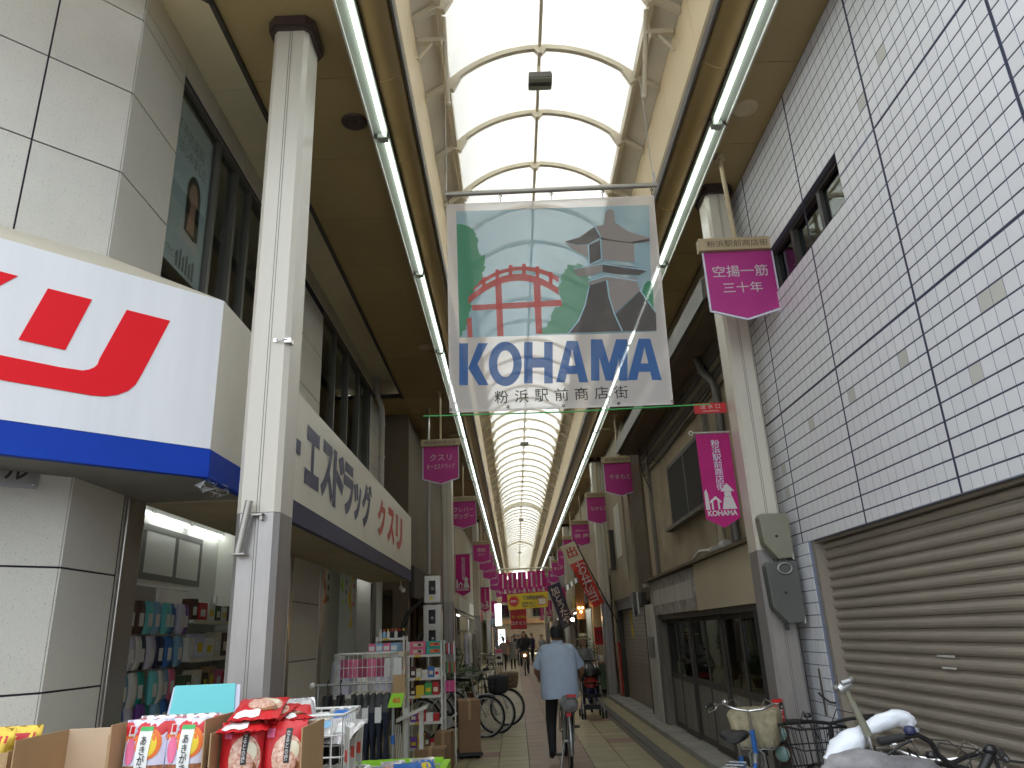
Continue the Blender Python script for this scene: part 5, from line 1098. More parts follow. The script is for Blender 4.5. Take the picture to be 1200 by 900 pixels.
for i in range(2):
    T = thing('striped_snack_bag', '%s snack bag with black kana on a white strip in the cardboard box' % ('left', 'right')[i], 'snack bag', (-1.488+.165*i, 3.19, ZT+.008), 0, 'striped snack bags')
    bag(T, Matrix.Rotation(R(-4), 4, 'X'), .172, .30, .07, 'lilac', AK, [('あ\nき\nが\nき', .53, .57, .46, .17, 'ink')])
    T = thing('striped_snack_bag', '%s snack bag behind the front pair in the cardboard box' % ('left', 'right')[i], 'snack bag', (-1.488+.165*i, 3.30, ZT+.008), 0, 'striped snack bags'); bag(T, Matrix.Rotation(R(-3), 4, 'X'), .165, .305, .06, 'foil', AK[:2])
T = thing('cyan_board', 'plain cyan board with white edges leaning behind the snack boxes', 'board', (-1.46, 3.62, ZT))
M = Matrix.Translation((0, 0, 0)) @ Matrix.Rotation(R(-6), 4, 'X')
b = MB(); b.add([M @ V(p) for p in ((-.17, 0, 0), (.16, 0, 0), (.145, 0, .41), (-.135, 0, .41), (-.17, .006, 0), (.16, .006, 0), (.145, .006, .41), (-.135, .006, .41))], [(0, 1, 2, 3), (7, 6, 5, 4), (0, 4, 5, 1), (1, 5, 6, 2), (2, 6, 7, 3), (3, 7, 4, 0)]); b.build('board', 'cyan', T)
b = MB(); b.add([M @ V(p) for p in ((-.19, .008, 0), (.185, .008, 0), (.165, .008, .405), (-.145, .008, .405), (-.19, .014, 0), (.185, .014, 0), (.165, .014, .405), (-.145, .014, .405))], [(0, 1, 2, 3), (7, 6, 5, 4), (0, 4, 5, 1), (1, 5, 6, 2), (2, 6, 7, 3), (3, 7, 4, 0)]); b.build('backing', 'lilac', T)
carton('snack_carton', 'cardboard box holding upright red snack bags beside the wire basket', -1.205, -.845, 3.12, 3.46, ZT, 1.285, front=.1)
for i in range(2):
    T = thing('red_snack_bag', '%s upright red snack bag with a black name strip in the right box' % ('left', 'right')[i], 'snack bag', (-1.105+.162*i, 3.19+.02*i, ZT+.008), 0, 'red snack bags')
    bag(T, Matrix.Rotation(R(-5), 4, 'X'), .175, .275-.005*i, .075, 'red', RB, [('な\nる\nと\nの\n揚', .63, .67, .40, .09, 'cloth_white')])
rr_ = random.Random(4)
for i, (x, y, z, rz, tl) in enumerate(((-1.10, 3.25, 1.30, .1, 0), (-1.06, 3.34, 1.325, -.15, .1), (-1.0, 3.42, 1.30, .5, -.15), (-1.07, 3.28, 1.352, .12, .12))):
    T = thing('red_snack_bag', 'red snack bag lying flat on top of the red bags, %s' % ('lowest', 'second', 'tilted at the right', 'topmost')[i], 'snack bag', (x, y, z), 0, 'red snack bags')
    bag(T, Matrix.Rotation(rz, 4, 'Z') @ Matrix.Rotation(R(-82)+tl, 4, 'X') @ Matrix.Translation((0, 0, -.12)), .2, .24, .05, 'red', RB[:5]+[('r', .1, .6, .05, .22, 'paper')])
# white wire basket of film bags
def wire_basket(name, label, x0, x1, y0, y1, z0, z1, m='white_paint', sx=.045, r=.004, taper=.0):
    T = thing(name, label, 'basket', ((x0+x1)/2, (y0+y1)/2, z0)); hx, hy, h = (x1-x0)/2, (y1-y0)/2, z1-z0
    b = MB()
    def rect(z, k=1, rr=r): b.tube([(-hx*k, -hy*k, z), (hx*k, -hy*k, z), (hx*k, hy*k, z), (-hx*k, hy*k, z)], rr, 5, closed=True)
    rect(h, 1, r*1.8); b.build('rim', m, T); b = MB()
    for q in range(3): rect(h*q/3+.004, 1-taper*(1-q/3))
    n = max(3, int(2*hx/sx)); k = 1-taper
    for i in range(n+1):
        x = -hx+2*hx*i/n
        for s in (-1, 1): b.tube([(x*k, s*hy*k, 0), (x, s*hy, h)], r*.8, 4)
    n = max(3, int(2*hy/sx))
    for i in range(n+1):
        y = -hy+2*hy*i/n
        for s in (-1, 1): b.tube([(s*hx*k, y*k, 0), (s*hx, y, h)], r*.8, 4)
        b.tube([(-hx*k, y*k, .004), (hx*k, y*k, .004)], r*.8, 4)
    tag(b.build('wires', m, T), kind='stuff'); return T
wire_basket('wire_basket', 'white wire basket heaped with clear film bags behind the red snacks', -1.13, -.83, 3.75, 4.15, 1.0, 1.275)
b = MB(); b.box((-1.14, 3.72, .98), (-.81, 4.18, .998)); T = thing('stand', 'small stand under the white wire basket', 'stand', (-.97, 3.95, 0)); P(b, 'top', 'white_dirty', T)
for x in (-1.12, -.83):
    for y in (3.74, 4.16): b = MB(); b.box((x-.015, y-.015, 0), (x+.015, y+.015, .98)); P(b, 'leg', 'silver', T)
for i in range(7):
    T = thing('film_bag', 'clear film bag with %s label heaped in the white wire basket, %s' % (('orange', 'blue', 'white', 'red', 'cream', 'blue', 'white')[i], ('front left', 'front middle', 'front right', 'middle left', 'middle', 'middle right', 'rear')[i]), 'bag', (-1.06+.085*(i % 3), 3.85+.09*(i//3), 1.14+.03*(i % 2)+.03*(i//3)), 0, 'film bags in the wire basket')
    bag(T, Matrix.Rotation(rr_.uniform(-.6, .6), 4, 'Z') @ Matrix.Rotation(R(-55)+rr_.uniform(-.4, .4), 4, 'X'), .15, .18, .05, 'foil', [('r', .2, .8, .3, .7, ('orange', 'sky_blue', 'paper', 'red', 'cream', 'blue', 'paper')[i])])
for i in range(3):
    T = thing('red_price_card', 'pale card with red print hanging beside the wire basket, %s' % ('left', 'middle', 'right')[i], 'card', (-.815, 3.78+.14*i, 1.0), R(-55)+.2*i, 'price cards at the wire basket')
    b = MB(); b.prism([(-.02, .04), (.02, .02), (.03, .22), (-.03, .22)], -.002, .002, frame((0, 0, 0), FRONT)); b.build('card', 'white_dirty', T); b = MB(); b.box((-.012, .07, .0025), (.016, .12, .004), 0, frame((0, 0, 0), FRONT)); b.build('print', 'letter_red2', T)
# low bin of blue and beige bags
wire_basket('low_bin', 'low wire bin piled with blue and beige bags in front of the clothes rack', -1.42, -.68, 6.0, 6.8, .40, .60, sx=.08)
mm = ('sky_blue', 'paper', 'cream', 'red', 'blue', 'snack', 'lilac', 'cream', 'sky_blue', 'snack', 'paper', 'blue')
for i in range(12):
    T = thing('wipes_bag', '%s bag piled in the low wire bin, %s from left, %s row' % (mm[i].replace('_', ' '), o9[i % 6], 'rear' if i > 5 else 'front'), 'bag', (-1.34+.12*(i % 6), 6.15+.28*(i//6), .50+.02*(i % 3)), 0, 'bags in the low bin')
    bag(T, Matrix.Rotation(rr_.uniform(-.5, .5), 4, 'Z') @ Matrix.Rotation(R(-50)+rr_.uniform(-.4, .3), 4, 'X'), .2, .22, .08, 'foil' if i % 2 else mm[i], [('r', .1, .9, .2, .8, mm[i]), ('e', .5, .5, .2, .15, ('red', 'paper', 'yellow')[i % 3])])
T = thing('green_tray', 'lime green display tray edge beside the low bin', 'tray', (-.62, 6.5, 0)); b = MB(); b.box((-.66, 6.2, .3), (-.60, 6.9, .62)); b.box((-1.4, 6.86, .45), (-.66, 6.9, .64)); P(b, 'panel', 'lime', T); b = MB(); b.box((-.65, 6.25, .0), (-.61, 6.3, .3)); b.box((-.65, 6.8, 0), (-.61, 6.85, .3)); P(b, 'leg', 'silver', T)
# clothes rack
RK = thing('clothes_rack', 'steel clothes rail on wheels carrying dark trousers', 'clothes rack', (-1.65, 8.0, 0))
b = MB(); b.tube([(-2.08, 8, 1.19), (-1.26, 8, 1.19)], .014, 10); P(b, 'rail', 'silver', RK); b = MB(); b.ball((-2.09, 8, 1.19), .03, 10); P(b, 'end_cap', 'white_paint', RK)
for x in (-2.03, -1.27):
    b = MB(); b.tube([(x, 8, .05), (x, 8, 1.18)], .014, 10); P(b, 'post', 'silver', RK); b = MB(); b.tube([(x, 7.75, .05), (x, 8.25, .05)], .014, 8); P(b, 'foot', 'silver', RK)
    b = MB(); b.tube([(x, 8, .62), (x, 8, .70)], .02, 10); P(b, 'clamp', 'blue', RK)
def garment(x, m, hook, label, top, w=.2, L=.62, tag_=False):
    T = thing('hung_trousers', label, 'clothes', (x, 8, 1.15), 0, 'clothes on the steel rail')
    b = MB(); b.tube([(0, .03*math.cos(t), .055+.03*math.sin(t)) for t in [-.6+4.0*i/8 for i in range(9)]]+[(0, 0, 0), (0, 0, -.05)], .005, 6); b.build('hanger_hook', hook, T)
    b = MB(); b.tube([(0, -w, -.05-.10*top), (0, 0, -.04), (0, w, -.05-.10*top)], .007, 6); b.build('hanger', hook, T)
    b = MB(); n = 8; rgs = []; q = random.Random(int(x*1000))
    for i in range(n+1):
        t = i/n; ww = (w*.55*(1-.1*t)) if not top else w*(.35+.75*min(1, t*2.2)); th = .02+.012*math.sin(t*7+x*9)
        rgs.append([(-th, -ww, -.06-L*t), (th, -ww*.95, -.06-L*t), (th*1.2, 0, -.06-L*t), (th, ww*.95, -.06-L*t), (-th, ww, -.06-L*t), (-th*1.2, 0, -.06-L*t)])
    b.loft(rgs[:3] if m == 'tweed' else rgs[:1]+rgs[1:2], 0, True); b.loft(rgs[2:] if m == 'tweed' else rgs[1:], 1, True); b.build('cloth', [m, 'denim' if m == 'tweed' else m], T)
    if tag_: b = MB(); b.box((.03, -.13, -.30), (.034, -.07, -.16)); b.box((-.03, -w*.62, -.32), (.03, -w*.60, -.18)); b.build('price_tag', 'paper', T)
for i, x in enumerate((-1.93, -1.80)): garment(x, 'black', 'black', 'black garment on a black hanger, %s from the left end of the rail' % ('first', 'second')[i], 1, .22, .6)
for i in range(6): garment(-1.66+.065*i, 'tweed', 'cream', 'dark trousers with grey waistband on a white hanger, %s from the right end' % ('sixth', 'fifth', 'fourth', 'third', 'second', 'first')[i], 0, .2, .68, i in (2, 4))
# price flag
T = thing('price_flag', 'fluorescent yellow green price card tilted above the clothes rack', 'price card', (-1.22, 7.8, 1.0))
b = MB(); b.prism([(-.07, -.07), (.07, -.07), (.10, .06), (-.03, .06)], -.003, .003, frame((-1.24, 7.9, 1.03), FRONT)); P(b, 'card', 'lime', T); part_text(T, 'lettering', '450', .05, 'orange', frame((-1.22, 7.894, 1.025), FRONT), .08, bold=.04)
b = MB(); b.box((-1.26, 7.91, 1.08), (-1.14, 7.94, 1.26)); P(b, 'carton_top', 'card', T)
# wire display bin and its pink goods
wire_basket('wire_display_bin', 'tall white wire display bin with pink packs behind the clothes rack', -2.05, -1.42, 8.75, 9.25, 1.02, 1.46, sx=.05, r=.005)
b = MB(); T = thing('bin_stand', 'white frame carrying the wire display bin', 'stand', (-1.73, 9, 0))
for x in (-2.0, -1.46):
    for y in (8.8, 9.2): b = MB(); b.box((x-.015, y-.015, 0), (x+.015, y+.015, 1.02)); P(b, 'leg', 'white_paint', T)
b = MB(); b.box((-2.05, 8.75, 1.0), (-1.42, 9.25, 1.018)); P(b, 'deck', 'white_paint', T)
for i in range(6): pack((-1.98+.10*i, 9.0, 1.02), .3, .36+.02*(i % 2), .07, ('lilac', 'pink', 'paper', 'pink', 'lilac', 'paper')[i], '%s soft pack standing in the wire display bin' % o9[i], ('pink', 'paper')[i % 2], 'packs in the wire display bin', PI/2)
b = MB()
T = thing('pink_carton_row', 'slanted row of pink and blue tissue cartons above the wire bin', 'cartons', (-1.6, 9.5, 0))
for i in range(4):
    b = MB(); b.box((-1.80+.09*i, 9.4, 1.46), (-1.715+.09*i, 9.8, 1.56+.0*i)); bevel(P(b, 'carton', ('pink', 'sky_blue', 'pink', 'sky_blue')[i], T), .004)
    b = MB(); b.box((-1.79+.09*i, 9.395, 1.48), (-1.725+.09*i, 9.399, 1.53)); P(b, 'carton_print', 'paper', T)
b = MB(); b.box((-1.84, 9.36, 1.40), (-1.36, 9.85, 1.455)); P(b, 'shelf', 'cream', T)
for x in (-1.82, -1.38): b = MB(); b.box((x-.015, 9.5, 0), (x+.015, 9.53, 1.40)); P(b, 'leg', 'cream', T)
# tall goods shelves
def goods_shelf(label, x0, x1, y0, y1, boards, top, rows, lab2):
    T = thing('goods_shelf', label, 'shelf', ((x0+x1)/2, (y0+y1)/2, 0), 0, 'street shelves of the drugstore')
    for x in (x0, x1):
        for y in (y0, y1): b = MB(); b.box((x-.012, y-.012, .0), (x+.012, y+.012, top)); P(b, 'post', 'white_paint', T)
    for z in boards:
        b = MB(); b.box((x0, y0, z-.03), (x1, y1, z)); P(b, 'board', 'white_paint', T)
        b = MB(); b.box((x0+.08, y0-.004, z-.028), (x0+.16, y0-.001, z-.002)); P(b, 'price_ticket', 'yellow', T)
    q = random.Random(int(x0*100))
    for r, (z, ms) in enumerate(zip(boards, rows)):
        x = x0+.02 if ms else 9; i = 0
        while x < x1-.05:
            m = ms[i % len(ms)]; w = q.uniform(.06, .11); h = q.uniform(.09, .17)
            C = thing('product_carton', '%s carton, %s from the left on the %s board of the %s' % (m.replace('_', ' '), o9[min(i, 7)], ('top', 'second', 'third', 'fourth', 'bottom')[r], lab2), 'carton', (x+w/2, y0+.1, z+.001), 0, 'cartons on the street shelves')
            b = MB(); b.box((-w/2, -.07, 0), (w/2, .07, h)); bevel(b.build('carton', m, C), .003); b = MB(); b.box((-w*.35, -.072, h*.25), (w*.35, -.0705, h*.6)); b.build('carton_print', q.choice(('paper', 'yellow', 'red', 'cream')), C)
            x += w+.008; i += 1
goods_shelf('white street shelf with tissue boxes on top beside the steel cabinets', -1.46, -1.02, 10.5, 10.85, (1.39, 1.10, .88, .56, .25), 1.56, ([], ['brown', 'cream', 'paper', 'blue', 'paper'], ['brown', 'yellow', 'green', 'red', 'red'], ['purple', 'red', 'paper', 'red', 'orange'], ['purple', 'yellow', 'brown', 'red']), 'right street shelf')
for i in range(4):
    a, r = i % 2, i//2; T = thing('tissue_box', '%s tissue box, %s of the stack on the street shelf' % (('pink', 'teal')[a], ('lower', 'upper')[r]), 'tissue box', (-1.345+.225*a, 10.6, 1.391+.085*r), 0, 'tissue boxes')
    b = MB(); b.box((-.108, -.06, 0), (.108, .06, .082)); bevel(b.build('carton', ('pink', 'teal')[a], T), .004); b = MB(); b.box((-.06, -.062, .02), (.07, -.0605, .06)); b.build('carton_print', ('cream', 'orange')[a], T); b = MB(); b.box((.0, -.0635, .025), (.05, -.0622, .055)); b.build('emblem_print', ('brown', 'red')[a], T)
goods_shelf('wooden edged shelf with bright capped bottles behind the wire bin', -1.86, -1.50, 10.3, 10.6, (1.62, 1.42, 1.15, .85), 1.64, ([], ['paper', 'lime', 'red', 'orange'], ['red', 'yellow', 'brown'], ['brown', 'cream']), 'left street shelf')
for i in range(7):
    T = thing('spray_bottle', '%s bottle with a %s cap on the bottle shelf' % (o9[i], ('white', 'red', 'yellow', 'red', 'orange', 'red', 'yellow')[i]), 'bottle', (-1.83+.052*i, 10.4, 1.621), 0, 'bottles on the wooden shelf')
    b = MB(); b.lathe([(.02, 0), (.022, .01), (.022, .07), (.010, .085)], 12); b.build('bottle', ('white_paint', 'sky_blue', 'paper', 'black', 'white_paint', 'black', 'black')[i], T); b = MB(); b.lathe([(.012, .085), (.014, .09), (.014, .115), (.0, .117)], 10); b.build('cap', ('white_paint', 'red', 'yellow', 'red', 'orange', 'red', 'yellow')[i], T)
T = thing('peg_rack', 'narrow rack of small hanging cosmetics right of the street shelf', 'rack', (-.93, 10.7, 0))
for x in (-.99, -.86): b = MB(); b.box((x-.008, 10.7, 0), (x+.008, 10.72, 1.55)); P(b, 'post', 'white_paint', T)
for r in range(3):
    for i in range(6): b = MB(); b.box((-.985+.022*i, 10.66, 1.38-.24*r), (-.968+.022*i, 10.69, 1.52-.24*r)); P(b, 'hung_item', (('brown', 'red', 'lilac'), ('brown', 'green', 'red'), ('hotpink', 'hotpink', 'pink'))[r][i % 3], T)
T = thing('white_step_rack', 'white slatted stand in front of the street shelf', 'stand', (-1.3, 9.4, 0))
for x in (-1.34, -1.16): b = MB(); b.box((x-.025, 9.4, 0), (x+.025, 9.46, .82)); P(b, 'post', 'white_paint', T)
b = MB(); b.add([(-1.44, 9.3, .72), (-1.08, 9.3, .86), (-1.08, 9.5, .86), (-1.44, 9.5, .72), (-1.44, 9.3, .68), (-1.08, 9.3, .82), (-1.08, 9.5, .82), (-1.44, 9.5, .68)], [(0, 1, 2, 3), (7, 6, 5, 4), (0, 4, 5, 1), (1, 5, 6, 2), (2, 6, 7, 3), (3, 7, 4, 0)]); P(b, 'sloped_board', 'white_paint', T)
for i in range(4): b = MB(); b.tube([(-1.42+.02*i, 9.35, .1), (-1.46+.02*i, 9.35, .66)], .006, 6); P(b, 'wire', 'white_paint', T)
# closed cardboard boxes
def closed_box(label, c, sx, sy, sz, rz, m='card_dark', z=0, marks=()):
    T = thing('cardboard_box', label, 'box', (c[0], c[1], z), rz, 'closed cardboard boxes on the pavement')
    b = MB(); b.box((-sx/2, -sy/2, 0), (sx/2, sy/2, sz)); bevel(b.build('carton', m, T), .006)
    b = MB(); b.box((-.02, -sy/2-.001, sz*.62), (.02, sy/2+.001, sz+.0012)); b.build('tape', 'card', T)
    for (x0, x1, z0, z1, mm2) in marks: b = MB(); b.box((x0, -sy/2-.0025, z0), (x1, -sy/2-.0015, z1)); b.build('print', mm2, T)
closed_box('tall upright brown cardboard box beside the parked bicycles', (-.72, 11.3), .30, .42, .66, .12, 'card_dark', .09)
T = thing('dolly', 'small black dolly under the tall cardboard box', 'dolly', (-.72, 11.3, 0), .12); b = MB(); b.box((-.17, -.23, .05), (.17, .23, .089)); b.build('deck', 'black', T)
for x in (-.12, .12):
    for y in (-.18, .18): b = MB(); b.tube([(x-.015, y, .026), (x+.015, y, .026)], .025, 12); b.build('caster', 'rubber', T)
closed_box('medium brown cardboard box leaning in front of the street shelf', (-.98, 10.35), .22, .2, .46, -.1, 'card_dark')
closed_box('front brown cardboard box with printed arch marks', (-1.06, 9.5), .36, .3, .38, .05, 'card_dark', 0, ((-.1, .1, .28, .30, 'paper'), (-.06, .06, .2, .25, 'brown')))
for i in range(5):
    T = thing('flower_pack', '%s of the purple topped small packs at the foot of the boxes' % o9[i], 'pack', (-1.12+.085*i, 8.55, .0), 0, 'purple topped packs')
    b = MB(); b.box((-.035, -.05, 0), (.035, .05, .32)); b.build('carton', ('yellow', 'cream', 'orange', 'yellow', 'sky_blue')[i], T); b = MB(); b.box((-.04, -.055, .321), (.04, .055, .36)); b.build('top', 'purple' if i % 2 else 'hotpink', T)
# ================================================================== bicycles
_bm = {}
def bike_meshes():
    r = .325; n = 36
    def ring(rad, tr, m, k=8): b = MB(); b.tube([(rad*math.cos(2*PI*i/n), 0, rad*math.sin(2*PI*i/n)) for i in range(n)], tr, k, closed=True); return b.mesh('ring', m)
    _bm['tyre'] = ring(r-.016, .018, 'rubber'); _bm['rim'] = ring(r-.042, .011, 'silver', 6)
    b = MB()
    for i in range(28): a = 2*PI*i/28; s = .025 if i % 2 else -.025; b.tube([(.02*math.cos(a+.9), s, .02*math.sin(a+.9)), ((r-.045)*math.cos(a), 0, (r-.045)*math.sin(a))], .0016, 3, cap=False)
    _bm['spokes'] = b.mesh('spokes', 'silver')
    b = MB(); b.tube([(0, -.05, 0), (0, .05, 0)], .022, 12); _bm['hub'] = b.mesh('hub', 'silver')
bike_meshes()
def bicycle(label, loc, rz, fm='silver', bar='chrome', seat='black', basket=None, bagm=None, lean=0, rear_box=None, basket_cover=None, grp='bicycles', mtb=False, steer=0):
    T = thing('bicycle', label, 'bicycle', loc, rz, grp); T.rotation_euler = (lean, 0, rz)
    r = .325; WB = 1.06
    for x in (0, WB):
        w = link('wheel', _bm['rim'], T, (x, 0, r)); link('tyre', _bm['tyre'], w); link('spokes', _bm['spokes'], w); link('hub', _bm['hub'], w)
        b = MB(); a0, a1 = (R(15), R(200)) if x == 0 else (R(40), R(185)); n = 16; rg = []
        for i in range(n+1):
            a = a0+(a1-a0)*i/n; c, s = math.cos(a), math.sin(a); rr = r+.022
            rg.append([(x+rr*c, -.028, r+rr*s), (x+(rr+.012)*c, 0, r+(rr+.012)*s), (x+rr*c, .028, r+rr*s), (x+(rr+.008)*c, 0, r+(rr+.008)*s)])
        b.loft(rg); b.build('mudguard', 'silver' if not mtb else 'black', T)
    b = MB(); bb = V((.43, 0, .28)); st = V((.28, 0, .70)); hd = V((.86, 0, .80)); hb_ = V((.90, 0, .62))
    b.tube([bb, st], .017, 8); b.tube([bb+V((.0, 0, .02)), V((.62, 0, .42)), hb_], .019, 8); b.tube([hd, hb_], .021, 8)
    for s in (-1, 1): b.tube([bb+V((0, .02*s, 0)), (0, .06*s, r)], .010, 6); b.tube([st+V((0, .015*s, -.05)), (0, .06*s, r)], .009, 6)
    b.build('frame', fm, T)
    b = MB(); b.tube([hb_, (.93, 0, .55)], .018, 8)
    for s in (-1, 1): b.tube([(.93, .01*s, .66), (.935, .055*s, .62), (.97, .055*s, .52), (WB, .055*s, r)], .011, 6)
    b.build('fork', 'silver', T)
    b = MB(); b.tube([hd, (.84, 0, .94)], .013, 8)
    for s in (-1, 1): b.tube([(.84, 0, .94), (.86, .10*s, .95), (.84, .20*s, .99), (.72, .27*s, 1.0), (.62, .285*s, .99)] if not mtb else [(.84, 0, .95), (.84, .14*s, .97), (.82, .30*s, .98)], .011, 8)
    b.build('handlebar', bar, T)
    for s in (-1, 1):
        b = MB(); b.tube([(.74, .265*s, 1.0), (.62, .285*s, .99)] if not mtb else [(.825, .2*s, .975), (.82, .31*s, .98)], .017, 10); b.build('grip', 'rubber', T)
        b = MB(); b.tube([(.80, .23*s, .985), (.77, .25*s, .955), (.66, .275*s, .95)], .006, 6); b.tube([(.80, .22*s, .99), (.95, .12*s, 1.02), (.97, .03*s, .85)], .004, 5); b.build('brake_lever', 'chrome' if not mtb else 'black', T)
    b = MB(); b.lathe([(.022, 0), (.026, .012), (.018, .026), (0, .03)], 12, Matrix.Translation((.80, .17, 1.0))); b.build('bell', 'black_gloss' if mtb else 'chrome', T)
    b = MB(); b.tube([st, (.25, 0, .80)], .012, 8); b.build('seat_post', 'chrome', T)
    b = MB(); rg = []
    for x, w, h in ((.06, .05, .02), (.10, .10, .045), (.18, .105, .05), (.26, .07, .045), (.33, .035, .04), (.38, .025, .03), (.40, .012, .015)):
        rg.append([(x, w*math.cos(t), .83+.028*abs(math.cos(t))*(w > .06)+h*math.sin(t)*.8) for t in [2*PI*i/12 for i in range(12)]])
    b.loft(rg); b.build('saddle', seat, T)
    b = MB(); b.tube([(.24, .04, .66), (-.12, .06, .68), (-.18, .0, .68), (-.12, -.06, .68), (.24, -.04, .66)], .006, 6)
    for x in (-.1, .02, .14): b.tube([(x, -.06, .68), (x, .06, .68)], .005, 5)
    for s in (-1, 1): b.tube([(-.08, .06*s, .68), (0, .065*s, r)], .005, 5)
    b.build('rack', 'silver', T)
    b = MB(); b.box((-.19, -.03, .60), (-.175, .03, .66)); b.build('reflector', 'red', T)
    b = MB(); b.lathe([(.09, -.005), (.095, 0), (.09, .005)], 24, Matrix.Translation(bb) @ Matrix.Rotation(PI/2, 4, 'X') @ Matrix.Translation((0, 0, .045))); b.box((.0, -.055, .26), (.50, -.045, .36)); b.build('chain_guard', 'silver' if fm == 'silver' else fm, T)
    b = MB(); b.tube([bb+V((0, .06, 0)), bb+V((.02, .07, -.16))], .009, 6); b.tube([bb+V((0, -.06, 0)), bb+V((-.02, -.07, .16))], .009, 6); b.build('crank', 'silver', T)
    for s in (-1, 1): b = MB(); c = bb+V((-.02*-s, .12*s, -.16*s)); b.box(c-V((.045, .045, .012)), c+V((.045, .045, .012))); b.build('pedal', 'black', T)
    b = MB(); b.tube([(0, .075, r-.02), (-.1, .13, .02)], .008, 6); b.build('kickstand', 'silver', T)
    if basket:
        x0, x1, y0, y1, z0, z1 = .95, 1.26, -.17, .17, .65, .91; b = MB()
        for z in (z0, (z0+z1)/2, z1):
            k = .82+.18*(z-z0)/(z1-z0); b.tube([(x0, y0*k, z), (x0+(x1-x0)*k, y0*k, z), (x0+(x1-x0)*k, y1*k, z), (x0, y1*k, z)], .005 if z < z1 else .008, 5, closed=True)
        for i in range(8):
            y = y0+(y1-y0)*i/7; b.tube([(x0+(x1-x0)*.82, y*.82, z0), (x1, y, z1)], .003, 4); b.tube([(x0, y*.82, z0), (x0, y, z1)], .003, 4); b.tube([(x0, y*.82, z0), (x0+(x1-x0)*.82, y*.82, z0)], .003, 4)
        for i in range(6):
            t = i/5
            for s in (-1, 1): b.tube([(x0+(x1-x0)*.82*t, y1*.82*s, z0), (x0+(x1-x0)*t, y1*s, z1)], .003, 4)
        b.build('basket', basket, T)
        if basket_cover:
            b = MB(); rg = []; q = random.Random(9)
            for z, k in ((.66, .80), (.72, .92), (.82, 1.0), (.905, 1.05), (.93, .95), (.94, .5)):
                rg.append([(x0+(x1-x0)/2+((x1-x0)/2+.02)*k*max(-1, min(1, 1.35*math.cos(t)))+q.uniform(-.006, .006), .19*k*max(-1, min(1, 1.35*math.sin(t)))+q.uniform(-.006, .006), z) for t in [2*PI*i/24 for i in range(24)]])
            b.loft(rg); b.build('basket_cover', basket_cover, T)
    if bagm:
        b = MB(); b.ball((.12, 0, .84), .17, 16, 0, (1.15, .75, .62)); b.build('saddle_bag', bagm, T)
    return T
# parked on the left beside the goods
bicycle('silver bicycle nearest the cardboard box, wheel jutting into the aisle', (-1.62, 13.15, 0), R(4), 'silver', rear_box=None, basket='black', grp='bicycles parked on the left')
bicycle('dark bicycle squeezed behind the nearest silver one', (-1.45, 13.75, 0), R(-3), 'black', basket='black', basket_cover='cloth_dark', grp='bicycles parked on the left')
bicycle('bicycle with a leopard print basket cover, farthest of the left parked ones', (-1.28, 14.75, 0), R(2), 'wood_dark', basket='silver', basket_cover='leopard', grp='bicycles parked on the left')
# parked on the right
bicycle('blue framed bicycle with a plaid basket cover below the meter boxes', (1.46, 5.62, 0), R(64), 'blue', basket='silver', basket_cover='plaid', grp='bicycles parked on the right')
bicycle('black bicycle with a wire basket beside the tiled pier', (2.16, 4.50, 0), R(97), 'black', 'black', 'black_gloss', 'black', grp='bicycles parked on the right', mtb=True)
FB = bicycle('bicycle with grey bagged saddle, umbrella clamp and white plastic wrapped bar', (1.55, 3.2, 0), R(58), 'silver', 'chrome', 'black', None, grp='bicycles parked on the right', mtb=False)
bicycle('black handled mountain bicycle at the right edge before the shutter', (2.35, 3.0, 0), R(118), 'black', 'black', 'black', None, grp='bicycles parked on the right', mtb=True)
def Pw(b, name, m, T): return P(b, name, m, None)
# extras of the foreground bicycle, built in place
T = thing('umbrella_clamp', 'grey umbrella clamp standing up from the wrapped bicycle bar', 'umbrella clamp', tuple(atY(1022, 880, 3.6)))
pa, pb, pc = atY(990, 806, 3.6), atY(1018, 862, 3.6), atY(1026, 895, 3.6)
b = MB(); b.tube([pa, pb], [.013, .018], 10); P(b, 'arm', 'meter_beige', T); b = MB(); b.tube([pb, pc], .009, 8); P(b, 'stem', 'chrome', T)
b = MB(); b.tube([pa+V((-.03, 0, -.01)), pa+V((.025, 0, .02))], .022, 10); b.tube([pa+V((-.02, -.02, .02)), pa+V((.02, -.02, .03))], .012, 8); P(b, 'clamp', 'silver', T)
b = MB(); b.ball(pa+V((.035, 0, .03)), .018, 10); b.ball(pa+V((-.04, 0, .0)), .016, 10); P(b, 'clamp_knob', 'frame_grey', T)
def lump(pts, rad, sq, m, name, T, n=18, seed=1, amp=.16):
    P0, R0_ = [V(p) for p in pts], list(rad); pts, rad = [], []
    for i in range(len(P0)-1):
        for k in range(4): t = k/4; pts.append(P0[i].lerp(P0[i+1], t)); rad.append(R0_[i]+(R0_[i+1]-R0_[i])*(t*t*(3-2*t)))
    pts.append(P0[-1]); rad.append(R0_[-1])
    q = random.Random(seed); b = MB(); rg = []; K = len(pts)
    ph = [q.uniform(0, 6) for _ in range(5)]
    for i, (p, r_) in enumerate(zip(pts, rad)):
        p = V(p); d = (V(pts[min(i+1, K-1)])-V(pts[max(i-1, 0)])).normalized(); a = d.cross(V((0, 0, 1))); a = a.normalized() if a.length > .01 else V((1, 0, 0)); c = a.cross(d)
        rg.append([p+(a*math.cos(t)*sq+c*math.sin(t))*r_*(1+amp*math.sin(3*t+ph[0]+i*.5)*.5+amp*math.sin(5*t+ph[1]+i*.9)*.5+q.uniform(-.07, .07)) for t in [2*PI*j/n for j in range(n)]])
    b.loft(rg); return P(b, name, m, T)
T = thing('plastic_wrap', 'white plastic sleeve wrapped round the foreground bicycle bar', 'plastic cover', tuple(atY(1010, 870, 3.65)))
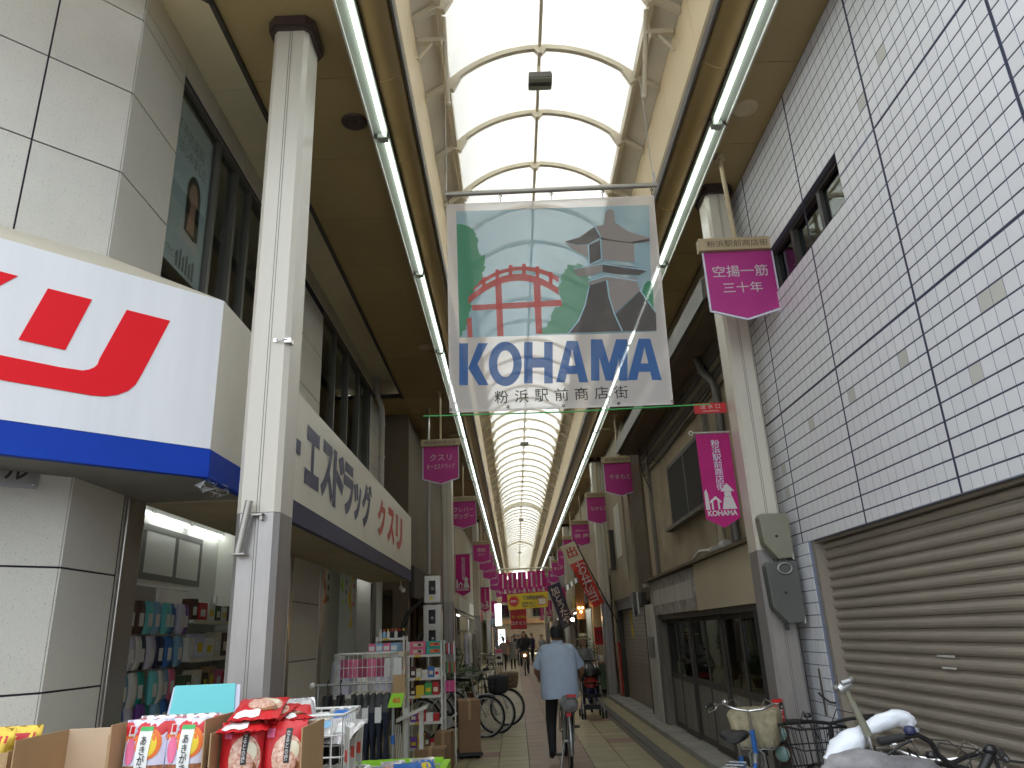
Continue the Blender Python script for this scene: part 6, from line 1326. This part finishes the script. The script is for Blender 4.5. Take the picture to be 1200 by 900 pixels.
w1 = [atY(x, y, 3.65) for x, y in ((972, 895), (985, 880), (1000, 868), (1012, 856))]; lump(w1, [.035, .05, .052, .028], 1, 'plastic_bag', 'sleeve', T, seed=2)
w2 = [atY(x, y, 3.68) for x, y in ((1014, 858), (1030, 848), (1048, 841), (1062, 843), (1070, 852), (1066, 866))]; lump(w2, [.026, .034, .036, .036, .03, .014], 1, 'plastic_bag', 'sleeve', T, seed=3)
T = thing('grey_saddle_bag', 'crumpled grey plastic bag over the foreground bicycle saddle', 'bag', tuple(atY(1020, 905, 3.5)))
lump([atY(x, y, 3.5) for x, y in ((965, 905), (980, 898), (1010, 897), (1050, 902), (1085, 904), (1110, 908))], [.02, .05, .06, .055, .05, .02], 1.2, 'grey_bag', 'bag', T, seed=5)
T = thing('black_handlebar', 'curved black bicycle handlebar with bell in front of the shutter', 'handlebar', tuple(atY(1110, 895, 3.4)))
hp = [atY(x, y, 3.42) for x, y in ((1032, 869), (1058, 864), (1075, 861), (1090, 869), (1100, 885), (1115, 897), (1135, 902))]
b = MB(); b.tube(hp, .0115, 10); P(b, 'bar', 'black_gloss', T); b = MB(); b.tube([hp[0]-V((.008, 0, 0)), hp[1]], .0165, 10); P(b, 'grip', 'rubber', T)
b = MB(); b.tube([atY(1068, 868, 3.4), atY(1056, 873, 3.4), atY(1041, 884, 3.4)], .0055, 6); P(b, 'brake_lever', 'black', T)
b = MB(); b.lathe([(.022, -.012), (.026, 0), (.02, .014), (0, .02)], 14, Matrix.Translation(atY(1066, 856, 3.42))); P(b, 'bell', 'navy', T)
b = MB(); b.lathe([(.02, -.02), (.028, -.006), (.028, .004), (.018, .016), (0, .02)], 16, Matrix.Translation(atY(1160, 878, 3.42))); P(b, 'headlamp', 'black_gloss', T)
b = MB(); b.tube([atY(1160, 884, 3.42), atY(1150, 905, 3.42)], .02, 8); b.tube([atY(1165, 884, 3.42), atY(1172, 905, 3.42)], .008, 8); P(b, 'stem', 'black', T)
b = MB(); b.tube([atY(x, y, 3.42) for x, y in ((1085, 866), (1110, 868), (1135, 885), (1140, 905))], .003, 5); b.tube([atY(x, y, 3.42) for x, y in ((1150, 886), (1138, 890), (1128, 905))], .0035, 5); P(b, 'cable', 'cable', T)
# ================================================================== people
def skin_body(T, J, E, matfn, mats, name='body', sub=2):
    me = bpy.data.meshes.new('b'); keys = list(J); ix = {k: i for i, k in enumerate(keys)}
    me.from_pydata([J[k][:3] for k in keys], [(ix[a], ix[c]) for a, c in E], []); o = bpy.data.objects.new('b', me); COL.objects.link(o)
    o.modifiers.new('s', 'SKIN'); md = o.modifiers.new('u', 'SUBSURF'); md.levels = sub; md.render_levels = sub
    for k in keys:
        sv = me.skin_vertices[0].data[ix[k]]; rr = J[k][3]; sv.radius = rr if isinstance(rr, tuple) else (rr, rr); sv.use_root = (k == 'pelvis')
    dg = bpy.context.evaluated_depsgraph_get(); m2 = bpy.data.meshes.new_from_object(o.evaluated_get(dg)); bpy.data.objects.remove(o); bpy.data.meshes.remove(me)
    m2.materials.clear()
    for m in mats: m2.materials.append(MATS[m])
    for p in m2.polygons: p.use_smooth = True; p.material_index = matfn(p.center)
    return link(name, m2, T)
def head(T, c, yaw, hair='hair', skin='skin', long=0, hat=None, s=1.0):
    """head with face, ears and hair; yaw 0 looks towards -y"""
    M = Matrix.Translation(c) @ Matrix.Rotation(yaw, 4, 'Z') @ Matrix.Scale(s, 4); b = MB(); rg = []
    for z, rx, ry, oy in ((-.115, .030, .035, -.03), (-.10, .048, .055, -.025), (-.06, .064, .078, -.012), (-.01, .072, .090, 0), (.04, .075, .094, .004), (.08, .066, .082, .006), (.105, .045, .055, .008), (.118, .012, .015, .008)):
        rg.append([(rx*math.cos(t), oy+ry*math.sin(t), z) for t in [2*PI*i/16 for i in range(16)]])
    b.loft(rg, M=M); b.prism([(-.011, -.03), (.011, -.03), (.004, .02), (-.004, .02)], .08, .108, M @ frame((0, 0, -.005), FRONT))
    for x in (-1, 1): b.ball((x*.074, .012, -.008), .02, 8, 0, (.4, .8, 1.3), M)
    h = b.build('head', skin, T)
    b = MB()
    for x in (-1, 1): b.ball((x*.03, -.083, .005), .009, 8, 0, (1.3, .5, .6), M)
    b.build('eyes', 'hair', T); b = MB(); b.ball((0, -.082, -.06), .018, 8, 0, (1.2, .4, .3), M); b.build('mouth', 'letter_red2', T)
    b = MB(); rg = []
    prof = [(-.05-.14*long, .05+.02*long, .045, .05), (-.03, .079, .06, .035), (.02, .083, .085, .02), (.06, .080, .097, .006), (.095, .064, .080, .006), (.118, .036, .044, .006), (.126, .008, .01, .006)]
    for z, rx, ry, oy in prof: rg.append([(rx*math.cos(t), oy+ry*math.sin(t), z) for t in [2*PI*i/16 for i in range(16)]])
    b.loft(rg, M=M); b.build('hair', hair, T)
    if hat:
        b = MB(); b.lathe([(.165, .03), (.16, .04), (.10, .055), (.098, .10), (.08, .15), (0, .155)], 20, M @ Matrix.Rotation(R(-6), 4, 'X')); b.build('hat', hat, T); b = MB(); b.lathe([(.102, .055), (.102, .082)], 20, M @ Matrix.Rotation(R(-6), 4, 'X')); b.build('hat_band', 'ink', T)
def hand(T, wrist, fwd, up, m='skin', curl=.9, s=1.0, side=1):
    """palm with four curled fingers and a thumb"""
    f = V(fwd).normalized(); u = V(up).normalized(); a = f.cross(u).normalized()*side; b = MB(); w = V(wrist)
    b.loft([[w+f*(.09*t*s)+a*(.04*s*math.cos(q)*(.75+.3*t))+u*(.014*s*math.sin(q)) for q in [2*PI*i/10 for i in range(10)]] for t in (0, .35, .7, 1)])
    for i, L in enumerate((.072, .08, .075, .058)):
        p = w+f*.085*s+a*((-.03+.02*i)*s); d = f; pts = [p]
        for k in range(3): d = (d*math.cos(curl*.6)-u*math.sin(curl*.6)).normalized() if k else (f*math.cos(curl*.4)-u*math.sin(curl*.4)); pts.append(pts[-1]+d*L*s/3); 
        b.tube(pts, [.0095*s, .009*s, .008*s, .006*s], 6)
    p = w+f*.03*s-a*.036*s; b.tube([p, p-a*.025*s+f*.025*s-u*.012*s, p-a*.03*s+f*.055*s-u*.03*s], [.011*s, .010*s, .007*s], 6); b.build('hand', m, T)
STD_E = [('pelvis', 'waist'), ('waist', 'chest'), ('chest', 'neck'), ('neck', 'headb')]+[(a+s, c+s) for s in 'LR' for a, c in (('hip', 'knee'), ('knee', 'ankle'), ('ankle', 'toe'), ('shoulder', 'elbow'), ('elbow', 'wrist'))]+[('pelvis', 'hipL'), ('pelvis', 'hipR'), ('chest', 'shoulderL'), ('chest', 'shoulderR')]
def tube_cloth(T, rings, m, name, n=20, amp=.012, seed=0):
    q = random.Random(seed); b = MB(); rg = []; ph = q.uniform(0, 6)
    for i, (c, rx, ry) in enumerate(rings): c = V(c); rg.append([c+V((rx*math.cos(t)*(1+amp*2*math.sin(4*t+ph+i*.7)), ry*math.sin(t)*(1+amp*3*math.sin(5*t+ph+i)), .004*math.sin(3*t+i))) for t in [2*PI*j/n for j in range(n)]])
    b.loft(rg); return b.build(name, m, T)
# --- rider seen from behind
RX, RY = .60, 9.95
bicycle('silver bicycle ridden by the man in the pale blue shirt', (RX, RY, 0), R(90), 'silver', basket='silver', grp=None, lean=R(0))
T = thing('person', 'cyclist in a pale blue short sleeved shirt and black trousers riding away', 'person', (RX-.07, RY+.22, 0))
J = dict(pelvis=(0, 0, .92, (.15, .13)), waist=(0, .03, 1.06, (.15, .12)), chest=(0, .08, 1.28, (.165, .12)), neck=(0, .12, 1.445, .06), headb=(0, .13, 1.50, .055),
         hipL=(-.10, .02, .88, .10), hipR=(.10, .04, .88, .10), kneeL=(-.125, .24, .52, .075), kneeR=(.13, .40, .74, .078), ankleL=(-.13, .12, .16, .048), ankleR=(.13, .24, .40, .048), toeL=(-.14, .30, .09, .036), toeR=(.14, .42, .37, .036),
         shoulderL=(-.185, .10, 1.385, .072), shoulderR=(.185, .10, 1.385, .072), elbowL=(-.285, .20, 1.12, .045), elbowR=(.315, .20, 1.11, .045), wristL=(-.235, .42, 1.02, .03), wristR=(.30, .42, 1.02, .03))
def rider_m(c):
    if c.z > 1.44: return 0 if abs(c.x) < .085 else 1
    if abs(c.x) > .2 and .95 < c.z < 1.2: return 0
    if c.z > .93: return 1
    if (c.x < 0 and c.z < .15) or (c.x > 0 and c.z < .42 and c.y > .2): return 3
    return 2
skin_body(T, J, STD_E, rider_m, ['skin', 'shirt', 'trousers', 'shoe'])
tube_cloth(T, [((0, .0, .80), .235, .175), ((0, .0, .86), .245, .18), ((0, .01, .97), .242, .175), ((0, .035, 1.10), .245, .17), ((0, .06, 1.22), .252, .165), ((0, .08, 1.33), .245, .15), ((0, .095, 1.405), .19, .115), ((0, .11, 1.445), .115, .09), ((0, .12, 1.47), .075, .075)], 'shirt', 'shirt', 28, .012, 3)
for s in (-1, 1):
    b = MB(); p0, p1 = V((s*.15, .095, 1.375)), V((s*(.275 if s > 0 else .255), .17, 1.165)); d = (p1-p0).normalized(); a = d.cross(V((0, 1, 0))).normalized(); c = a.cross(d)
    b.loft([[p0.lerp(p1, t)+(a*math.cos(q)*w+c*math.sin(q)*w)*(1+.05*math.sin(4*q+t*6)) for q in [2*PI*i/16 for i in range(16)]] for t, w in ((0, .075), (.3, .088), (.65, .085), (.92, .09), (1, .088))]); b.build('sleeve', 'shirt', T)
b = MB(); b.loft([[(r_*math.cos(q), .12+r_*1.05*math.sin(q), z) for q in [2*PI*i/18 for i in range(18)]] for z, r_ in ((1.445, .088), (1.475, .078), (1.50, .068), (1.475, .084))]); b.build('collar', 'shirt', T)
head(T, (0, .15, 1.575), PI, 'hair', 'skin', 0, None, .98)
for s in (-1, 1): hand(T, (s*(.235 if s < 0 else .30), .42, 1.02), (-.05*s, 1, -.1), (0, .1, 1), 'skin', .9, 1, s)
T2 = thing('saddle_cover', 'crinkled silver plastic cover over the ridden bicycle rack', 'cover', (RX, RY-.06, .70)); lump([(RX+.02, RY-.24, .73), (RX+.02, RY-.2, .74), (RX+.02, RY-.1, .75), (RX+.02, RY+.02, .75), (RX+.02, RY+.1, .76)], [.02, .085, .10, .095, .04], 1.15, 'cloth_grey', 'cover', T2, seed=8, amp=.1)
b = MB(); b.box((RX-.02, RY-.25, .84), (RX+.10, RY-.2, .87)); P(b, 'red_strip', 'red', T2)
# --- standing / walking people
def walker(label, x, y, h, yaw, top, bottom, hair='hair', skin='skin_pale', long=1, stride=.12, skirt=None, bagm=None, arms=(.0, .0), hat=None, seed=1, push=False):
    k = h/1.62; T = thing('person', label, 'person', (x, y, 0), yaw); T.scale = (k, k, k)
    J = dict(pelvis=(0, 0, .88, (.13, .10)), waist=(0, 0, 1.02, (.115, .085)), chest=(0, 0, 1.2, (.135, .095)), neck=(0, 0, 1.345, .05), headb=(0, -.01, 1.40, .045),
             hipL=(-.085, 0, .84, .085), hipR=(.085, 0, .84, .085), kneeL=(-.085, -stride*.6, .46, .058), kneeR=(.085, stride*.4, .46, .058), ankleL=(-.085, -stride, .08, .036), ankleR=(.085, stride, .09, .036), toeL=(-.09, -stride-.13, .035, .028), toeR=(.09, stride-.13, .04, .028),
             shoulderL=(-.16, 0, 1.30, .058), shoulderR=(.16, 0, 1.30, .058), elbowL=(-.21, .02+arms[0], 1.06, .04), elbowR=(.21, .02+arms[1], 1.06, .04), wristL=(-.2, -.08+arms[0], .86, .026), wristR=(.2, -.08+arms[1], .86, .026))
    if push: J.update(elbowL=(-.2, -.08, 1.06, .04), elbowR=(.2, -.08, 1.06, .04), wristL=(-.17, -.32, 1.0, .026), wristR=(.17, -.32, 1.0, .026))
    def mf(c):
        if c.z > 1.34: return 0
        if c.z < .07: return 3
        if abs(c.x) > .175 and c.z < 1.12: return 0
        return 1 if c.z > .9 else 2
    skin_body(T, J, STD_E, mf, [skin, top, bottom, 'shoe'], sub=2)
    r0 = [((0, 0, .80), .19, .135), ((0, 0, .95), .165, .12), ((0, 0, 1.08), .155, .11), ((0, 0, 1.22), .175, .115), ((0, 0, 1.31), .165, .09), ((0, 0, 1.35), .075, .065)]
    if skirt: r0 = [((0, 0, skirt), .22, .17), ((0, 0, skirt+.15), .21, .16)]+r0
    tube_cloth(T, r0, top, 'coat' if skirt else 'shirt', 20, .014, seed)
    head(T, (0, -.012, 1.50), 0, hair, skin, long, hat)
    for s in (-1, 1): hand(T, J['wrist'+('L' if s < 0 else 'R')][:3], (0, -.25, -1) if not push else (0, -1, -.2), (0, -1, 0) if not push else (0, 0, 1), skin, .6, .9, s)
    if bagm: b = MB(); b.box((.18, -.12, .62), (.28, .12, .86)); bevel(b.build('hand_bag', bagm, T), .02); b = MB(); b.tube([(.23, -.08, .86), (.2, 0, 1.3), (.23, .08, .86)], .008, 6); b.build('bag_strap', bagm, T)
    return T
walker('woman in a taupe blouse and dark trousers walking away on the far left', -.62, 36, 1.5, PI+.1, 'cloth_taupe', 'trousers', 'hair', long=.4, bagm='brown', seed=2)
walker('woman in a long grey coat and black tights walking towards the camera', -.20, 37, 1.52, .05, 'cloth_grey', 'trousers', 'hair_brown', long=1, skirt=.52, seed=3)
walker('person in dark clothes walking behind the grey coated woman', .12, 41, 1.55, .2, 'cloth_dark', 'cloth_dark', 'hair', long=0, seed=4)
walker('far shopper in dark clothes near the end of the arcade', .9, 46, 1.6, .5, 'navy', 'trousers', 'hair', long=0, seed=5)
walker('person in pale clothes standing at the far left shops', -1.0, 44, 1.5, 1.2, 'white_dirty', 'cloth_grey', 'hair', long=.3, seed=6)
for i, (x, y, h, ya, top, lab) in enumerate(((-.9, 39, 1.5, .3, 'cloth_dark', 'person in a dark jacket beside the far left sign box'), (.55, 44, 1.55, 2.9, 'cloth_taupe', 'shopper in taupe walking away under the red sign'), (1.3, 40, 1.5, .4, 'cloth_grey', 'shopper in grey at the far right shops'), (-.1, 49, 1.6, .1, 'navy', 'person in navy in the farthest group'), (.4, 52, 1.55, 3.0, 'cloth_dark', 'dark figure at the end of the arcade'), (-.55, 47, 1.45, .2, 'letter_red2', 'small person in a red top far on the left'))):
    walker(lab, x, y, h, ya, top, 'trousers', 'hair', long=.3*(i % 3), seed=10+i)
bicycle('dark bicycle parked far along the left shops', (-1.5, 27, 0), R(60), 'black', basket='black', grp='bicycles parked far away'); bicycle('silver bicycle parked far along the right shops', (2.0, 29, 0), R(100), 'silver', basket='silver', grp='bicycles parked far away')
W = walker('woman in a straw hat and grey shirt pushing the stroller', 1.40, 16.3, 1.52, 0, 'cloth_grey', 'cloth_dark', 'hair_brown', long=.8, hat='hat', push=True, seed=7)
# --- oncoming cyclist far away
T = thing('bicycle', 'dark bicycle of the distant oncoming rider', 'bicycle', (.32, 31.6, 0), R(-90)); bpy.data.objects.remove(T)
bicycle('dark bicycle of the distant oncoming rider with a lit headlamp', (.30, 32.4, 0), R(-90), 'black', 'black', basket='black', basket_cover='cloth_dark', grp=None)
T = thing('person', 'distant rider in dark clothes cycling towards the camera', 'person', (.30, 32.15, 0), PI)
J2 = {k: v for k, v in J.items()}; skin_body(T, J2, STD_E, lambda c: 0 if c.z > 1.44 else (2 if c.z < .1 else 1), ['skin_pale', 'cloth_dark', 'shoe']); head(T, (0, .15, 1.575), PI, 'hair_brown', 'skin_pale', .5)
tube_cloth(T, [((0, 0, .84), .2, .16), ((0, .02, 1.0), .2, .15), ((0, .06, 1.2), .22, .14), ((0, .09, 1.36), .2, .11), ((0, .11, 1.44), .08, .07)], 'cloth_dark', 'jacket', 18, .014, 4)
for s in (-1, 1): hand(T, (s*.235, .42, 1.02), (0, 1, -.1), (0, .1, 1), 'skin_pale', .9, 1, s)
T = thing('headlamp', 'small bright headlamp on the distant oncoming bicycle', 'lamp', (.30, 31.0, .78)); b = MB(); b.lathe([(.03, 0), (.045, .03), (0, .032)], 12, frame((.30, 31.0, .78), FRONT)); P(b, 'lens', 'small_lamp', T)
# --- stroller
T = thing('stroller', 'black folding stroller with striped canopy edge pushed by the woman', 'stroller', (1.42, 15.5, 0))
for x in (-.2, .2):
    for y in (-.28, .28):
        for q in (-.03, .03): b = MB(); b.tube([(x+q-.012, y, .075), (x+q+.012, y, .075)], .075, 14); b.build('wheel', 'rubber', T)
    b = MB(); b.tube([(x, .28, .1), (x*.9, -.05, .50), (x*.95, .38, 1.0), (x*.95, .46, 1.02)], .012, 8); b.tube([(x, -.28, .1), (x*.9, .12, .62)], .012, 8); b.build('frame_tube', 'silver', T)
b = MB(); b.loft([[(-.17, -.22, z0), (.17, -.22, z0), (.17, -.22+d, z0+.0), (-.17, -.22+d, z0)] for z0, d in ((.38, .34), (.44, .36))]); b.loft([[(-.17, y, z), (.17, y, z), (.17, y+.05, z), (-.17, y+.05, z)] for y, z in ((.10, .42), (.26, .88))]); b.build('seat', 'black', T)
b = MB(); rg = []
for i in range(9): a = R(8+20*i*.9); rg.append([(xx, .14-.36*math.cos(a)*math.sqrt(max(.05, 1-(xx/.24)**2)), .72+.24*math.sin(a)*math.sqrt(max(.05, 1-(xx/.24)**2))+.02) for xx in [-.22+.44*j/8 for j in range(9)]])
vs = [p for r_ in rg for p in r_]; b.add(vs, [(i*9+j, i*9+j+1, (i+1)*9+j+1, (i+1)*9+j) for i in range(8) for j in range(8)], 0, True); b.build('canopy', 'black', T)
for i in range(7): b = MB(); a = R(100); x = -.17+.055*i; b.tube([(x, .10, .955), (x, .0, .945), (x, -.08, .91)], .009, 5); b.build('canopy_stripe', 'paper', T)
b = MB(); b.tube([(-.19, .46, 1.02), (.19, .46, 1.02)], .014, 8); b.build('handle', 'rubber', T); b = MB(); b.tube([(-.18, -.2, .62), (0, -.3, .64), (.18, -.2, .62)], .016, 8); b.build('bumper_bar', 'rubber', T)
b = MB(); b.box((-.15, -.12, .16), (.15, .18, .24)); b.build('under_basket', 'black', T)
C = thing('person', 'small child in dark clothes sitting in the stroller', 'person', (1.42, 15.5, .44))
J3 = dict(pelvis=(0, .06, .06, (.08, .07)), waist=(0, .08, .14, .075), chest=(0, .10, .22, .075), neck=(0, .11, .29, .035), headb=(0, .11, .31, .035), hipL=(-.05, .04, .05, .05), hipR=(.05, .04, .05, .05), kneeL=(-.07, -.14, .06, .04), kneeR=(.07, -.14, .06, .04), ankleL=(-.07, -.2, -.1, .03), ankleR=(.07, -.2, -.1, .03), toeL=(-.07, -.27, -.12, .022), toeR=(.07, -.27, -.12, .022),
          shoulderL=(-.09, .10, .26, .035), shoulderR=(.09, .10, .26, .035), elbowL=(-.13, .02, .17, .026), elbowR=(.13, .02, .17, .026), wristL=(-.08, -.08, .14, .02), wristR=(.08, -.08, .14, .02))
skin_body(C, J3, STD_E, lambda c: 0 if c.z > .29 else (1 if c.z > .1 else 2), ['skin_pale', 'letter_red2', 'navy']); head(C, (0, .09, .375), 0, 'hair', 'skin_pale', 0, None, .75)
# ================================================================== far right food stall and left plants
T = thing('stall_lamp', 'bright bare bulb lamp above the food stall on the right', 'lamp', (1.72, 25, 1.95)); p = atY(671, 726, 25)
b = MB(); b.ball(p, .055, 14); P(b, 'bulb', 'bulb', T); b = MB(); b.tube([p+V((0, 0, .05)), p+V((0, 0, .5))], .008, 6); b.lathe([(.03, .04), (.03, .09)], 10, Matrix.Translation(p)); P(b, 'cord', 'cable', T)
T = thing('hanging_lantern', 'amber glowing paper lantern column beside the bulb lamp', 'lantern', (2.1, 25, 2.0)); p = atY(680, 705, 25.3)
b = MB(); b.box((p.x-.14, 25.3, p.z-.55), (p.x+.14, 25.5, p.z+1.0)); P(b, 'box', 'wood_brown', T)
for i in range(3): b = MB(); b.ball((p.x-.06+.06*i, 25.28, p.z-.2-.12*(i % 2)), .035, 8); P(b, 'glow', 'small_lamp', T)
T = thing('scalloped_awning', 'short black and white striped awning above the amber lantern', 'awning', (1.9, 24.8, 2.7)); p = atY(672, 690, 24.8)
for i in range(8): b = MB(); b.add([(p.x-.28+.07*i, 24.8, p.z-.1+.05*i), (p.x-.21+.07*i, 24.8, p.z-.05+.05*i), (p.x-.21+.07*i, 25.1, p.z+.12+.05*i), (p.x-.28+.07*i, 25.1, p.z+.08+.05*i)], [(0, 1, 2, 3)]); P(b, 'stripe', ('black', 'paper')[i % 2], T)
T = thing('red_menu_sign', 'small red menu board with black brush lettering at the stall', 'sign', (2.3, 21, 1.5)); a, c = atY(696, 735, 20.8), atY(711, 755, 20.8)
b = MB(); b.box((a.x, 20.8, c.z), (c.x, 20.84, a.z)); P(b, 'panel', 'red', T); part_text(T, 'lettering', 'うま\nいで', .30, 'ink', frame(((a.x+c.x)/2, 20.8, (a.z+c.z)/2), FRONT), .26, bold=.04); b = MB(); b.box((c.x+.01, 20.81, c.z), (c.x+.08, 20.83, a.z-.05)); P(b, 'side_card', 'paper', T)
ST = thing('food_stall', 'cluttered stall table with green cloth behind the stroller', 'stall', (2.1, 20.5, 0))
b = MB(); b.box((1.75, 19.9, .78), (2.5, 21.8, .82)); P(b, 'table_top', 'wood_brown', ST); b = MB(); b.box((1.76, 19.91, .2), (2.5, 21.7, .779)); P(b, 'cloth', 'leaf2', ST)
q = random.Random(21)
for i in range(14):
    x, y = 1.92+.36*(i % 2)+q.uniform(-.03, .03), 20.0+.25*(i//2); m = q.choice(('paper', 'cream', 'teal', 'brown', 'white_paint', 'lilac', 'red'))
    O = thing('stall_item', '%s tub on the stall table, %s from the front on the %s side' % (m.replace('_', ' '), o9[i//2], ('aisle', 'wall')[i % 2]), 'tub', (x, y, .821), 0, 'tubs on the stall table'); b = MB(); b.lathe([(.05, 0), (.06, .12), (.062, .13), (0, .128)], 12); b.build('tub', m, O)
def leafy(T, c, rad, n, ms=('leaf', 'leaf2'), seed=0, ls=.06):
    q = random.Random(seed); bs = [MB() for _ in ms]
    for i in range(n):
        d = V((q.gauss(0, 1), q.gauss(0, 1), q.gauss(0, 1))).normalized()*q.random()**.4; p = V(c)+V((d.x*rad[0], d.y*rad[1], d.z*rad[2])); u = V((q.gauss(0, 1), q.gauss(0, 1), q.gauss(0, .6))).normalized(); v_ = u.orthogonal().normalized()
        bs[i % len(ms)].add([p-u*ls, p+v_*ls*.4, p+u*ls, p-v_*ls*.4], [(0, 1, 2, 3)])
    for b, m in zip(bs, ms): tag(P(b, 'foliage', m, T), kind='stuff')
def plant(label, x, y, h, r_, seed, z=0):
    T = thing('potted_plant', label, 'plant', (x, y, z), 0, 'potted plants along the left shops'); b = MB(); b.lathe([(.09, 0), (.13, .2), (.14, .22), (.12, .2), (0, .19)], 16, Matrix.Translation((x, y, z))); P(b, 'pot', 'pot', T)
    b = MB(); q = random.Random(seed)
    for i in range(6): a = q.uniform(0, 6.3); b.tube([(x, y, z+.19), (x+.4*r_*math.cos(a), y+.4*r_*math.sin(a), z+h*.6), (x+.8*r_*math.cos(a), y+.8*r_*math.sin(a), z+h)], .007, 5)
    P(b, 'stems', 'wood_brown', T); leafy(T, (x, y, z+h*.8), (r_, r_, h*.4), 260, seed=seed, ls=.05)
plant('bushy potted plant behind the parked bicycles', -1.25, 16.2, .9, .3, 1); plant('tall potted plant against the second left column', -1.5, 18.2, 1.2, .32, 2); plant('small potted plant beside the white display', -1.2, 20.5, .8, .26, 3); plant('leafy potted plant far along the left shops', -1.5, 24, 1.3, .35, 4); plant('potted plant near the food stall on the right', 2.0, 22.5, 1.2, .35, 5)
T = thing('clothes_display', 'pale dresses hanging outside a left shop beyond the bicycles', 'clothes', (-1.45, 22, 0))
b = MB(); b.tube([(-1.75, 22, 1.75), (-1.1, 22, 1.75)], .015, 8); P(b, 'rail', 'silver', T)
for x in (-1.72, -1.13): b = MB(); b.tube([(x, 22, 0), (x, 22, 1.75)], .015, 8); P(b, 'post', 'silver', T)
for i in range(5):
    b = MB(); x = -1.68+.12*i; b.loft([[(x-w*.3, 22-w, z), (x+w*.3, 22-w, z), (x+w*.35, 22+w, z), (x-w*.35, 22+w, z)] for z, w in ((1.70, .03), (1.62, .14), (1.3, .12), (.6, .2))], 0, True); P(b, 'dress', ('white_dirty', 'cream', 'lilac', 'paper', 'cloth_taupe')[i], T)
T = thing('sandwich_board', 'small easel sign with a pink and white poster in the aisle', 'sign', (-.72, 24, 0)); a, c = atY(580, 761, 25), atY(589, 776, 25)
b = MB(); b.box((a.x, 25, c.z), (c.x, 25.02, a.z)); P(b, 'board', 'paper', T); b = MB(); b.box((a.x+.01, 24.99, (a.z+c.z)/2+.08), (c.x-.01, 24.997, a.z-.01)); P(b, 'pink_print', 'pink', T); b = MB(); b.ball(((a.x+c.x)/2, 24.99, c.z+.14), .06, 10, 0, (1.3, .1, .8)); P(b, 'dark_print', 'ink', T)
for s in (0, 1): b = MB(); b.tube([(a.x+s*(c.x-a.x), 25.03, a.z), (a.x+s*(c.x-a.x), 25.08, 0)], .012, 6); P(b, 'leg', 'wood_dark', T)
b = MB(); b.box((a.x, 25.04, .25), (c.x, 25.06, c.z-.1)); P(b, 'lower_board', 'cream', T)
